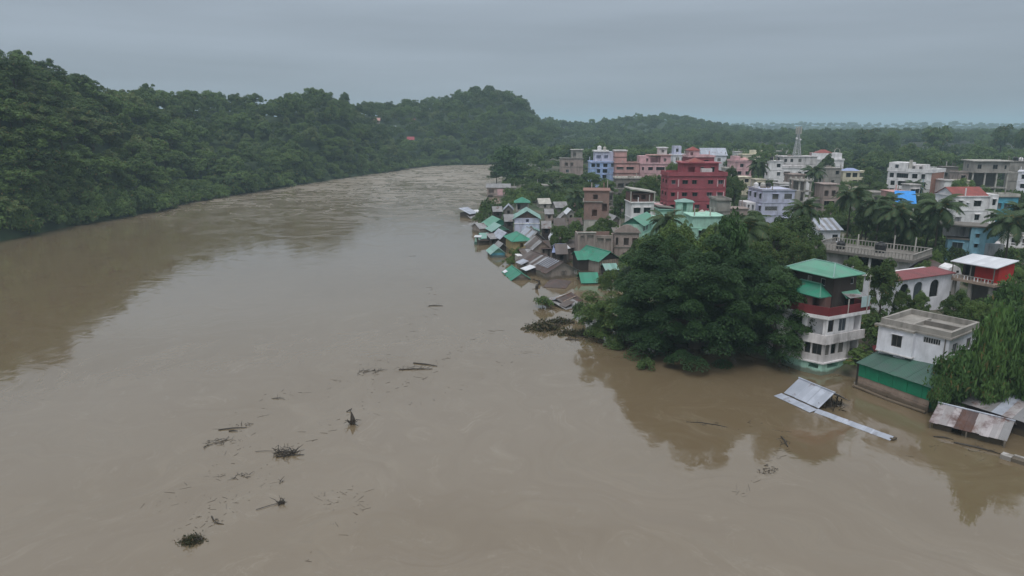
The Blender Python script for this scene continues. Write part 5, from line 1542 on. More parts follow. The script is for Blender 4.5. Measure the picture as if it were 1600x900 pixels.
H.slab(rect(H.w * .2, 1.5, H.w * .75, 8), H.h + 4.4, .6, .4, M_WHITE, 'roof_slab')
p = H.world(H.w * .4, 3, H.h + 5.0); tank(p, .9, 2.0, 'white water tank at the top of the sky blue house', M_WHITE)
p = H.world(H.w * .62, 3, H.h + 5.0); tank(p, .7, 1.6, 'grey water tank beside the white one on the sky blue house', M_CONCL)
H = block('brown decaying house among trees upstream of the blue house', 876, 911, 345, 0, 247, 9, M_PLASTERP, [[], [.3], [(.25, 1.6, 'open', 1.8), (.5, 1.4, 'open', 1.8)]], name='house', cat='house', parapet=.3, slabm=M_CONCD)
H.body(rect(H.w * .5, 2, H.w * .98, 8), H.h + .2, H.h + 4, M_CONC, {0: [(.6, 2.0, H.h + 1, H.h + 2.8, 'open')]}, name='roof_room'); H.slab(rect(H.w * .5, 2, H.w * .98, 8), H.h + 4, .3, .5, M_CONCL, 'roof_slab')
H = block('low grey house frame below the salmon house', 962, 1002, 272, 0, 277, 7, M_CONCD, [[(.2, 2, 'open', 1.8), (.55, 2, 'open', 1.8)], [(.2, 2.2, 'open', 1.7), (.5, 2.2, 'open', 1.7), (.8, 1.6, 'open', 1.7)]], name='house', cat='house', parapet=.5, slabm=M_CONCL, pmat=M_CONCL)
# unfinished brick tower house
H = block('unfinished brick tower house on a bare plastered base', 912, 951, 172, -6, 297, 7, M_BRICK, [[], [], [], []], z0=1.0, parapet=.22, slabs=False)
fh = H.fh; w = H.w
for o in [c for c in H.root.children if c.name.startswith('wall')]:
    bpy.data.objects.remove(o, do_unlink=True)
H.body(rect(.02, .02, w - .9, 7), 0, fh * 1.9, M_CONCL, {0: [(2.6, 3.8, fh * 1.1, fh * 1.7, 'open'), (2.4, 3.6, fh * .3, fh * .8, 'open')], 3: [(2, 3.4, fh * .3, fh * .8, 'open')]}, cap=False)
H.body(rect(0, 0, w, 7), fh * 1.9, fh * 4, M_BRICK, {0: [(2.0, 3.2, fh * 2.15, fh * 2.65, 'open'), (4.4, 5.6, fh * 2.5, fh * 3.1, 'open'), (2.2, 3.3, fh * 3.4, fh * 3.75, 'open')], 3: [(2, 3, fh * 2.2, fh * 2.8, 'open')]}, cap=True)
H.slab(rect(0, 0, w, 7), fh * 1.86, .15, .04, M_CONC, 'ring_beam')
H.slab(rect(0, 0, w * .7, 7), fh * 3.2, .2, .3, M_CONC, 'ledge')
# white and dark house behind the mint house
H = block('white house with two square windows under a dark upper floor and slanted slab roof', 986, 1021, 184, 4, 316, 7, M_WHITE, [[], [(.25, 1.6, 'win', 1.5), (.7, 1.6, 'win', 1.5)]], name='house', cat='house', parapet=.2)
H.body(rect(0, 1.2, H.w, 7), H.h + .2, H.h + 2.4, M_MAROONB, {0: [(.6, 2.2, H.h + .8, H.h + 2, 'open'), (2.8, 4.0, H.h + .8, H.h + 2, 'open')]}, name='upper_floor')
H.part('roof_slab', MB().solid([(-.4, 0, H.h + 3.5), (H.w + .4, 0, H.h + 2.5), (H.w + .4, 7.4, H.h + 2.5), (-.4, 7.4, H.h + 3.5)], [(-.4, 0, H.h + 3.8), (H.w + .4, 0, H.h + 2.8), (H.w + .4, 7.4, H.h + 2.8), (-.4, 7.4, H.h + 3.8)]), M_CONCL)
H.posts([(-.2, .2), (H.w + .1, .2)], H.h + .2, H.h + 3.0, .12, M_CONCL, 'post')
H.box('side_room', M_PINK, H.w + .02, 0, 0, H.w + 2.6, 5, H.h - .6)
# mint house with the green gable
p = at(972, 163, 0)
H = House('house', 'mint green gabled house with long rows of side windows', (p.x, p.y, 1.5), R(-25))
zt = zof(349, 163) - 1.5
H.body(rect(0, 0, 4.6, 12), 0, zt, M_MINT, {1: [(.6, 2.6, zt - 1.8, zt - .5, 'pale'), (3.0, 5.0, zt - 1.8, zt - .5, 'pale'), (.6, 2.6, zt - 4.6, zt - 3.2, 'pale'), (3, 5, zt - 4.6, zt - 3.2, 'pale'), (7, 8.2, zt - 1.8, zt - .6, 'pale')]})
H.gable(0, 0, 4.6, 12, zt, 1.5, 'y', .5, M_GREENROOF, M_EMERALD)
H.slab(rect(4.62, .2, 4.9, 12), zt - 2.6, .25, .1, M_MINT, 'window_band')
p = at(1012, 168, 0); zt = zof(343, 168) - 1.5
H = House('house', 'flat mint annex with a small dark vent, joined behind the gabled house', (p.x, p.y, 1.5), R(2))
H.body(rect(0, 0, 6.2, 7), 0, zt, M_MINT, {0: [(2.2, 2.8, zt - 2.2, zt - 1.5, 'open')]})
H.slab(rect(0, 0, 6.2, 7), zt, .18, .15, M_MINT, 'roof_slab'); H.posts([(.6, .3), (1.4, .3)], zt + .18, zt + 2.2, .07, M_WHITE, 'rebar_column')
for (x0, x1, Y, top, d, lab) in [(1029, 1052, 180, 326, 5, 'small mint green lean to wall next to the crimson building'), (1081, 1131, 158, 337, 7, 'broad mint green house hidden behind the dark tree tops')]:
    H = block(lab, x0, x1, Y, 2, top, d, M_MINT, [[], [(.3, 1.2, 'pale'), (.75, 1.2, 'pale')] if x1 > 1100 else [], []], name='house', cat='house', parapet=.3)
    if x1 < 1060:
        H.part('roof_slab', MB().sheet((-.3, -.3, H.h + .9), (H.w + .3, -.3, H.h + .4), (H.w + .3, 5, H.h + .4), (-.3, 5, H.h + .9), .15), M_CONCD)
p = at(1054, 174, 0); zt = zof(316, 174) - 1.5
H = House('house', 'little mint turret house with an open doorway and pale tin cap', (p.x, p.y, 1.5), R(-8))
H.body(rect(0, 0, 3.9, 4), 0, zt, M_MINT, {0: [(1.5, 2.4, zt - 2.2, zt - .2, 'open')], 3: [(1, 2, zt - 1.8, zt - .6, 'win')]}); H.hip(0, 0, 3.9, 4, zt, .8, .35, M_PALEGREEN)
H = block('grey plaster house with one slit window, below the crimson building', 1119, 1139, 168, 2, 310, 6, M_CONC, [[], [], [(.45, .6, 'open', 1.7)], []], name='house', cat='house', parapet=.6, slabm=M_CONCD)
H = block('long brownish wall with ruined roof next to the lilac block', 1139, 1168, 196, 0, 325, 5, M_PLASTERP, [[], []], name='house', cat='house', parapet=.3)
p = at(1098, 172, 0)
H = House('house', 'heap of pale collapsed roof slabs between the mint houses', (p.x, p.y, 1.5), R(5), 'ruin')
zt = zof(335, 172) - 1.5
H.body(rect(-1.0, 0, 5, 5), 0, zt - .4, M_CONC)
for i in range(6):
    x = -.9 + i; H.part('broken_slab', MB().sheet((x, 0, zt - .3), (x + 1.5, .2, zt + .2 + .3 * (i % 3)), (x + 1.2, 2.8, zt + .9 - .3 * (i % 2)), (x - .2, 2.6, zt + .2), .14), [M_CONCL, M_MINT, M_CONC][i % 3])
# ruined two storey house with the pediment
H = block('stained two storey ruin with a curved pediment', 960, 998, 152, -4, 362, 7, M_PLASTERP, [[(.45, 1.0, 'open', 1.6), (.8, 1.0, 'open', 1.6)], [(.1, .5, 'open', 1.8), (.48, 1.1, 'open', 1.7), (.82, 1.0, 'open', 1.7)]], z0=.8, name='house', cat='ruin', parapet=.3, slabm=M_CONCD, left=[[.5], [.5]])
mb = MB(); prof = [(.0, 0), (H.w, 0), (H.w, .4), (H.w * .85, .9), (H.w * .65, 1.5), (H.w * .5, 1.7), (H.w * .35, 1.5), (H.w * .15, .9), (0, .4)]
mb.solid([(q[0], -.1, H.h + .21 + q[1]) for q in prof], [(q[0], .25, H.h + .21 + q[1]) for q in prof]); mb.build('pediment', M_PLASTERP, H.root)
# broken walls with arches
p = at(902, 150, 0); zt = zof(364, 150)
H = House('ruin', 'row of broken plaster walls with gaping arches beside the water', (p.x, p.y, 0), R(2), 'ruin')
w = solve_w(at(902, 150, 3), R(2), 957)
H.body(rect(0, 0, w * .5, .35), -1, zt, M_PLASTERP, {0: [(.6, 1.4, .6, zt - .6, 'open'), (2.0, 3.4, .8, zt - .5, 'open')]})
H.body(rect(w * .5 + .01, .2, w, .55), -1, zt - .6, M_PLASTERP, {0: [(.4, 1.8, .4, zt - 1.2, 'open'), (2.2, 3.4, .4, zt - 1.3, 'open')]})
H.box('side_wall', M_PLASTERP, 0, .36, -1, .3, 5, zt - .3); H.box('side_wall', M_BRICK, w * .5, .56, -1, w * .5 + .3, 5, zt - .8); H.box('back_wall', M_BRICK, 0, 5, -1, w, 5.3, zt - .5)
H.slab(rect(-.1, -.1, w * .5, .4), zt + .01, .15, .1, M_CONCL, 'coping')
mb = MB(); rr = random.Random(3)
for i in range(30):
    x, y = rr.uniform(.3, w), rr.uniform(.7, 4.6)
    mb.tube([(x, y, rr.uniform(0, 1.4)), (x + rr.uniform(-.8, .8), y + rr.uniform(-.8, .8), rr.uniform(.3, 2.2))], [.09, .06], 4)
struct(mb.build('fallen_timbers', M_TAN, H.root), 'stuff')
for (x0, x1, Y, top, dpt, m, lab, rows) in [(1150, 1167, 430, 237, 8, M_WHITE, 'small white house far back between pale yellow and pink roofs', [[], [.3, .7], [.3, .7]]),
        (1216, 1234, 440, 236, 8, M_DWHITE, 'far white house left of the phone mast foot'.replace('left of', 'beside'), [[], [.3, .7], [.3, .7]]), (1272, 1292, 420, 239, 8, M_PINK, 'far pink house beside the stepped white house', [[], [.3, .7], [.3, .7]]),
        (1362, 1384, 232, 300, 7, M_CONC, 'grey house half hidden by trees before the big white block', [[.5], [(.3, 1.4, 'open', 1.7), .7]]), (1442, 1460, 208, 318, 6, M_DWHITE, 'small stained house under the palms beside the red tin roof', [[.5], [(.4, 1.4, 'open', 1.7)]]),
        (1474, 1487, 248, 281, 6, M_WHITE, 'little white house below the brown unfinished house', [[.5], [(.5, 1.5, 'open', 1.6)]]), (1502, 1517, 244, 282, 6, M_CREAM, 'little cream house in front of the open concrete frame', [[.5], [(.5, 1.4, 'win', 1.4)]]),
        (1322, 1340, 250, 300, 7, M_PLASTERP, 'brown plaster house in trees below the cream house', [[.5], [(.3, 1.4, 'open', 1.6), (.7, 1.4, 'open', 1.6)]]), (1134, 1149, 300, 262, 7, M_CONCL, 'pale narrow house seen past the crimson building side', [[.5], [.5], [.5]]),
        (1056, 1074, 280, 262, 7, M_DWHITE, 'stained white house peeping over the crimson building', [[.5], [.5], [.5]]), (1236, 1256, 250, 272, 7, M_PLASTERP, 'brownish unfinished block below the white three storey block', [[.5], [(.3, 1.8, 'open', 1.7), (.7, 1.6, 'open', 1.7)], [(.4, 2.2, 'open', 1.7)]]),
        (1526, 1546, 215, 304, 7, M_CONCD, 'dark concrete house in front of the open frame columns', [[.5], [(.3, 1.6, 'open', 1.7), (.7, 1.6, 'open', 1.7)]]), (840, 858, 300, 289, 7, M_CONC, 'low grey house behind the riverside trees', [[], [.3, .7]]),
        (1495, 1511, 264, 268, 5, M_PLASTERP, 'narrow brown house squeezed beside the open concrete frame', [[.5], [(.3, 1.4, 'open', 1.6), (.7, 1.4, 'open', 1.6)], [.5]]), (1420, 1436, 240, 288, 5, M_DWHITE, 'stained white house at the foot of the big white block front', [[.5], [(.35, 1.3, 'win', 1.4), (.75, 1.2)]]),
        (1338, 1354, 212, 314, 5, M_CONC, 'grey house deep among the palms', [[], [(.3, 1.3, 'open', 1.6), (.7, 1.3)]]), (1299, 1312, 236, 300, 5, M_SALMON, 'small salmon house below the grey plastered block', [[.5], [(.5, 1.5, 'open', 1.6)]]),
        (1180, 1195, 250, 280, 5, M_CREAM, 'cream house glimpsed behind the lilac block', [[], [.5], [(.3, 1.3), (.7, 1.2)]]), (1216, 1234, 240, 286, 5, M_WHITE, 'white house glimpsed over the lilac block roof', [[], [], [(.3, 1.4), (.7, 1.4)]]),
        (1562, 1582, 214, 314, 5, M_CYAN, 'pale blue house behind the teal house', [[.5], [(.3, 1.3), (.7, 1.3)]]), (1143, 1160, 330, 254, 6, M_DWHITE, 'weathered white house behind the pink balconied house', [[], [.4], [.3, .7]]),
        (942, 958, 238, 300, 5, M_CONCD, 'dark concrete house in the trees behind the brick tower', [[.5], [(.3, 1.3, 'open', 1.6), (.7, 1.3, 'open', 1.6)]]), (1062, 1080, 262, 252, 6, M_SALMON, 'salmon house rising behind the crimson top floor', [[], [], [.3, .7]]),
        (1016, 1034, 215, 318, 6, M_PLASTERP, 'brown walled house between the dark upper floor house and the crimson building', [[], [(.5, 1.4, 'open', 1.5)], []])]:
    block(lab, x0, x1, Y, 1, top, dpt, m, rows, name='house', cat='house', parapet=.4, slabm=M_CONC if x0 % 3 else m)
# hill houses across the water
for (hx, hy, hz), c, lab in zip(HILLH, (M_SALMON, M_REDTIN, M_ZINC, M_RED), ('pale pink roofed house high in the forest across the river', 'red roofed house with a white front near the wooded ridge',
                            'small white house half lost in trees on the far slope', 'crimson roofed house halfway up the far slope')):
    H = House('house', lab, (hx - 3, hy - 5, hz + .6), R(8)); H.root.scale = (.8, .8, .8)
    H.body(rect(0, 0, 6, 6), -5, 2.6, M_CONC if c is not M_ZINC else M_DWHITE, {0: [(1, 2.1, .8, 2, 'win'), (3.6, 4.7, .8, 2, 'win')]}); H.gable(0, 0, 6, 6, 2.6, 2.4, 'x', .6, c, M_CONCL)
# ------------------------------------------------------------------ flooded riverside quarter
def shack(label, A, B, ez, depth, rise, kind, roofm, wallm, over=.35, zb=-2.0, ops=None, name='house', cat='house', gm=None, sheets=0, mats=None, capm=None, group=None, ridge_l=None):
    """A, B: photo points of the front eave corners at height ez"""
    a, b = gp(A[0], A[1], ez), gp(B[0], B[1], ez)
    rz = math.atan2(b.y - a.y, b.x - a.x)
    H = House(name, label, (a.x, a.y, 0), rz, cat, group)
    w = (b - a).length; H.w = w; H.d = depth; H.ez = ez
    o = over
    x0, y0, x1, y1 = o, o, w - o, depth - o
    H.body(rect(x0, y0, x1, y1), zb, ez, wallm, ops(x1 - x0, ez) if ops else None, cap=False)
    if kind == 'hip':
        H.hip(x0, y0, x1, y1, ez - .02, rise, o, roofm, ridge_l, capm=capm)
    elif kind == 'shed':
        H.shed(x0, y0, x1, y1, ez, ez + rise, o, roofm)
    else:
        H.gable(x0, y0, x1, y1, ez, rise, kind, o, roofm, gm or wallm, sheets=sheets, mats=mats)
    return H
wo = lambda w, z: {0: [(w * .25 - .35, w * .25 + .35, z - 1.6, z - .5, 'pale'), (w * .7 - .35, w * .7 + .35, z - 1.6, z - .5, 'pale')]}
dark1 = lambda w, z: {0: [(w * .5 - .4, w * .5 + .4, z - 1.5, z - .4, 'open')]}
# the big brown house
H = shack('big brown plank house with a striped roof, standing in flood water to its sills', (852.7, 426), (906.7, 421), 1.6, 15, 1.75, 'y', M_DBROWNTIN, M_WOOD, over=.45,
          sheets=14, mats=[M_DBROWNTIN, M_DBROWNTIN, M_BROWNTIN, M_GREYTIN])
for i in range(9):
    H.box('wall_plank', M_WOOD, .5 + i * (H.w - 1) / 9 + .02, .40 - .02 * (i % 2), -1.2, .5 + (i + 1) * (H.w - 1) / 9 - .02, .447, 1.6)
for x in (.48, .78):
    for k in (0, 1):
        link('window', window_mesh(.45, .8, 'win')[0], H.root, (H.w * x + k * .6, .22, .75), 0)
for i in range(6):
    y = 1.4 + i * .9
    H.part('pale_batten', MB().sheet((1.0, y, 2.19), (3.7, y, 3.36 + .12), (3.7, y + .28, 3.36 + .12), (1.0, y + .28, 2.19), .05), M_ZINC)
H.part('lean_to_roof', MB().sheet((-1.9, 5.2, 1.15), (.4, 5.2, 1.75), (.4, 8.0, 1.75), (-1.9, 8.0, 1.15), .06), M_WHITETIN)
H.part('lean_to_roof', MB().sheet((-1.2, 9.0, 1.7), (.6, 9.0, 2.3), (.6, 12.0, 2.3), (-1.2, 12.0, 1.7), .06), M_ZINC)
H.box('porch', M_WOODD, -1.5, 5.4, -1, .42, 7.9, 1.1)
shack('long brown tin roofed house behind the striped one', (824, 410), (862, 407.6), 1.1, 12, 1.9, 'x', M_BROWNTIN, M_WOODD, sheets=8, mats=[M_BROWNTIN, M_DBROWNTIN, M_GREYTIN])
shack('house with a tan plank gable among the brown roofs', (829, 391), (866, 390), 3.0, 9, 1.9, 'y', M_BROWNTIN, M_WOOD, gm=M_TAN, sheets=6, mats=[M_BROWNTIN, M_GREYTIN])
shack('narrow house with a blue edged zinc roof behind the brown roofs', (862, 394), (880, 394.5), 3.2, 6, .9, 'shed', M_BLUETIN, M_WOODD)
shack('small white roofed hut above the brown roofs', (874, 389), (892, 387), 3.4, 4, .7, 'x', M_WHITETIN, M_CONCD)
p = gp(809, 414, 0)
H = House('water_tank_block', 'pale square concrete tank standing in water beside the brown house', p, R(14), 'tank')
H.body(rect(0, 0, 2.2, 2.4), -2, 1.9, M_CONCL); H.slab(rect(0, 0, 2.2, 2.4), 1.9, .14, .06, M_WHITE, 'lid')
# emerald roofs
H = shack('emerald roof with one white sheet, drowned to its eaves in the river', (798.7, 437), (831, 435.3), .25, 8.5, 1.15, 'y', M_EMERALD, M_WOOD, over=.3, gm=M_WOOD, sheets=9)
H.part('white_sheet', MB().sheet((.05, 6.0, .34), (.75, 6.0, .70), (.75, 7.9, .70), (.05, 7.9, .34), .03), M_WHITETIN)
shack('ochre walled house with a bright emerald hipped roof', (799, 378), (833, 376.7), 3.0, 8.6, 1.6, 'hip', M_EMERALD, M_YELLOW, over=.5, capm=M_GREENROOF, ops=dark1)
shack('pale green gabled hut sunk beside the river edge', (766, 396), (792, 395), 1.1, 6, 1.2, 'y', M_PALEGREEN, M_TEAL, over=.4, gm=M_GREENROOF)
shack('little grey gabled hut beside the ochre house', (779, 386), (794, 385.3), 1.6, 5, .8, 'y', M_GREYTIN, M_WOODD)
shack('grey house with a white edged gable roof behind the emerald hipped roof', (822, 377), (857, 375.6), 2.6, 10, 2.1, 'y', M_GREYTIN, M_CONCD, over=.5, sheets=7, mats=[M_GREYTIN, M_ZINC], gm=M_BROWNTIN)
shack('house with a pale lilac tin roof between the green gables', (781, 372), (803, 371), 2.4, 8, 1.3, 'y', M_ZINC, M_WOODD, over=.4)
H = shack('white and pale blue two storey house with a brown gable and green roof', (801, 341), (846, 341), 5.2, 10, 2.0, 'y', M_PALEGREEN, M_LILAC, over=.5, gm=M_DBROWNTIN, ops=lambda w, z: {0: [(w * .46, w * .46 + .8, z - 1.2, z - .3, 'open')]})
H.slab(rect(.45, .45, H.w - .45, 9.5), 3.6, .2, .08, M_WHITE)
H.part('porch_roof', MB().sheet((2.6, -2.2, 2.0), (5.0, -2.2, 3.0), (5.0, .4, 3.0), (2.6, .4, 2.0), .06).sheet((5.01, -2.2, 3.0), (7.4, -2.2, 2.0), (7.4, .4, 2.0), (5.01, .4, 3.0), .06), M_PALEGREEN)
shack('green gabled house with a darker lean to, near the jetty', (764, 353), (800, 351.5), 2.2, 9, 1.8, 'y', M_GREENROOF, M_WOODD, over=.4, gm=M_EMERALD)
shack('second green gabled house stepped in front of the first', (768, 361), (799, 359.6), 1.8, 7, 1.5, 'y', M_PALEGREEN, M_WOODD, over=.4, gm=M_GREENROOF)
H = shack('square lookout pavilion with a green pyramid roof', (803, 317), (829, 317), 6.5, 6, 1.6, 'hip', M_EMERALD, M_CONC, over=.6, ridge_l=.1, ops=lambda w, z: {0: [(.5, w - .5, z - 2.2, z - .3, 'open')], 3: [(.5, 3.5, z - 2.2, z - .3, 'open')]})
shack('grey gabled shed with a white roof edge beside the pavilion', (786, 327), (803, 327), 4.6, 6, 1.3, 'y', M_ZINC, M_CONCD, ops=dark1)
H = block('brown two storey house with a pink washed balcony wall over the river', 761, 806, 300, 0, 293, 9, M_PLASTERP, [[(.12, 2.0, 'open', 1.6)], [(.15, 2.2, 'open', 1.6), (.9, 1.4, 'open', 1.8)]], z0=-1, name='house', cat='house', parapet=.3, slabm=M_CONCD)
H.box('pink_wall', M_PINK, H.w * .36, -.12, H.h - 3.0, H.w * .55, -.01, H.h - .3); H.box('pink_wall', M_PINK, H.w * .58, -.12, H.h - 3.0, H.w * .84, -.01, H.h - .3)
H.shed(-.3, 0, H.w * .8, 9, H.h + .3, H.h + 1.2, .3, M_GREYTIN)
shack('half sunk hut with a pale tilted roof jutting into the river', (734, 334), (748, 332), 1.6, 5, 1.4, 'shed', M_ZINC, M_WOODD)
shack('collapsed hut roof lying low at the outermost river edge', (735, 341), (750, 340), .3, 4, .9, 'shed', M_GREYTIN, M_WOODD)
shack('small white tin lean to beside the collapsed hut', (747, 334), (757, 333.4), 1.4, 4, .8, 'shed', M_WHITETIN, M_WOODD)
shack('grey plank hut with a curved tin roof behind the moored boat', (749, 357), (763, 356), 1.6, 6, 1.1, 'x', M_GREYTIN, M_WOOD)
shack('pale green tin hut at the head of the jetty', (751, 372), (766, 371.5), 1.2, 5, 1.0, 'x', M_PALEGREEN, M_CONCD)
shack('dark plank shed with hanging pale cloths beside the jetty', (766, 373), (788, 372), 1.9, 5, .6, 'shed', M_GREYTIN, M_WOODD, ops=lambda w, z: {0: [(.3, .9, .2, 1.6, 'open'), (1.4, 2.0, .2, 1.6, 'open')]})
# long dark boat with a small green and white cabin
a, b = gp(747, 383, 0), gp(797, 377, 0)
L = (b - a).length
T = empty('moored_boat', 'long dark wooden boat moored off the jetty huts', 'boat', a, math.atan2(b.y - a.y, b.x - a.x))
mb = MB(); st = []
for k in range(9):
    t = k / 8; x = t * L; hw = .2 + 1.0 * math.sin(math.pi * min(1, t * .9 + .06)) ** .6; sh = 1.0 + .5 * abs(t - .5) ** 2 * 4 * .6
    st.append([(x, -hw * .5, -.4), (x, hw * .5, -.4), (x, hw, sh), (x, -hw, sh)])
for k in range(8):
    A_, B_ = st[k], st[k + 1]
    for j in range(4):
        j2 = (j + 1) % 4
        mb.quad(A_[j], B_[j], B_[j2], A_[j2])
mb.quad(*reversed(st[0])); mb.quad(*st[-1]); mb.build('hull', M_WOODD, T)
mb = MB()
for sgn in (0, 1):
    j = 3 if sgn == 0 else 2
    mb.tube([tuple(Vector(s[j])) for s in st], [.09] * 9, 5)
mb.build('gunwale', M_BROWNTIN, T)
for k in range(4):
    MB().tube([(L * (.3 + .14 * k), .4, 1.0), (L * (.3 + .14 * k), .4, 2.4)], [.06, .06], 5).build('pole', M_WHITE if k % 2 else M_WOOD, T)
T = empty('ferry_cabin', 'tiny green and white float cabin at the tip of the dark boat', 'float', gp(741, 382, 0), R(-10))
MB().box(0, 0, -.4, 1.7, 1.6, .7).build('float_base', M_DGREEN, T)
MB().box(.15, .2, .702, 1.5, 1.4, 1.9).build('cabin', M_MINT, T)
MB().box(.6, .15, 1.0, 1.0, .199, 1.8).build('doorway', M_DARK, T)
MB().sheet((-.1, 0, 1.95), (1.75, 0, 1.95), (1.75, 1.65, 2.2), (-.1, 1.65, 2.2), .08).build('cabin_roof', M_WHITETIN, T)
# submerged roofs
shack('drowned dark red brown roof barely above the water', (848, 449), (884, 451), .02, 6.5, .95, 'hip', M_DBROWNTIN, M_WOODD, over=.3, ridge_l=1.2)
a, b = gp(868, 469, .25), gp(907, 465, .25)
p0, p1 = gp(868.7, 467, 1.2), gp(892.7, 456.7, 1.2)
rz = math.atan2(p1.y - p0.y, p1.x - p0.x); L = (p1 - p0).length
H = House('submerged_house', 'drowned house roof, one slope pale zinc and the other dark brown', (p0.x, p0.y, 0), rz)
n = 6
for i in range(n):
    x0, x1 = i * L / n, (i + 1) * L / n + .05; l = .02 * (i % 2)
    H.part('roof_sheet', MB().sheet((x0, -2.3, .12 + l), (x1, -2.3, .12 + l), (x1, 0, 1.2 + l), (x0, 0, 1.2 + l), .04), M_DBROWNTIN if i else M_BROWNTIN)
    H.part('roof_sheet', MB().sheet((x0, .01, 1.2 + l), (x1, .01, 1.2 + l), (x1, 2.9, .05 + l), (x0, 2.9, .05 + l), .04), M_WHITETIN if i % 3 else M_ZINC)
H.part('ridge_cap', MB().tube([(0, 0, 1.26), (L, 0, 1.26)], [.09, .09], 6), M_TAN)
H.part('purlin', MB().box(.4, -1.3, .76, L - .6, -1.12, .84), M_TAN)
H.part('gable_wall', MB().solid([(L - .1, -2.2, -1), (L, -2.2, -1), (L, 2.2, -1), (L - .1, 2.2, -1)], [(L - .1, -.1, 1.1), (L, -.1, 1.1), (L, .1, 1.1), (L - .1, .1, 1.1)]), M_WOODD)
shack('pale grey sheet roof lying at water level below the drowned roofs', (884, 483), (914, 477), .15, 5, .8, 'shed', M_GREYTIN, M_WOODD)
shack('brown board shed leaning against the drowned zinc roof', (872, 476), (884, 479), .5, 2.2, .4, 'shed', M_BROWNTIN, M_WOODD)
p = gp(838, 452, 0)
T = empty('leaning_posts', 'two dark stumps sticking up out of the water near the drowned roofs', 'stump', p)
MB().tube([(0, 0, -1), (.1, .1, .6), (.5, .2, 1.2)], [.25, .3, .1], 6).build('stump', M_DRIFT, T); MB().tube([(1.0, 4, -1), (.6, 4.2, .7), (-.6, 4.2, 1.0)], [.25, .3, .12], 6).build('stump', M_DRIFT, T)
# green roofs below the ruins
H = shack('green tin roofed house with a slatted gable below the arched ruins', (935, 408), (973, 404), 3.2, 9, 1.6, 'y', M_EMERALD, M_WOOD, over=.45, gm=M_WOODD, sheets=6)
for i in range(9):
    H.box('slat', M_TAN, .6 + i * (H.w - 1.2) / 9, .28, 1.6, .6 + (i + .5) * (H.w - 1.2) / 9, .44, 3.2)
shack('long low green tin roof beside the slatted gable house', (902, 405), (938, 404), 3.0, 6, 1.2, 'x', M_EMERALD, M_WOODD, over=.4)
shack('small pale green roof in front of the long low green one', (915, 409), (934, 408.3), 2.2, 4, .8, 'shed', M_GREENROOF, M_WOODD)
shack('bright green roof half hidden by the big rain tree', (908, 441), (938, 440.5), .5, 6, 1.3, 'x', M_EMERALD, M_WOODD, over=.4)
shack('dull green roof under the leaves of the big rain tree', (946, 421), (968, 420), 2.0, 4, .8, 'x', M_PALEGREEN, M_WOODD, over=.4)
# dense small roofs behind the shore
rr = random.Random(21)
ROW = [
       (846, 356, 862, 'x', M_GREYTIN, M_WOODD, 'grey tin roof squeezed behind the pale blue house'), (824, 366, 842, 'y', M_BROWNTIN, M_WOODD, 'rusty brown gable between the emerald hip and the pale blue house'),
       (846, 388, 862, 'x', M_DBROWNTIN, M_WOODD, 'dark roof wedged above the tan plank gable'),
       (874, 372, 893, 'x', M_BROWNTIN, M_PLASTERP, 'brown roof below the brick tower base'), (788, 345, 804, 'x', M_GREYTIN, M_WOODD, 'grey roof between the two green gables and the pale blue house'), (912, 392, 934, 'x', M_GREYTIN, M_PLASTERP, 'grey roof in front of the broken arches'),
       (812, 341, 826, 'x', M_BROWNTIN, M_CONCD, 'brown roof under the lookout pavilion'), (770, 330, 786, 'x', M_GREYTIN, M_WOODD, 'low grey roof by the brown house with pink wall'),
      (866, 352, 885, 'x', M_BROWNTIN, M_CONC, 'brown tin roof low between the white two storey house and the brick tower'),
       (872, 342, 893, 'y', M_GREYTIN, M_WOOD, 'grey gabled roof uphill of the pavilion'),
       (889, 350, 911, 'x', M_DBROWNTIN, M_WOODD, 'dark brown roof tucked against the brick tower'),
       (884, 334, 901, 'y', M_WHITETIN, M_CONC, 'white gable roof standing left of the brick tower'),
       (898, 327, 913, 'x', M_SALMON, M_PINK, 'small pink house with a flat top behind the brick tower'),
       (851, 334, 866, 'x', M_GREYTIN, M_PLASTERP, 'grey roofed plaster house behind the pavilion trees'),
       (868, 324, 889, 'x', M_GREYTIN, M_CONCD, 'low dark roof among the trees behind the riverside'),
       (842, 318, 862, 'x', M_CONCL, M_CONC, 'pale flat roofed house half hidden by trees near the round tree'),
       (858, 372, 874, 'y', M_WHITETIN, M_WOODD, 'white sheet roof in the gap beside the pale blue house'),
       (868, 396, 888, 'x', M_BROWNTIN, M_WOODD, 'brown roof behind the small white roofed hut'),
       (884, 386, 905, 'x', M_BROWNTIN, M_PLASTERP, 'dull brown roof in front of the broken arches'),
       (1022, 372, 1040, 'x', M_GREYTIN, M_CONC, 'grey roof between the mint house and the trees'),
       (946, 330, 975, 'x', M_BROWNTIN, M_PLASTERP, 'long brown wall and roof behind the brick tower'),
       (955, 345, 972, 'y', M_GREYTIN, M_CONCD, 'grey gable beside the mint green gabled house')]
for i, (x0, y, x1, k, rm, wm, lab) in enumerate(ROW):
    shack(lab, (x0, y), (x1, y - rr.uniform(-.1, .5)), 4.4 if y < 360 else 3.4, rr.uniform(5, 7), rr.uniform(1.0, 1.6), k, rm, wm, zb=-5, ops=dark1)
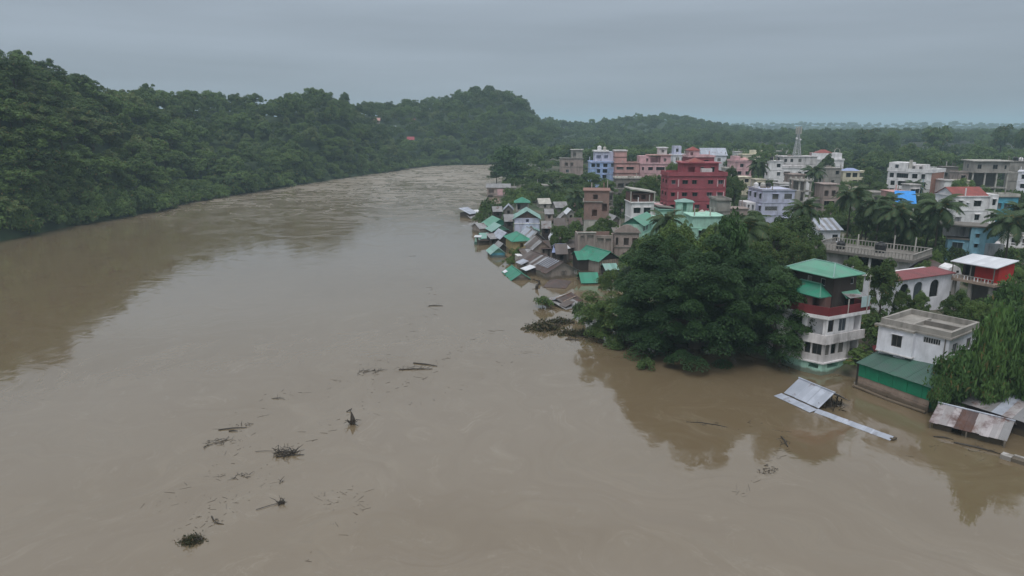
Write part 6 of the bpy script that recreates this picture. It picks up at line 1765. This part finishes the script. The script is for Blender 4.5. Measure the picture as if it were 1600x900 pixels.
# ------------------------------------------------------------------ the big rain tree and its neighbours
def rain_tree(label, loc, rx, ry, h, seed, ncl, per, leaf, clr, mat=M_RAIN, low=-.02):
    rng = np.random.default_rng(seed)
    C, Rr = [], []
    ph = rng.uniform(0, 6.28, 6)
    while len(C) < ncl:
        d = unit(rng, 1)[0]
        if d[2] < low:
            d[2] = -d[2]
        a = math.atan2(d[1], d[0])
        f = 1 + .14 * math.sin(3 * a + ph[0]) + .11 * math.sin(5 * a + ph[1]) + .06 * math.sin(7 * a + 4 * d[2] + ph[2])
        s = rng.uniform(.78, 1.0) * f if rng.uniform() < .8 else rng.uniform(.45, .8) * f
        z = .6 + h * .97 * (abs(d[2]) ** .55) * s
        rr_ = (1 - .12 * (1 - d[2]))            # skirts hang a little inside
        C.append(np.array([d[0] * rx * s * rr_, d[1] * ry * s * rr_, z])); Rr.append(clr * rng.uniform(.55, 1.35))
    co, q, t = clump_leaves(C, Rr, .36, per, leaf, rng, out=.4, up=1.0, droop=.1, hang=.45)
    T = empty('rain_tree', label, 'tree', loc)
    link('crown', np_mesh('crown', co, q, mat, tint=t), T)
    mb = MB()
    mb.tube([(0, 0, -3), (0, 0, 0), (.2, .1, h * .2), (0, 0, h * .35)], [1.2, .95, .8, .7], 9)
    mb.build('trunk', M_BARK, T)
    rg = random.Random(seed)
    for c in rg.sample(C, 13):
        c = Vector(c); m = MB()
        m.tube([(0, 0, h * .28), tuple(Vector((0, 0, h * .3)).lerp(c, .45) + Vector((0, 0, h * .06))), tuple(c)], [.42, .26, .08], 6)
        m.build('limb', M_BARK, T)
    return T
p = at(1085, 93, 0)
rain_tree('huge spreading rain tree with layered dark foliage hanging to the flood water', (p.x, p.y, -.6), 12.3, 11.0, 14.4, 11, 400, 760, .135, 1.6)
p = at(1214, 87, 0)
rain_tree('tall dark tree pressed between the huge rain tree and the green roofed house', (p.x, p.y, -.4), 4.4, 5.0, 11.6, 12, 95, 600, .13, 1.3)
p = at(968, 97, 0)
rain_tree('lower lighter green tree at the river side of the huge rain tree', (p.x, p.y, -.6), 5.0, 5.0, 7.2, 13, 85, 560, .13, 1.25, M_LEAF)
TP = lambda i: TOWN[i % 4]
SPOTS = [(1012, 104, 374, 34, 'broad dark tree behind the rain tree, in front of the mint house'), (1048, 102, 352, 36, 'dense leafy tree behind the top of the rain tree'),
         (1096, 101, 360, 38, 'rounded tree between the rain tree and the flat mint house'), (1132, 98, 337, 30, 'very dark tree left of the drooping coconut palm'),
         (1176, 99, 380, 30, 'olive green tree above the rain tree shoulder'), (1205, 128, 352, 30, 'leafy tree in front of the lilac block'),
         (1236, 136, 331, 33, 'large rounded tree hiding the foot of the lilac block'), (1256, 122, 372, 26, 'dark tree beside the striped roof house'),
         (1310, 172, 338, 24, 'tree growing behind the striped roof house'), (1352, 158, 322, 24, 'bushy tree behind the balustraded terrace'),
         (1400, 150, 338, 26, 'leafy tree at the back corner of the balustraded terrace'), (1440, 158, 352, 20, 'tree in front of the white house with red roof'),
         (1374, 94, 408, 26, 'thin leafy tree with banana leaves beside the green roofed house'), (1330, 118, 402, 15, 'slim young tree against the white wall under the balustrade'),
         (1492, 88, 452, 24, 'round bush like tree right behind the hollow roof house'), (1522, 86, 470, 24, 'spreading tree below the house with the red wall'),
         (1583, 104, 420, 27, 'tall dark tree next to the raised house with white roof'), (1600, 96, 440, 24, 'tree mass at the far end of the bank'),
         (1584, 168, 335, 20, 'tree beside the teal house'), (797, 366, 229, 31, 'large round dark tree at the bend of the river'),
         (776, 372, 258, 13, 'low tree leaning out beside the round dark tree'), (816, 362, 258, 18, 'lower tree on the town side of the round dark tree'), (836, 350, 262, 20, 'bushy tree behind the pink washed house'), (862, 330, 268, 22, 'tree cluster crown upstream of the brown decaying house'),
         (893, 310, 272, 22, 'tree below the brown decaying house'), (922, 285, 270, 20, 'dark tree hiding the foot of the sky blue house'), (848, 285, 290, 20, 'leafy tree behind the pavilion'),
         (880, 262, 296, 22, 'dense tree uphill of the dark tin roofs'), (905, 245, 292, 20, 'tree between the brick tower and the blue house'), (948, 262, 282, 16, 'narrow tree beneath the salmon house'),
         (986, 236, 285, 16, 'tree beside the low grey house frame'), (1015, 232, 272, 21, 'broad tree below the pink house with balcony'), (1146, 215, 277, 16, 'tree right beside the crimson building'),
         (1140, 240, 262, 12, 'tree top between the crimson building and the pink balconied house'), (944, 164, 338, 16, 'tree growing against the brick tower'), (930, 160, 352, 15, 'bushy tree at the foot of the brick tower'),
         (878, 158, 354, 20, 'grey green scrub tree between the brown roofs and the ruins'), (1050, 265, 255, 12, 'tree next to the crimson building roof'), (1290, 330, 240, 12, 'dark tree before the stepped white house'),
         (1330, 290, 282, 12, 'tree beside the cream house'), (1358, 275, 262, 15, 'tree between the cream house and the big white block'), (1372, 258, 285, 16, 'tree in front of the big white block corner'),
         (1432, 205, 302, 14, 'dark tree before the big white block'), (1500, 232, 278, 16, 'tree between the red tin roof and the open frame'), (1165, 150, 352, 14, 'brownish tree below the lilac block side wing'),
         (1560, 205, 300, 14, 'tree beside the open concrete frame'), (1108, 150, 352, 18, 'tree top covering the broad mint house'), (955, 118, 420, 20, 'tree behind the dull green roof')]
for i, (px, Y, top, hw, lab) in enumerate(SPOTS):
    tree_px(DARK[0] if px in (797, 1132) else TP(i), lab.replace('left of', 'beside').replace(' right ', ' '), px, Y, top, hw)
for i, (px, Y, top, hw, lab) in enumerate([(1298, 178, 318, 16, 'tree hiding the foot of the brown plaster house'), (1285, 165, 345, 14, 'small tree behind the striped roof'), (1416, 172, 318, 16, 'tree filling the gap beside the blue tarpaulin'),
        (1478, 165, 345, 14, 'tree in front of the light blue house roof room'), (1458, 122, 392, 14, 'low tree at the near corner of the light blue house'), (1545, 150, 372, 14, 'tree between the light blue house and the railed balcony'),
        (1515, 190, 330, 12, 'tree between the red tin roof and the teal house'), (1180, 190, 330, 14, 'tree at the foot of the lilac block side wall'), (1215, 160, 345, 20, 'broad tree covering the lilac block ground floor'),
        (1262, 215, 306, 12, 'tree between the raw frame and the brown plaster house'), (1240, 290, 276, 14, 'tree under the white three storey block'), (1205, 262, 282, 12, 'tree before the white three storey block stair end'),
        (1118, 146, 350, 16, 'tree before the broad mint house'), (1070, 150, 345, 14, 'tree at the mint turret house'), (1000, 140, 372, 14, 'tree between the mint gable and the ruin'), (970, 210, 305, 14, 'tree behind the long brown wall'),
        (1020, 250, 285, 14, 'tree between the pink house and the crimson building'), (1405, 235, 301, 12, 'tree against the front of the big white block'), (1450, 236, 300, 10, 'tree at the brick side of the big white block'), (1300, 250, 290, 12, 'tree beside the grey plastered block'),
        (1345, 230, 300, 14, 'tree below the cream house'), (1536, 232, 290, 14, 'tree among the open frame columns'), (1585, 225, 296, 12, 'tree before the tall white edge block'), (1440, 112, 408, 12, 'small tree by the white wing with brown roof'), (1436, 92, 458, 17, 'leafy shrub tree before the arched windows'), (1408, 93, 452, 14, 'palm green shrub tree at the corner under the maroon roof')]):
    tree_px(TP(i + 1), lab, px, Y, top, hw)
# bamboo and feathery clumps at the bank
for i, (px, Y, top, hw, lab) in enumerate([(1487, 70.5, 546, 38, 'bright feathery bamboo clump at the end of the green shed'), (1566, 71, 492, 36, 'big dark bamboo clump above the grey roofed shed'), (1592, 68, 530, 34, 'bamboo clump overhanging the grey roofed shed corner'),
                                           (1534, 69.5, 480, 34, 'bamboo clump hiding the end of the hollow roof house'), (1570, 90, 440, 38, 'tall bamboo clump under the raised house with white roof'), (1600, 80, 470, 36, 'bamboo clump at the outermost end of the bank'),
                                           (1462, 69, 590, 14, 'small bamboo tuft at the corner of the green shed'), (1540, 68.5, 560, 22, 'low bamboo tuft behind the rusty shed')]):
    g = at(px, Y, 0); zg = min(1.2, max(.2, gh(g.x, g.y))); g.z = zg
    h = max(2, zof(top, Y) - zg); b = BAMBOO[i % 3]
    tree(b, 'bamboo_clump', lab, 'bamboo', g, h, hw / FPX * Y, 'bamboo clumps on the bank', part='stem')
# flooded bushes
for i, (px, py, hw, hh, lab) in enumerate([(848, 480, 19, 17, 'round green bush standing alone in the flood near the drowned roofs'), (812, 408, 16, 20, 'dark bush in the water below the ochre house'), (795, 412, 9, 10, 'small bush by the drowned emerald roof'),
                                           (928, 508, 24, 34, 'bright bush drooping into the water at the rain tree edge'), (905, 497, 14, 24, 'light green shrub next to the grey sheet roof'), (762, 346, 18, 34, 'dark bush between the half sunk huts'), (751, 353, 11, 20, 'small dark bush at the river side of the huts'),
                                           (778, 335, 12, 16, 'leafy bush in front of the brown house with pink wall'), (1010, 575, 18, 16, 'branch bush dipping into the water under the rain tree'), (965, 545, 16, 10, 'low leaves floating at the rain tree edge'),
                                           (1340, 552, 10, 20, 'shrub behind the green shed corner'), (955, 430, 16, 16, 'shrub on the dull green roof edge')]):
    g = gp(px, py, 0); Y = g.y
    b = BUSH[i % 3]
    t = empty('bush', lab, 'bush', (g.x, g.y, -.15), i * 1.7)
    s = hw / FPX * Y / 1.75; sz = max(.3, zof(py - hh, Y) / 1.75) if hh else 1
    t.scale = (s, s, sz); link('crown', b.crown, t); link('stem', b.trunk, t)
# coconut palms
for (px, Y, top, s, lab) in [(1322, 158, 296, 1.25, 'dark coconut palm in front of the cream house'), (1345, 165, 318, 1.2, 'coconut palm standing over the terrace water tank'), (1368, 150, 312, 1.2, 'coconut palm before the blue tarpaulin house'),
                             (1396, 140, 322, 1.2, 'coconut palm over the far corner of the balustraded terrace'), (1459, 140, 312, 1.35, 'large coconut palm in front of the white house with red roof'), (1445, 150, 340, 1.0, 'shorter coconut palm under the large one'),
                             (1570, 132, 336, 1.3, 'coconut palm beside the light blue house'), (1592, 150, 322, 1.1, 'coconut palm in front of the teal house'), (1163, 112, 345, 1.25, 'drooping coconut palm with pale fronds behind the rain tree'),
                             (1184, 265, 252, 1.3, 'tall coconut palm between pink and white houses'), (1048, 138, 336, 1.1, 'coconut palm in front of the flat mint house'), (1272, 255, 262, 1.3, 'coconut palm behind the raw concrete frame'),
                             (1252, 140, 318, 1.1, 'coconut palm beside the lilac block end wall'), (1425, 250, 284, 1.1, 'coconut palm at the foot of the big white block'), (860, 262, 288, 1.1, 'coconut palm above the riverside roofs'),
                             (902, 215, 300, 1.1, 'coconut palm behind the white gable roof'), (1385, 170, 308, 1.1, 'coconut palm close behind the blue tarpaulin'), (1412, 142, 345, 1.0, 'short coconut palm by the terrace end')]:
    palm(lab, px, Y, top, s)
# ------------------------------------------------------------------ trees of the plain behind the town
rng = np.random.default_rng(31)
BP = []
foot = []
for o in SC.objects:
    if o.parent is None and o.get('category') in ('house', 'building', 'ruin') and 'hill' not in o.get('label', ''):
        foot.append((o.location.x, o.location.y))
while len(BP) < 1500:
    y = 300 + 560 * rng.uniform() ** .8
    x = rng.uniform(-10, 720)
    if x < np.interp(y, _sy, _sx) + 8 and y < 590:
        continue
    if 585 < y < 665:
        continue
    u, v = proj(x, y, 8)
    if not (-50 < u < 1680):
        continue
    if y < 400 and (u < 1150 or rng.uniform() < .6):
        if y < 330 or u < 1000:
            continue
    if any((x - f[0] - 6) ** 2 + (y - f[1] - 4) ** 2 < 150 for f in foot):
        continue
    BP.append((x, y, gh(x, y) - .4))
BP.sort(key=lambda p: p[1] - .1 * p[0])
for k, p in enumerate(BP[:40]):
    pr = FOREST[k % 6]; h = 9 + 5 * rng.uniform()
    tree(pr, 'plain_tree', 'broadleaf tree in the green belt just behind the town houses', 'tree', p, h, h * .45, 'trees in the belt behind the town')
for (px, Y, top, hw, lab) in [(1352, 560, 203, 22, 'largest round tree crown standing above the belt behind the town'), (1378, 560, 210, 9, 'smaller round tree next to the largest one in the belt'), (1394, 570, 204, 8, 'slim tree in the belt beside the round crowns'),
                              (1462, 520, 200, 20, 'broad tall tree rising out of the belt behind the big white block'), (1562, 500, 198, 16, 'dark crown on the skyline behind the grey concrete building'), (1595, 480, 201, 14, 'dark crown on the skyline at the end of the belt'), (1420, 430, 226, 18, 'leafy crown right behind the big white block')]:
    pr = FOREST[2 if hw < 12 else 0]
    g = at(px, Y, 10); g.z = gh(g.x, g.y); h = zof(top, Y) - g.z
    tree(pr, 'plain_tree', lab.replace(' right', ' close'), 'tree', g, h, hw / FPX * Y)
P_ = np.array(BP[40:])
scatter('tree_belt', P_, rng.uniform(.8, 1.45, len(P_)), [p.crown for p in FOREST], 12)
# low growth between the houses
UP = []
while len(UP) < 2600:
    y = 66 + 330 * rng.uniform() ** 1.2
    x = rng.uniform(-20, 400)
    if x < np.interp(y, _sy, _sx) + 5.5:
        continue
    u, v = proj(x, y, 2)
    if not (-50 < u < 1750) or gh(x, y) < .15 or inside(x, y):
        continue
    if 120 < y < 240 and x < np.interp(y, _sy, _sx) + 24 and rng.uniform() < .85:
        continue
    UP.append((x, y, gh(x, y) - .15))
scatter('undergrowth', np.array(UP), rng.uniform(.55, 1.7, len(UP)), [p.crown for p in BUSH], 14, (.7, 1.6))
# ------------------------------------------------------------------ things adrift on the river
def drift(name, label, cat, px, py, parts, rz=0.0, group=None):
    """parts: list of (name, [tubes as (points, radii)])"""
    T = empty(name, label, cat, gp(px, py, 0), rz, group)
    for (n_, tubes) in parts:
        mb = MB()
        for pts, rr_ in tubes:
            mb.tube(pts, rr_, 5)
        o = mb.build(n_, M_DRIFT, T)
        if n_ in ('twigs', 'brush', 'roots', 'branches'):
            struct(o, 'stuff')
    return T
def log(L, r=.16, ang=0, bend=.1, x=0, y=0, z=.06, up=0):
    c, s = math.cos(ang), math.sin(ang); r *= .55
    return ([(x - c * L / 2, y - s * L / 2, z), (x - s * bend, y + c * bend, z + r * .3 + up * .3), (x + c * L / 2, y + s * L / 2, z + up)], [r, r * .9, r * .45])
def twigs(seed, n, L, spread=1.0, up=.5, r=.022, cx=0, cy=0):
    g_ = random.Random(seed); out = []
    for i in range(n):
        a = g_.uniform(0, 6.28); l = L * g_.uniform(.3, 1)
        x, y = cx + g_.uniform(-spread, spread), cy + g_.uniform(-spread, spread) * .6
        out.append(([(x, y, .0), (x + math.cos(a) * l * .5, y + math.sin(a) * l * .5, .05 + up * g_.uniform(0, .6)), (x + math.cos(a + .4) * l, y + math.sin(a + .4) * l, up * g_.uniform(-.3, 1))], [r, r * .8, r * .4]))
    return out
drift('driftwood', 'two long parallel logs drifting with twigs in mid river', 'driftwood', 648, 575, [('log', [log(3.4, .16, -.35, x=1.2, y=1.2)]), ('log', [log(4.2, .14, .05, x=.2, y=-.6)]), ('twigs', twigs(1, 14, 1.6, 1.6))])
drift('driftwood', 'thin log floating alone far out towards the drowned roofs', 'driftwood', 681, 478, [('log', [log(2.4, .12, .02)]), ('twigs', twigs(2, 5, 1.0, 1.2))])
drift('driftwood', 'upright dark root stump bobbing alone in the river', 'root stump', 551, 662, [('stump', [([(0, 0, -.3), (.05, 0, .5), (-.1, .1, 1.25)], [.34, .26, .06])]), ('roots', twigs(3, 16, 1.2, .25, .7, .06))])
drift('driftwood', 'slanted log with a short one below it, ahead of the twig raft', 'driftwood', 366, 671, [('log', [log(2.7, .12, .22, y=.1, x=-.2)]), ('log', [log(.9, .13, 0, y=-.5, x=.1)]), ('twigs', twigs(4, 8, .7, .6, .3, .03, .5, 1.1))])
drift('driftwood', 'loose raft of pale twigs trailing behind the slanted log', 'driftwood', 342, 692, [('twigs', twigs(5, 26, 1.0, 1.1, .2)), ('stick', [log(1.0, .07, .9, x=-.7, y=-.7)])])
drift('driftwood', 'large brush tangle with upright branches and a thick log', 'driftwood', 446, 709, [('log', [log(2.5, .13, .18, x=.6, y=-.5)]), ('brush', twigs(6, 46, 1.3, .9, .75, .04)), ('stick', [log(1.9, .04, .05, x=-2.0, y=.4)])])
drift('driftwood', 'broom shaped branch dragging a long thin stem', 'driftwood', 440, 786, [('stem', [log(2.3, .05, .55, x=-.7, y=-.5)]), ('brush', twigs(7, 24, .8, .28, .55, .03))])
drift('driftwood', 'small twig bundle just below the brush tangle', 'driftwood', 379, 746, [('twigs', twigs(8, 14, .8, .9, .2))])
drift('driftwood', 'short stick pointing down river under the brush tangle', 'driftwood', 441, 752, [('stick', [log(.9, .06, 1.4, up=.2)]), ('twigs', twigs(9, 3, .4, .2))])
drift('driftwood', 'curved twig string above the grassy clump', 'driftwood', 337, 815, [('stick', [([(-.6, .7, .05), (-.2, .1, .08), (.3, -.3, .05), (.8, -.4, .02)], [.06, .05, .05, .02])]), ('twigs', twigs(10, 8, .5, .6, .2))])
drift('driftwood', 'twig heap scattered upstream of the two parallel logs', 'driftwood', 577, 581, [('twigs', twigs(11, 22, 1.3, 1.4, .3)), ('stick', [log(1.6, .06, .5)])])
drift('driftwood', 'slim stick floating between the stump and the slanted log', 'driftwood', 435, 623, [('stick', [log(1.3, .08, .05)]), ('twigs', twigs(12, 3, .4, .4))])
drift('driftwood', 'small root clump just behind the upright stump', 'driftwood', 546, 643, [('root', [log(.6, .12, .5, up=.2)]), ('twigs', twigs(13, 5, .4, .2))])
drift('driftwood', 'forked dark branch lying in front of the rain tree reflection', 'branch', 1226, 693, [('branch', [([(.2, 1.5, .05), (.1, .4, .2), (0, -.8, .05)], [.05, .09, .05])]), ('twigs', twigs(14, 8, .8, .5, .2))])
drift('driftwood', 'string of leaf litter and twigs trailing from the forked branch', 'branch', 1200, 735, [('twigs', twigs(15, 30, .7, 1.0, .15))], .9)
drift('driftwood', 'long thin bent twig on the water below the rain tree', 'branch', 1105, 664, [('branch', [([(-2.0, .7, .03), (-.5, .5, .06), (1.0, -.1, .05), (1.9, -.6, .02)], [.02, .04, .04, .02])]), ('twigs', twigs(16, 4, .5, .5, .1))])
drift('driftwood', 'dark broken plank floating before the rusty shed', 'driftwood', 1474, 685, [('plank', [log(1.7, .12, -.42)]), ('plank', [log(1.2, .08, -.2, y=.2)])])
drift('driftwood', 'long half sunk trunk along the bank below the rusty shed', 'driftwood', 1530, 702, [('trunk', [log(4.2, .2, -.72, bend=.2)]), ('twigs', twigs(17, 10, .8, 1.2, .2))])
T = drift('weed_clump', 'clump of brown water weeds and grass floating nearest the viewer', 'weed clump', 300, 846, [('twigs', twigs(18, 26, .7, .5, .5, .03))])
def tuft(T, seed, n, sx, sy, h, leaf=.12):
    r_ = np.random.default_rng(seed)
    P = np.stack([r_.normal(0, sx, n), r_.normal(0, sy, n), np.abs(r_.normal(0, h, n))], -1)
    P[:, 2] *= np.exp(-(P[:, 0] / (1.6 * sx)) ** 2)
    nn = unit(r_, n) + np.array([0, 0, .5])
    co, q = leaf_quads(P, nn, np.full(n, leaf) * r_.uniform(.6, 1.4, n), np.full(n, leaf * .35), r_)
    o = link('leaves', np_mesh('leaves', co, q, M_REED, tint=np.repeat(r_.uniform(0, 1, n), 4)), T)
    return o
tuft(T, 1, 700, .42, .28, .22)
T = drift('debris_mat', 'dark pointed mat of branches washed against the bank near the lone bush', 'debris mat', 850, 513, [('branches', twigs(19, 40, 2.6, 1.6, 1.0, .08)), ('log', [log(4.0, .22, .1)])]); tuft(T, 2, 900, 1.3, .8, .5, .3)
T = drift('debris_mat', 'flat mat of leaves and wood at the rain tree edge', 'debris mat', 908, 522, [('branches', twigs(20, 30, 2.6, 2.0, .5, .08)), ('log', [log(5.0, .2, 0)])]); tuft(T, 3, 900, 1.9, .7, .25, .3)
T = drift('debris_mat', 'dark heap of sticks beside the grey sheet roof', 'debris mat', 876, 504, [('branches', twigs(21, 24, 1.8, 1.2, .7, .08))]); tuft(T, 4, 500, .9, .5, .35, .28)
T = drift('debris_mat', 'thin floating stick mat just off the flat leaf mat', 'debris mat', 893, 531, [('log', [log(1.8, .14, -.1)]), ('branches', twigs(22, 6, 1.0, .8, .2, .05))])
# countless small bits
mb = MB(); rr = random.Random(51)
LINES = [([(285, 842), (330, 800), (400, 760), (450, 700), (530, 655), (600, 610), (690, 565), (770, 520)], 260, 9), ([(250, 800), (330, 745), (380, 700), (360, 670), (430, 622), (520, 600), (600, 570)], 170, 10),
         ([(470, 880), (520, 800), (505, 775), (545, 765), (560, 800), (520, 835)], 90, 6), ([(560, 590), (640, 520), (680, 478), (660, 440), (640, 400)], 90, 7), ([(1150, 780), (1190, 745), (1228, 690), (1215, 660)], 80, 5),
         ([(640, 640), (720, 600), (800, 560), (860, 540)], 60, 8), ([(1070, 655), (1130, 670), (1190, 660)], 40, 4), ([(1400, 720), (1480, 690), (1560, 720)], 50, 6)]
for pts, n, sd in LINES:
    for i in range(int(n * .6)):
        t = rr.random() * (len(pts) - 1); k = int(t); f = t - k
        px = pts[k][0] * (1 - f) + pts[k + 1][0] * f + rr.gauss(0, sd * 1.6); py = pts[k][1] * (1 - f) + pts[k + 1][1] * f + rr.gauss(0, sd * .7)
        g = gp(px, py, 0); L = .04 + (.9 * rr.random() ** 4 + .12 * rr.random()) * (g.y / 45) ** .5; a = rr.gauss(.5, .9)
        r_ = rr.uniform(.006, .016) * (g.y / 45) ** .6
        mb.tube([(g.x, g.y, 0), (g.x + L * math.cos(a), g.y + L * math.sin(a), .02)], [r_, r_ * .7], 4)
struct(mb.build('floating_litter', M_DRIFT), 'stuff')
# ------------------------------------------------------------------ haze
hz, t, b = newmat('damp_air')
t.nodes.remove(b)
pv = N(t, 'ShaderNodeVolumePrincipled')
pv.inputs['Color'].default_value = (.62, .84, .97, 1)
pv.inputs['Density'].default_value = HAZE
pv.inputs['Anisotropy'].default_value = 0.0
t.links.new(pv.outputs[0], t.nodes['Material Output'].inputs['Volume'])
haze = struct(MB().box(-6100, -700, -6.2, 6100, 7100, 92).build('haze', hz), 'stuff')
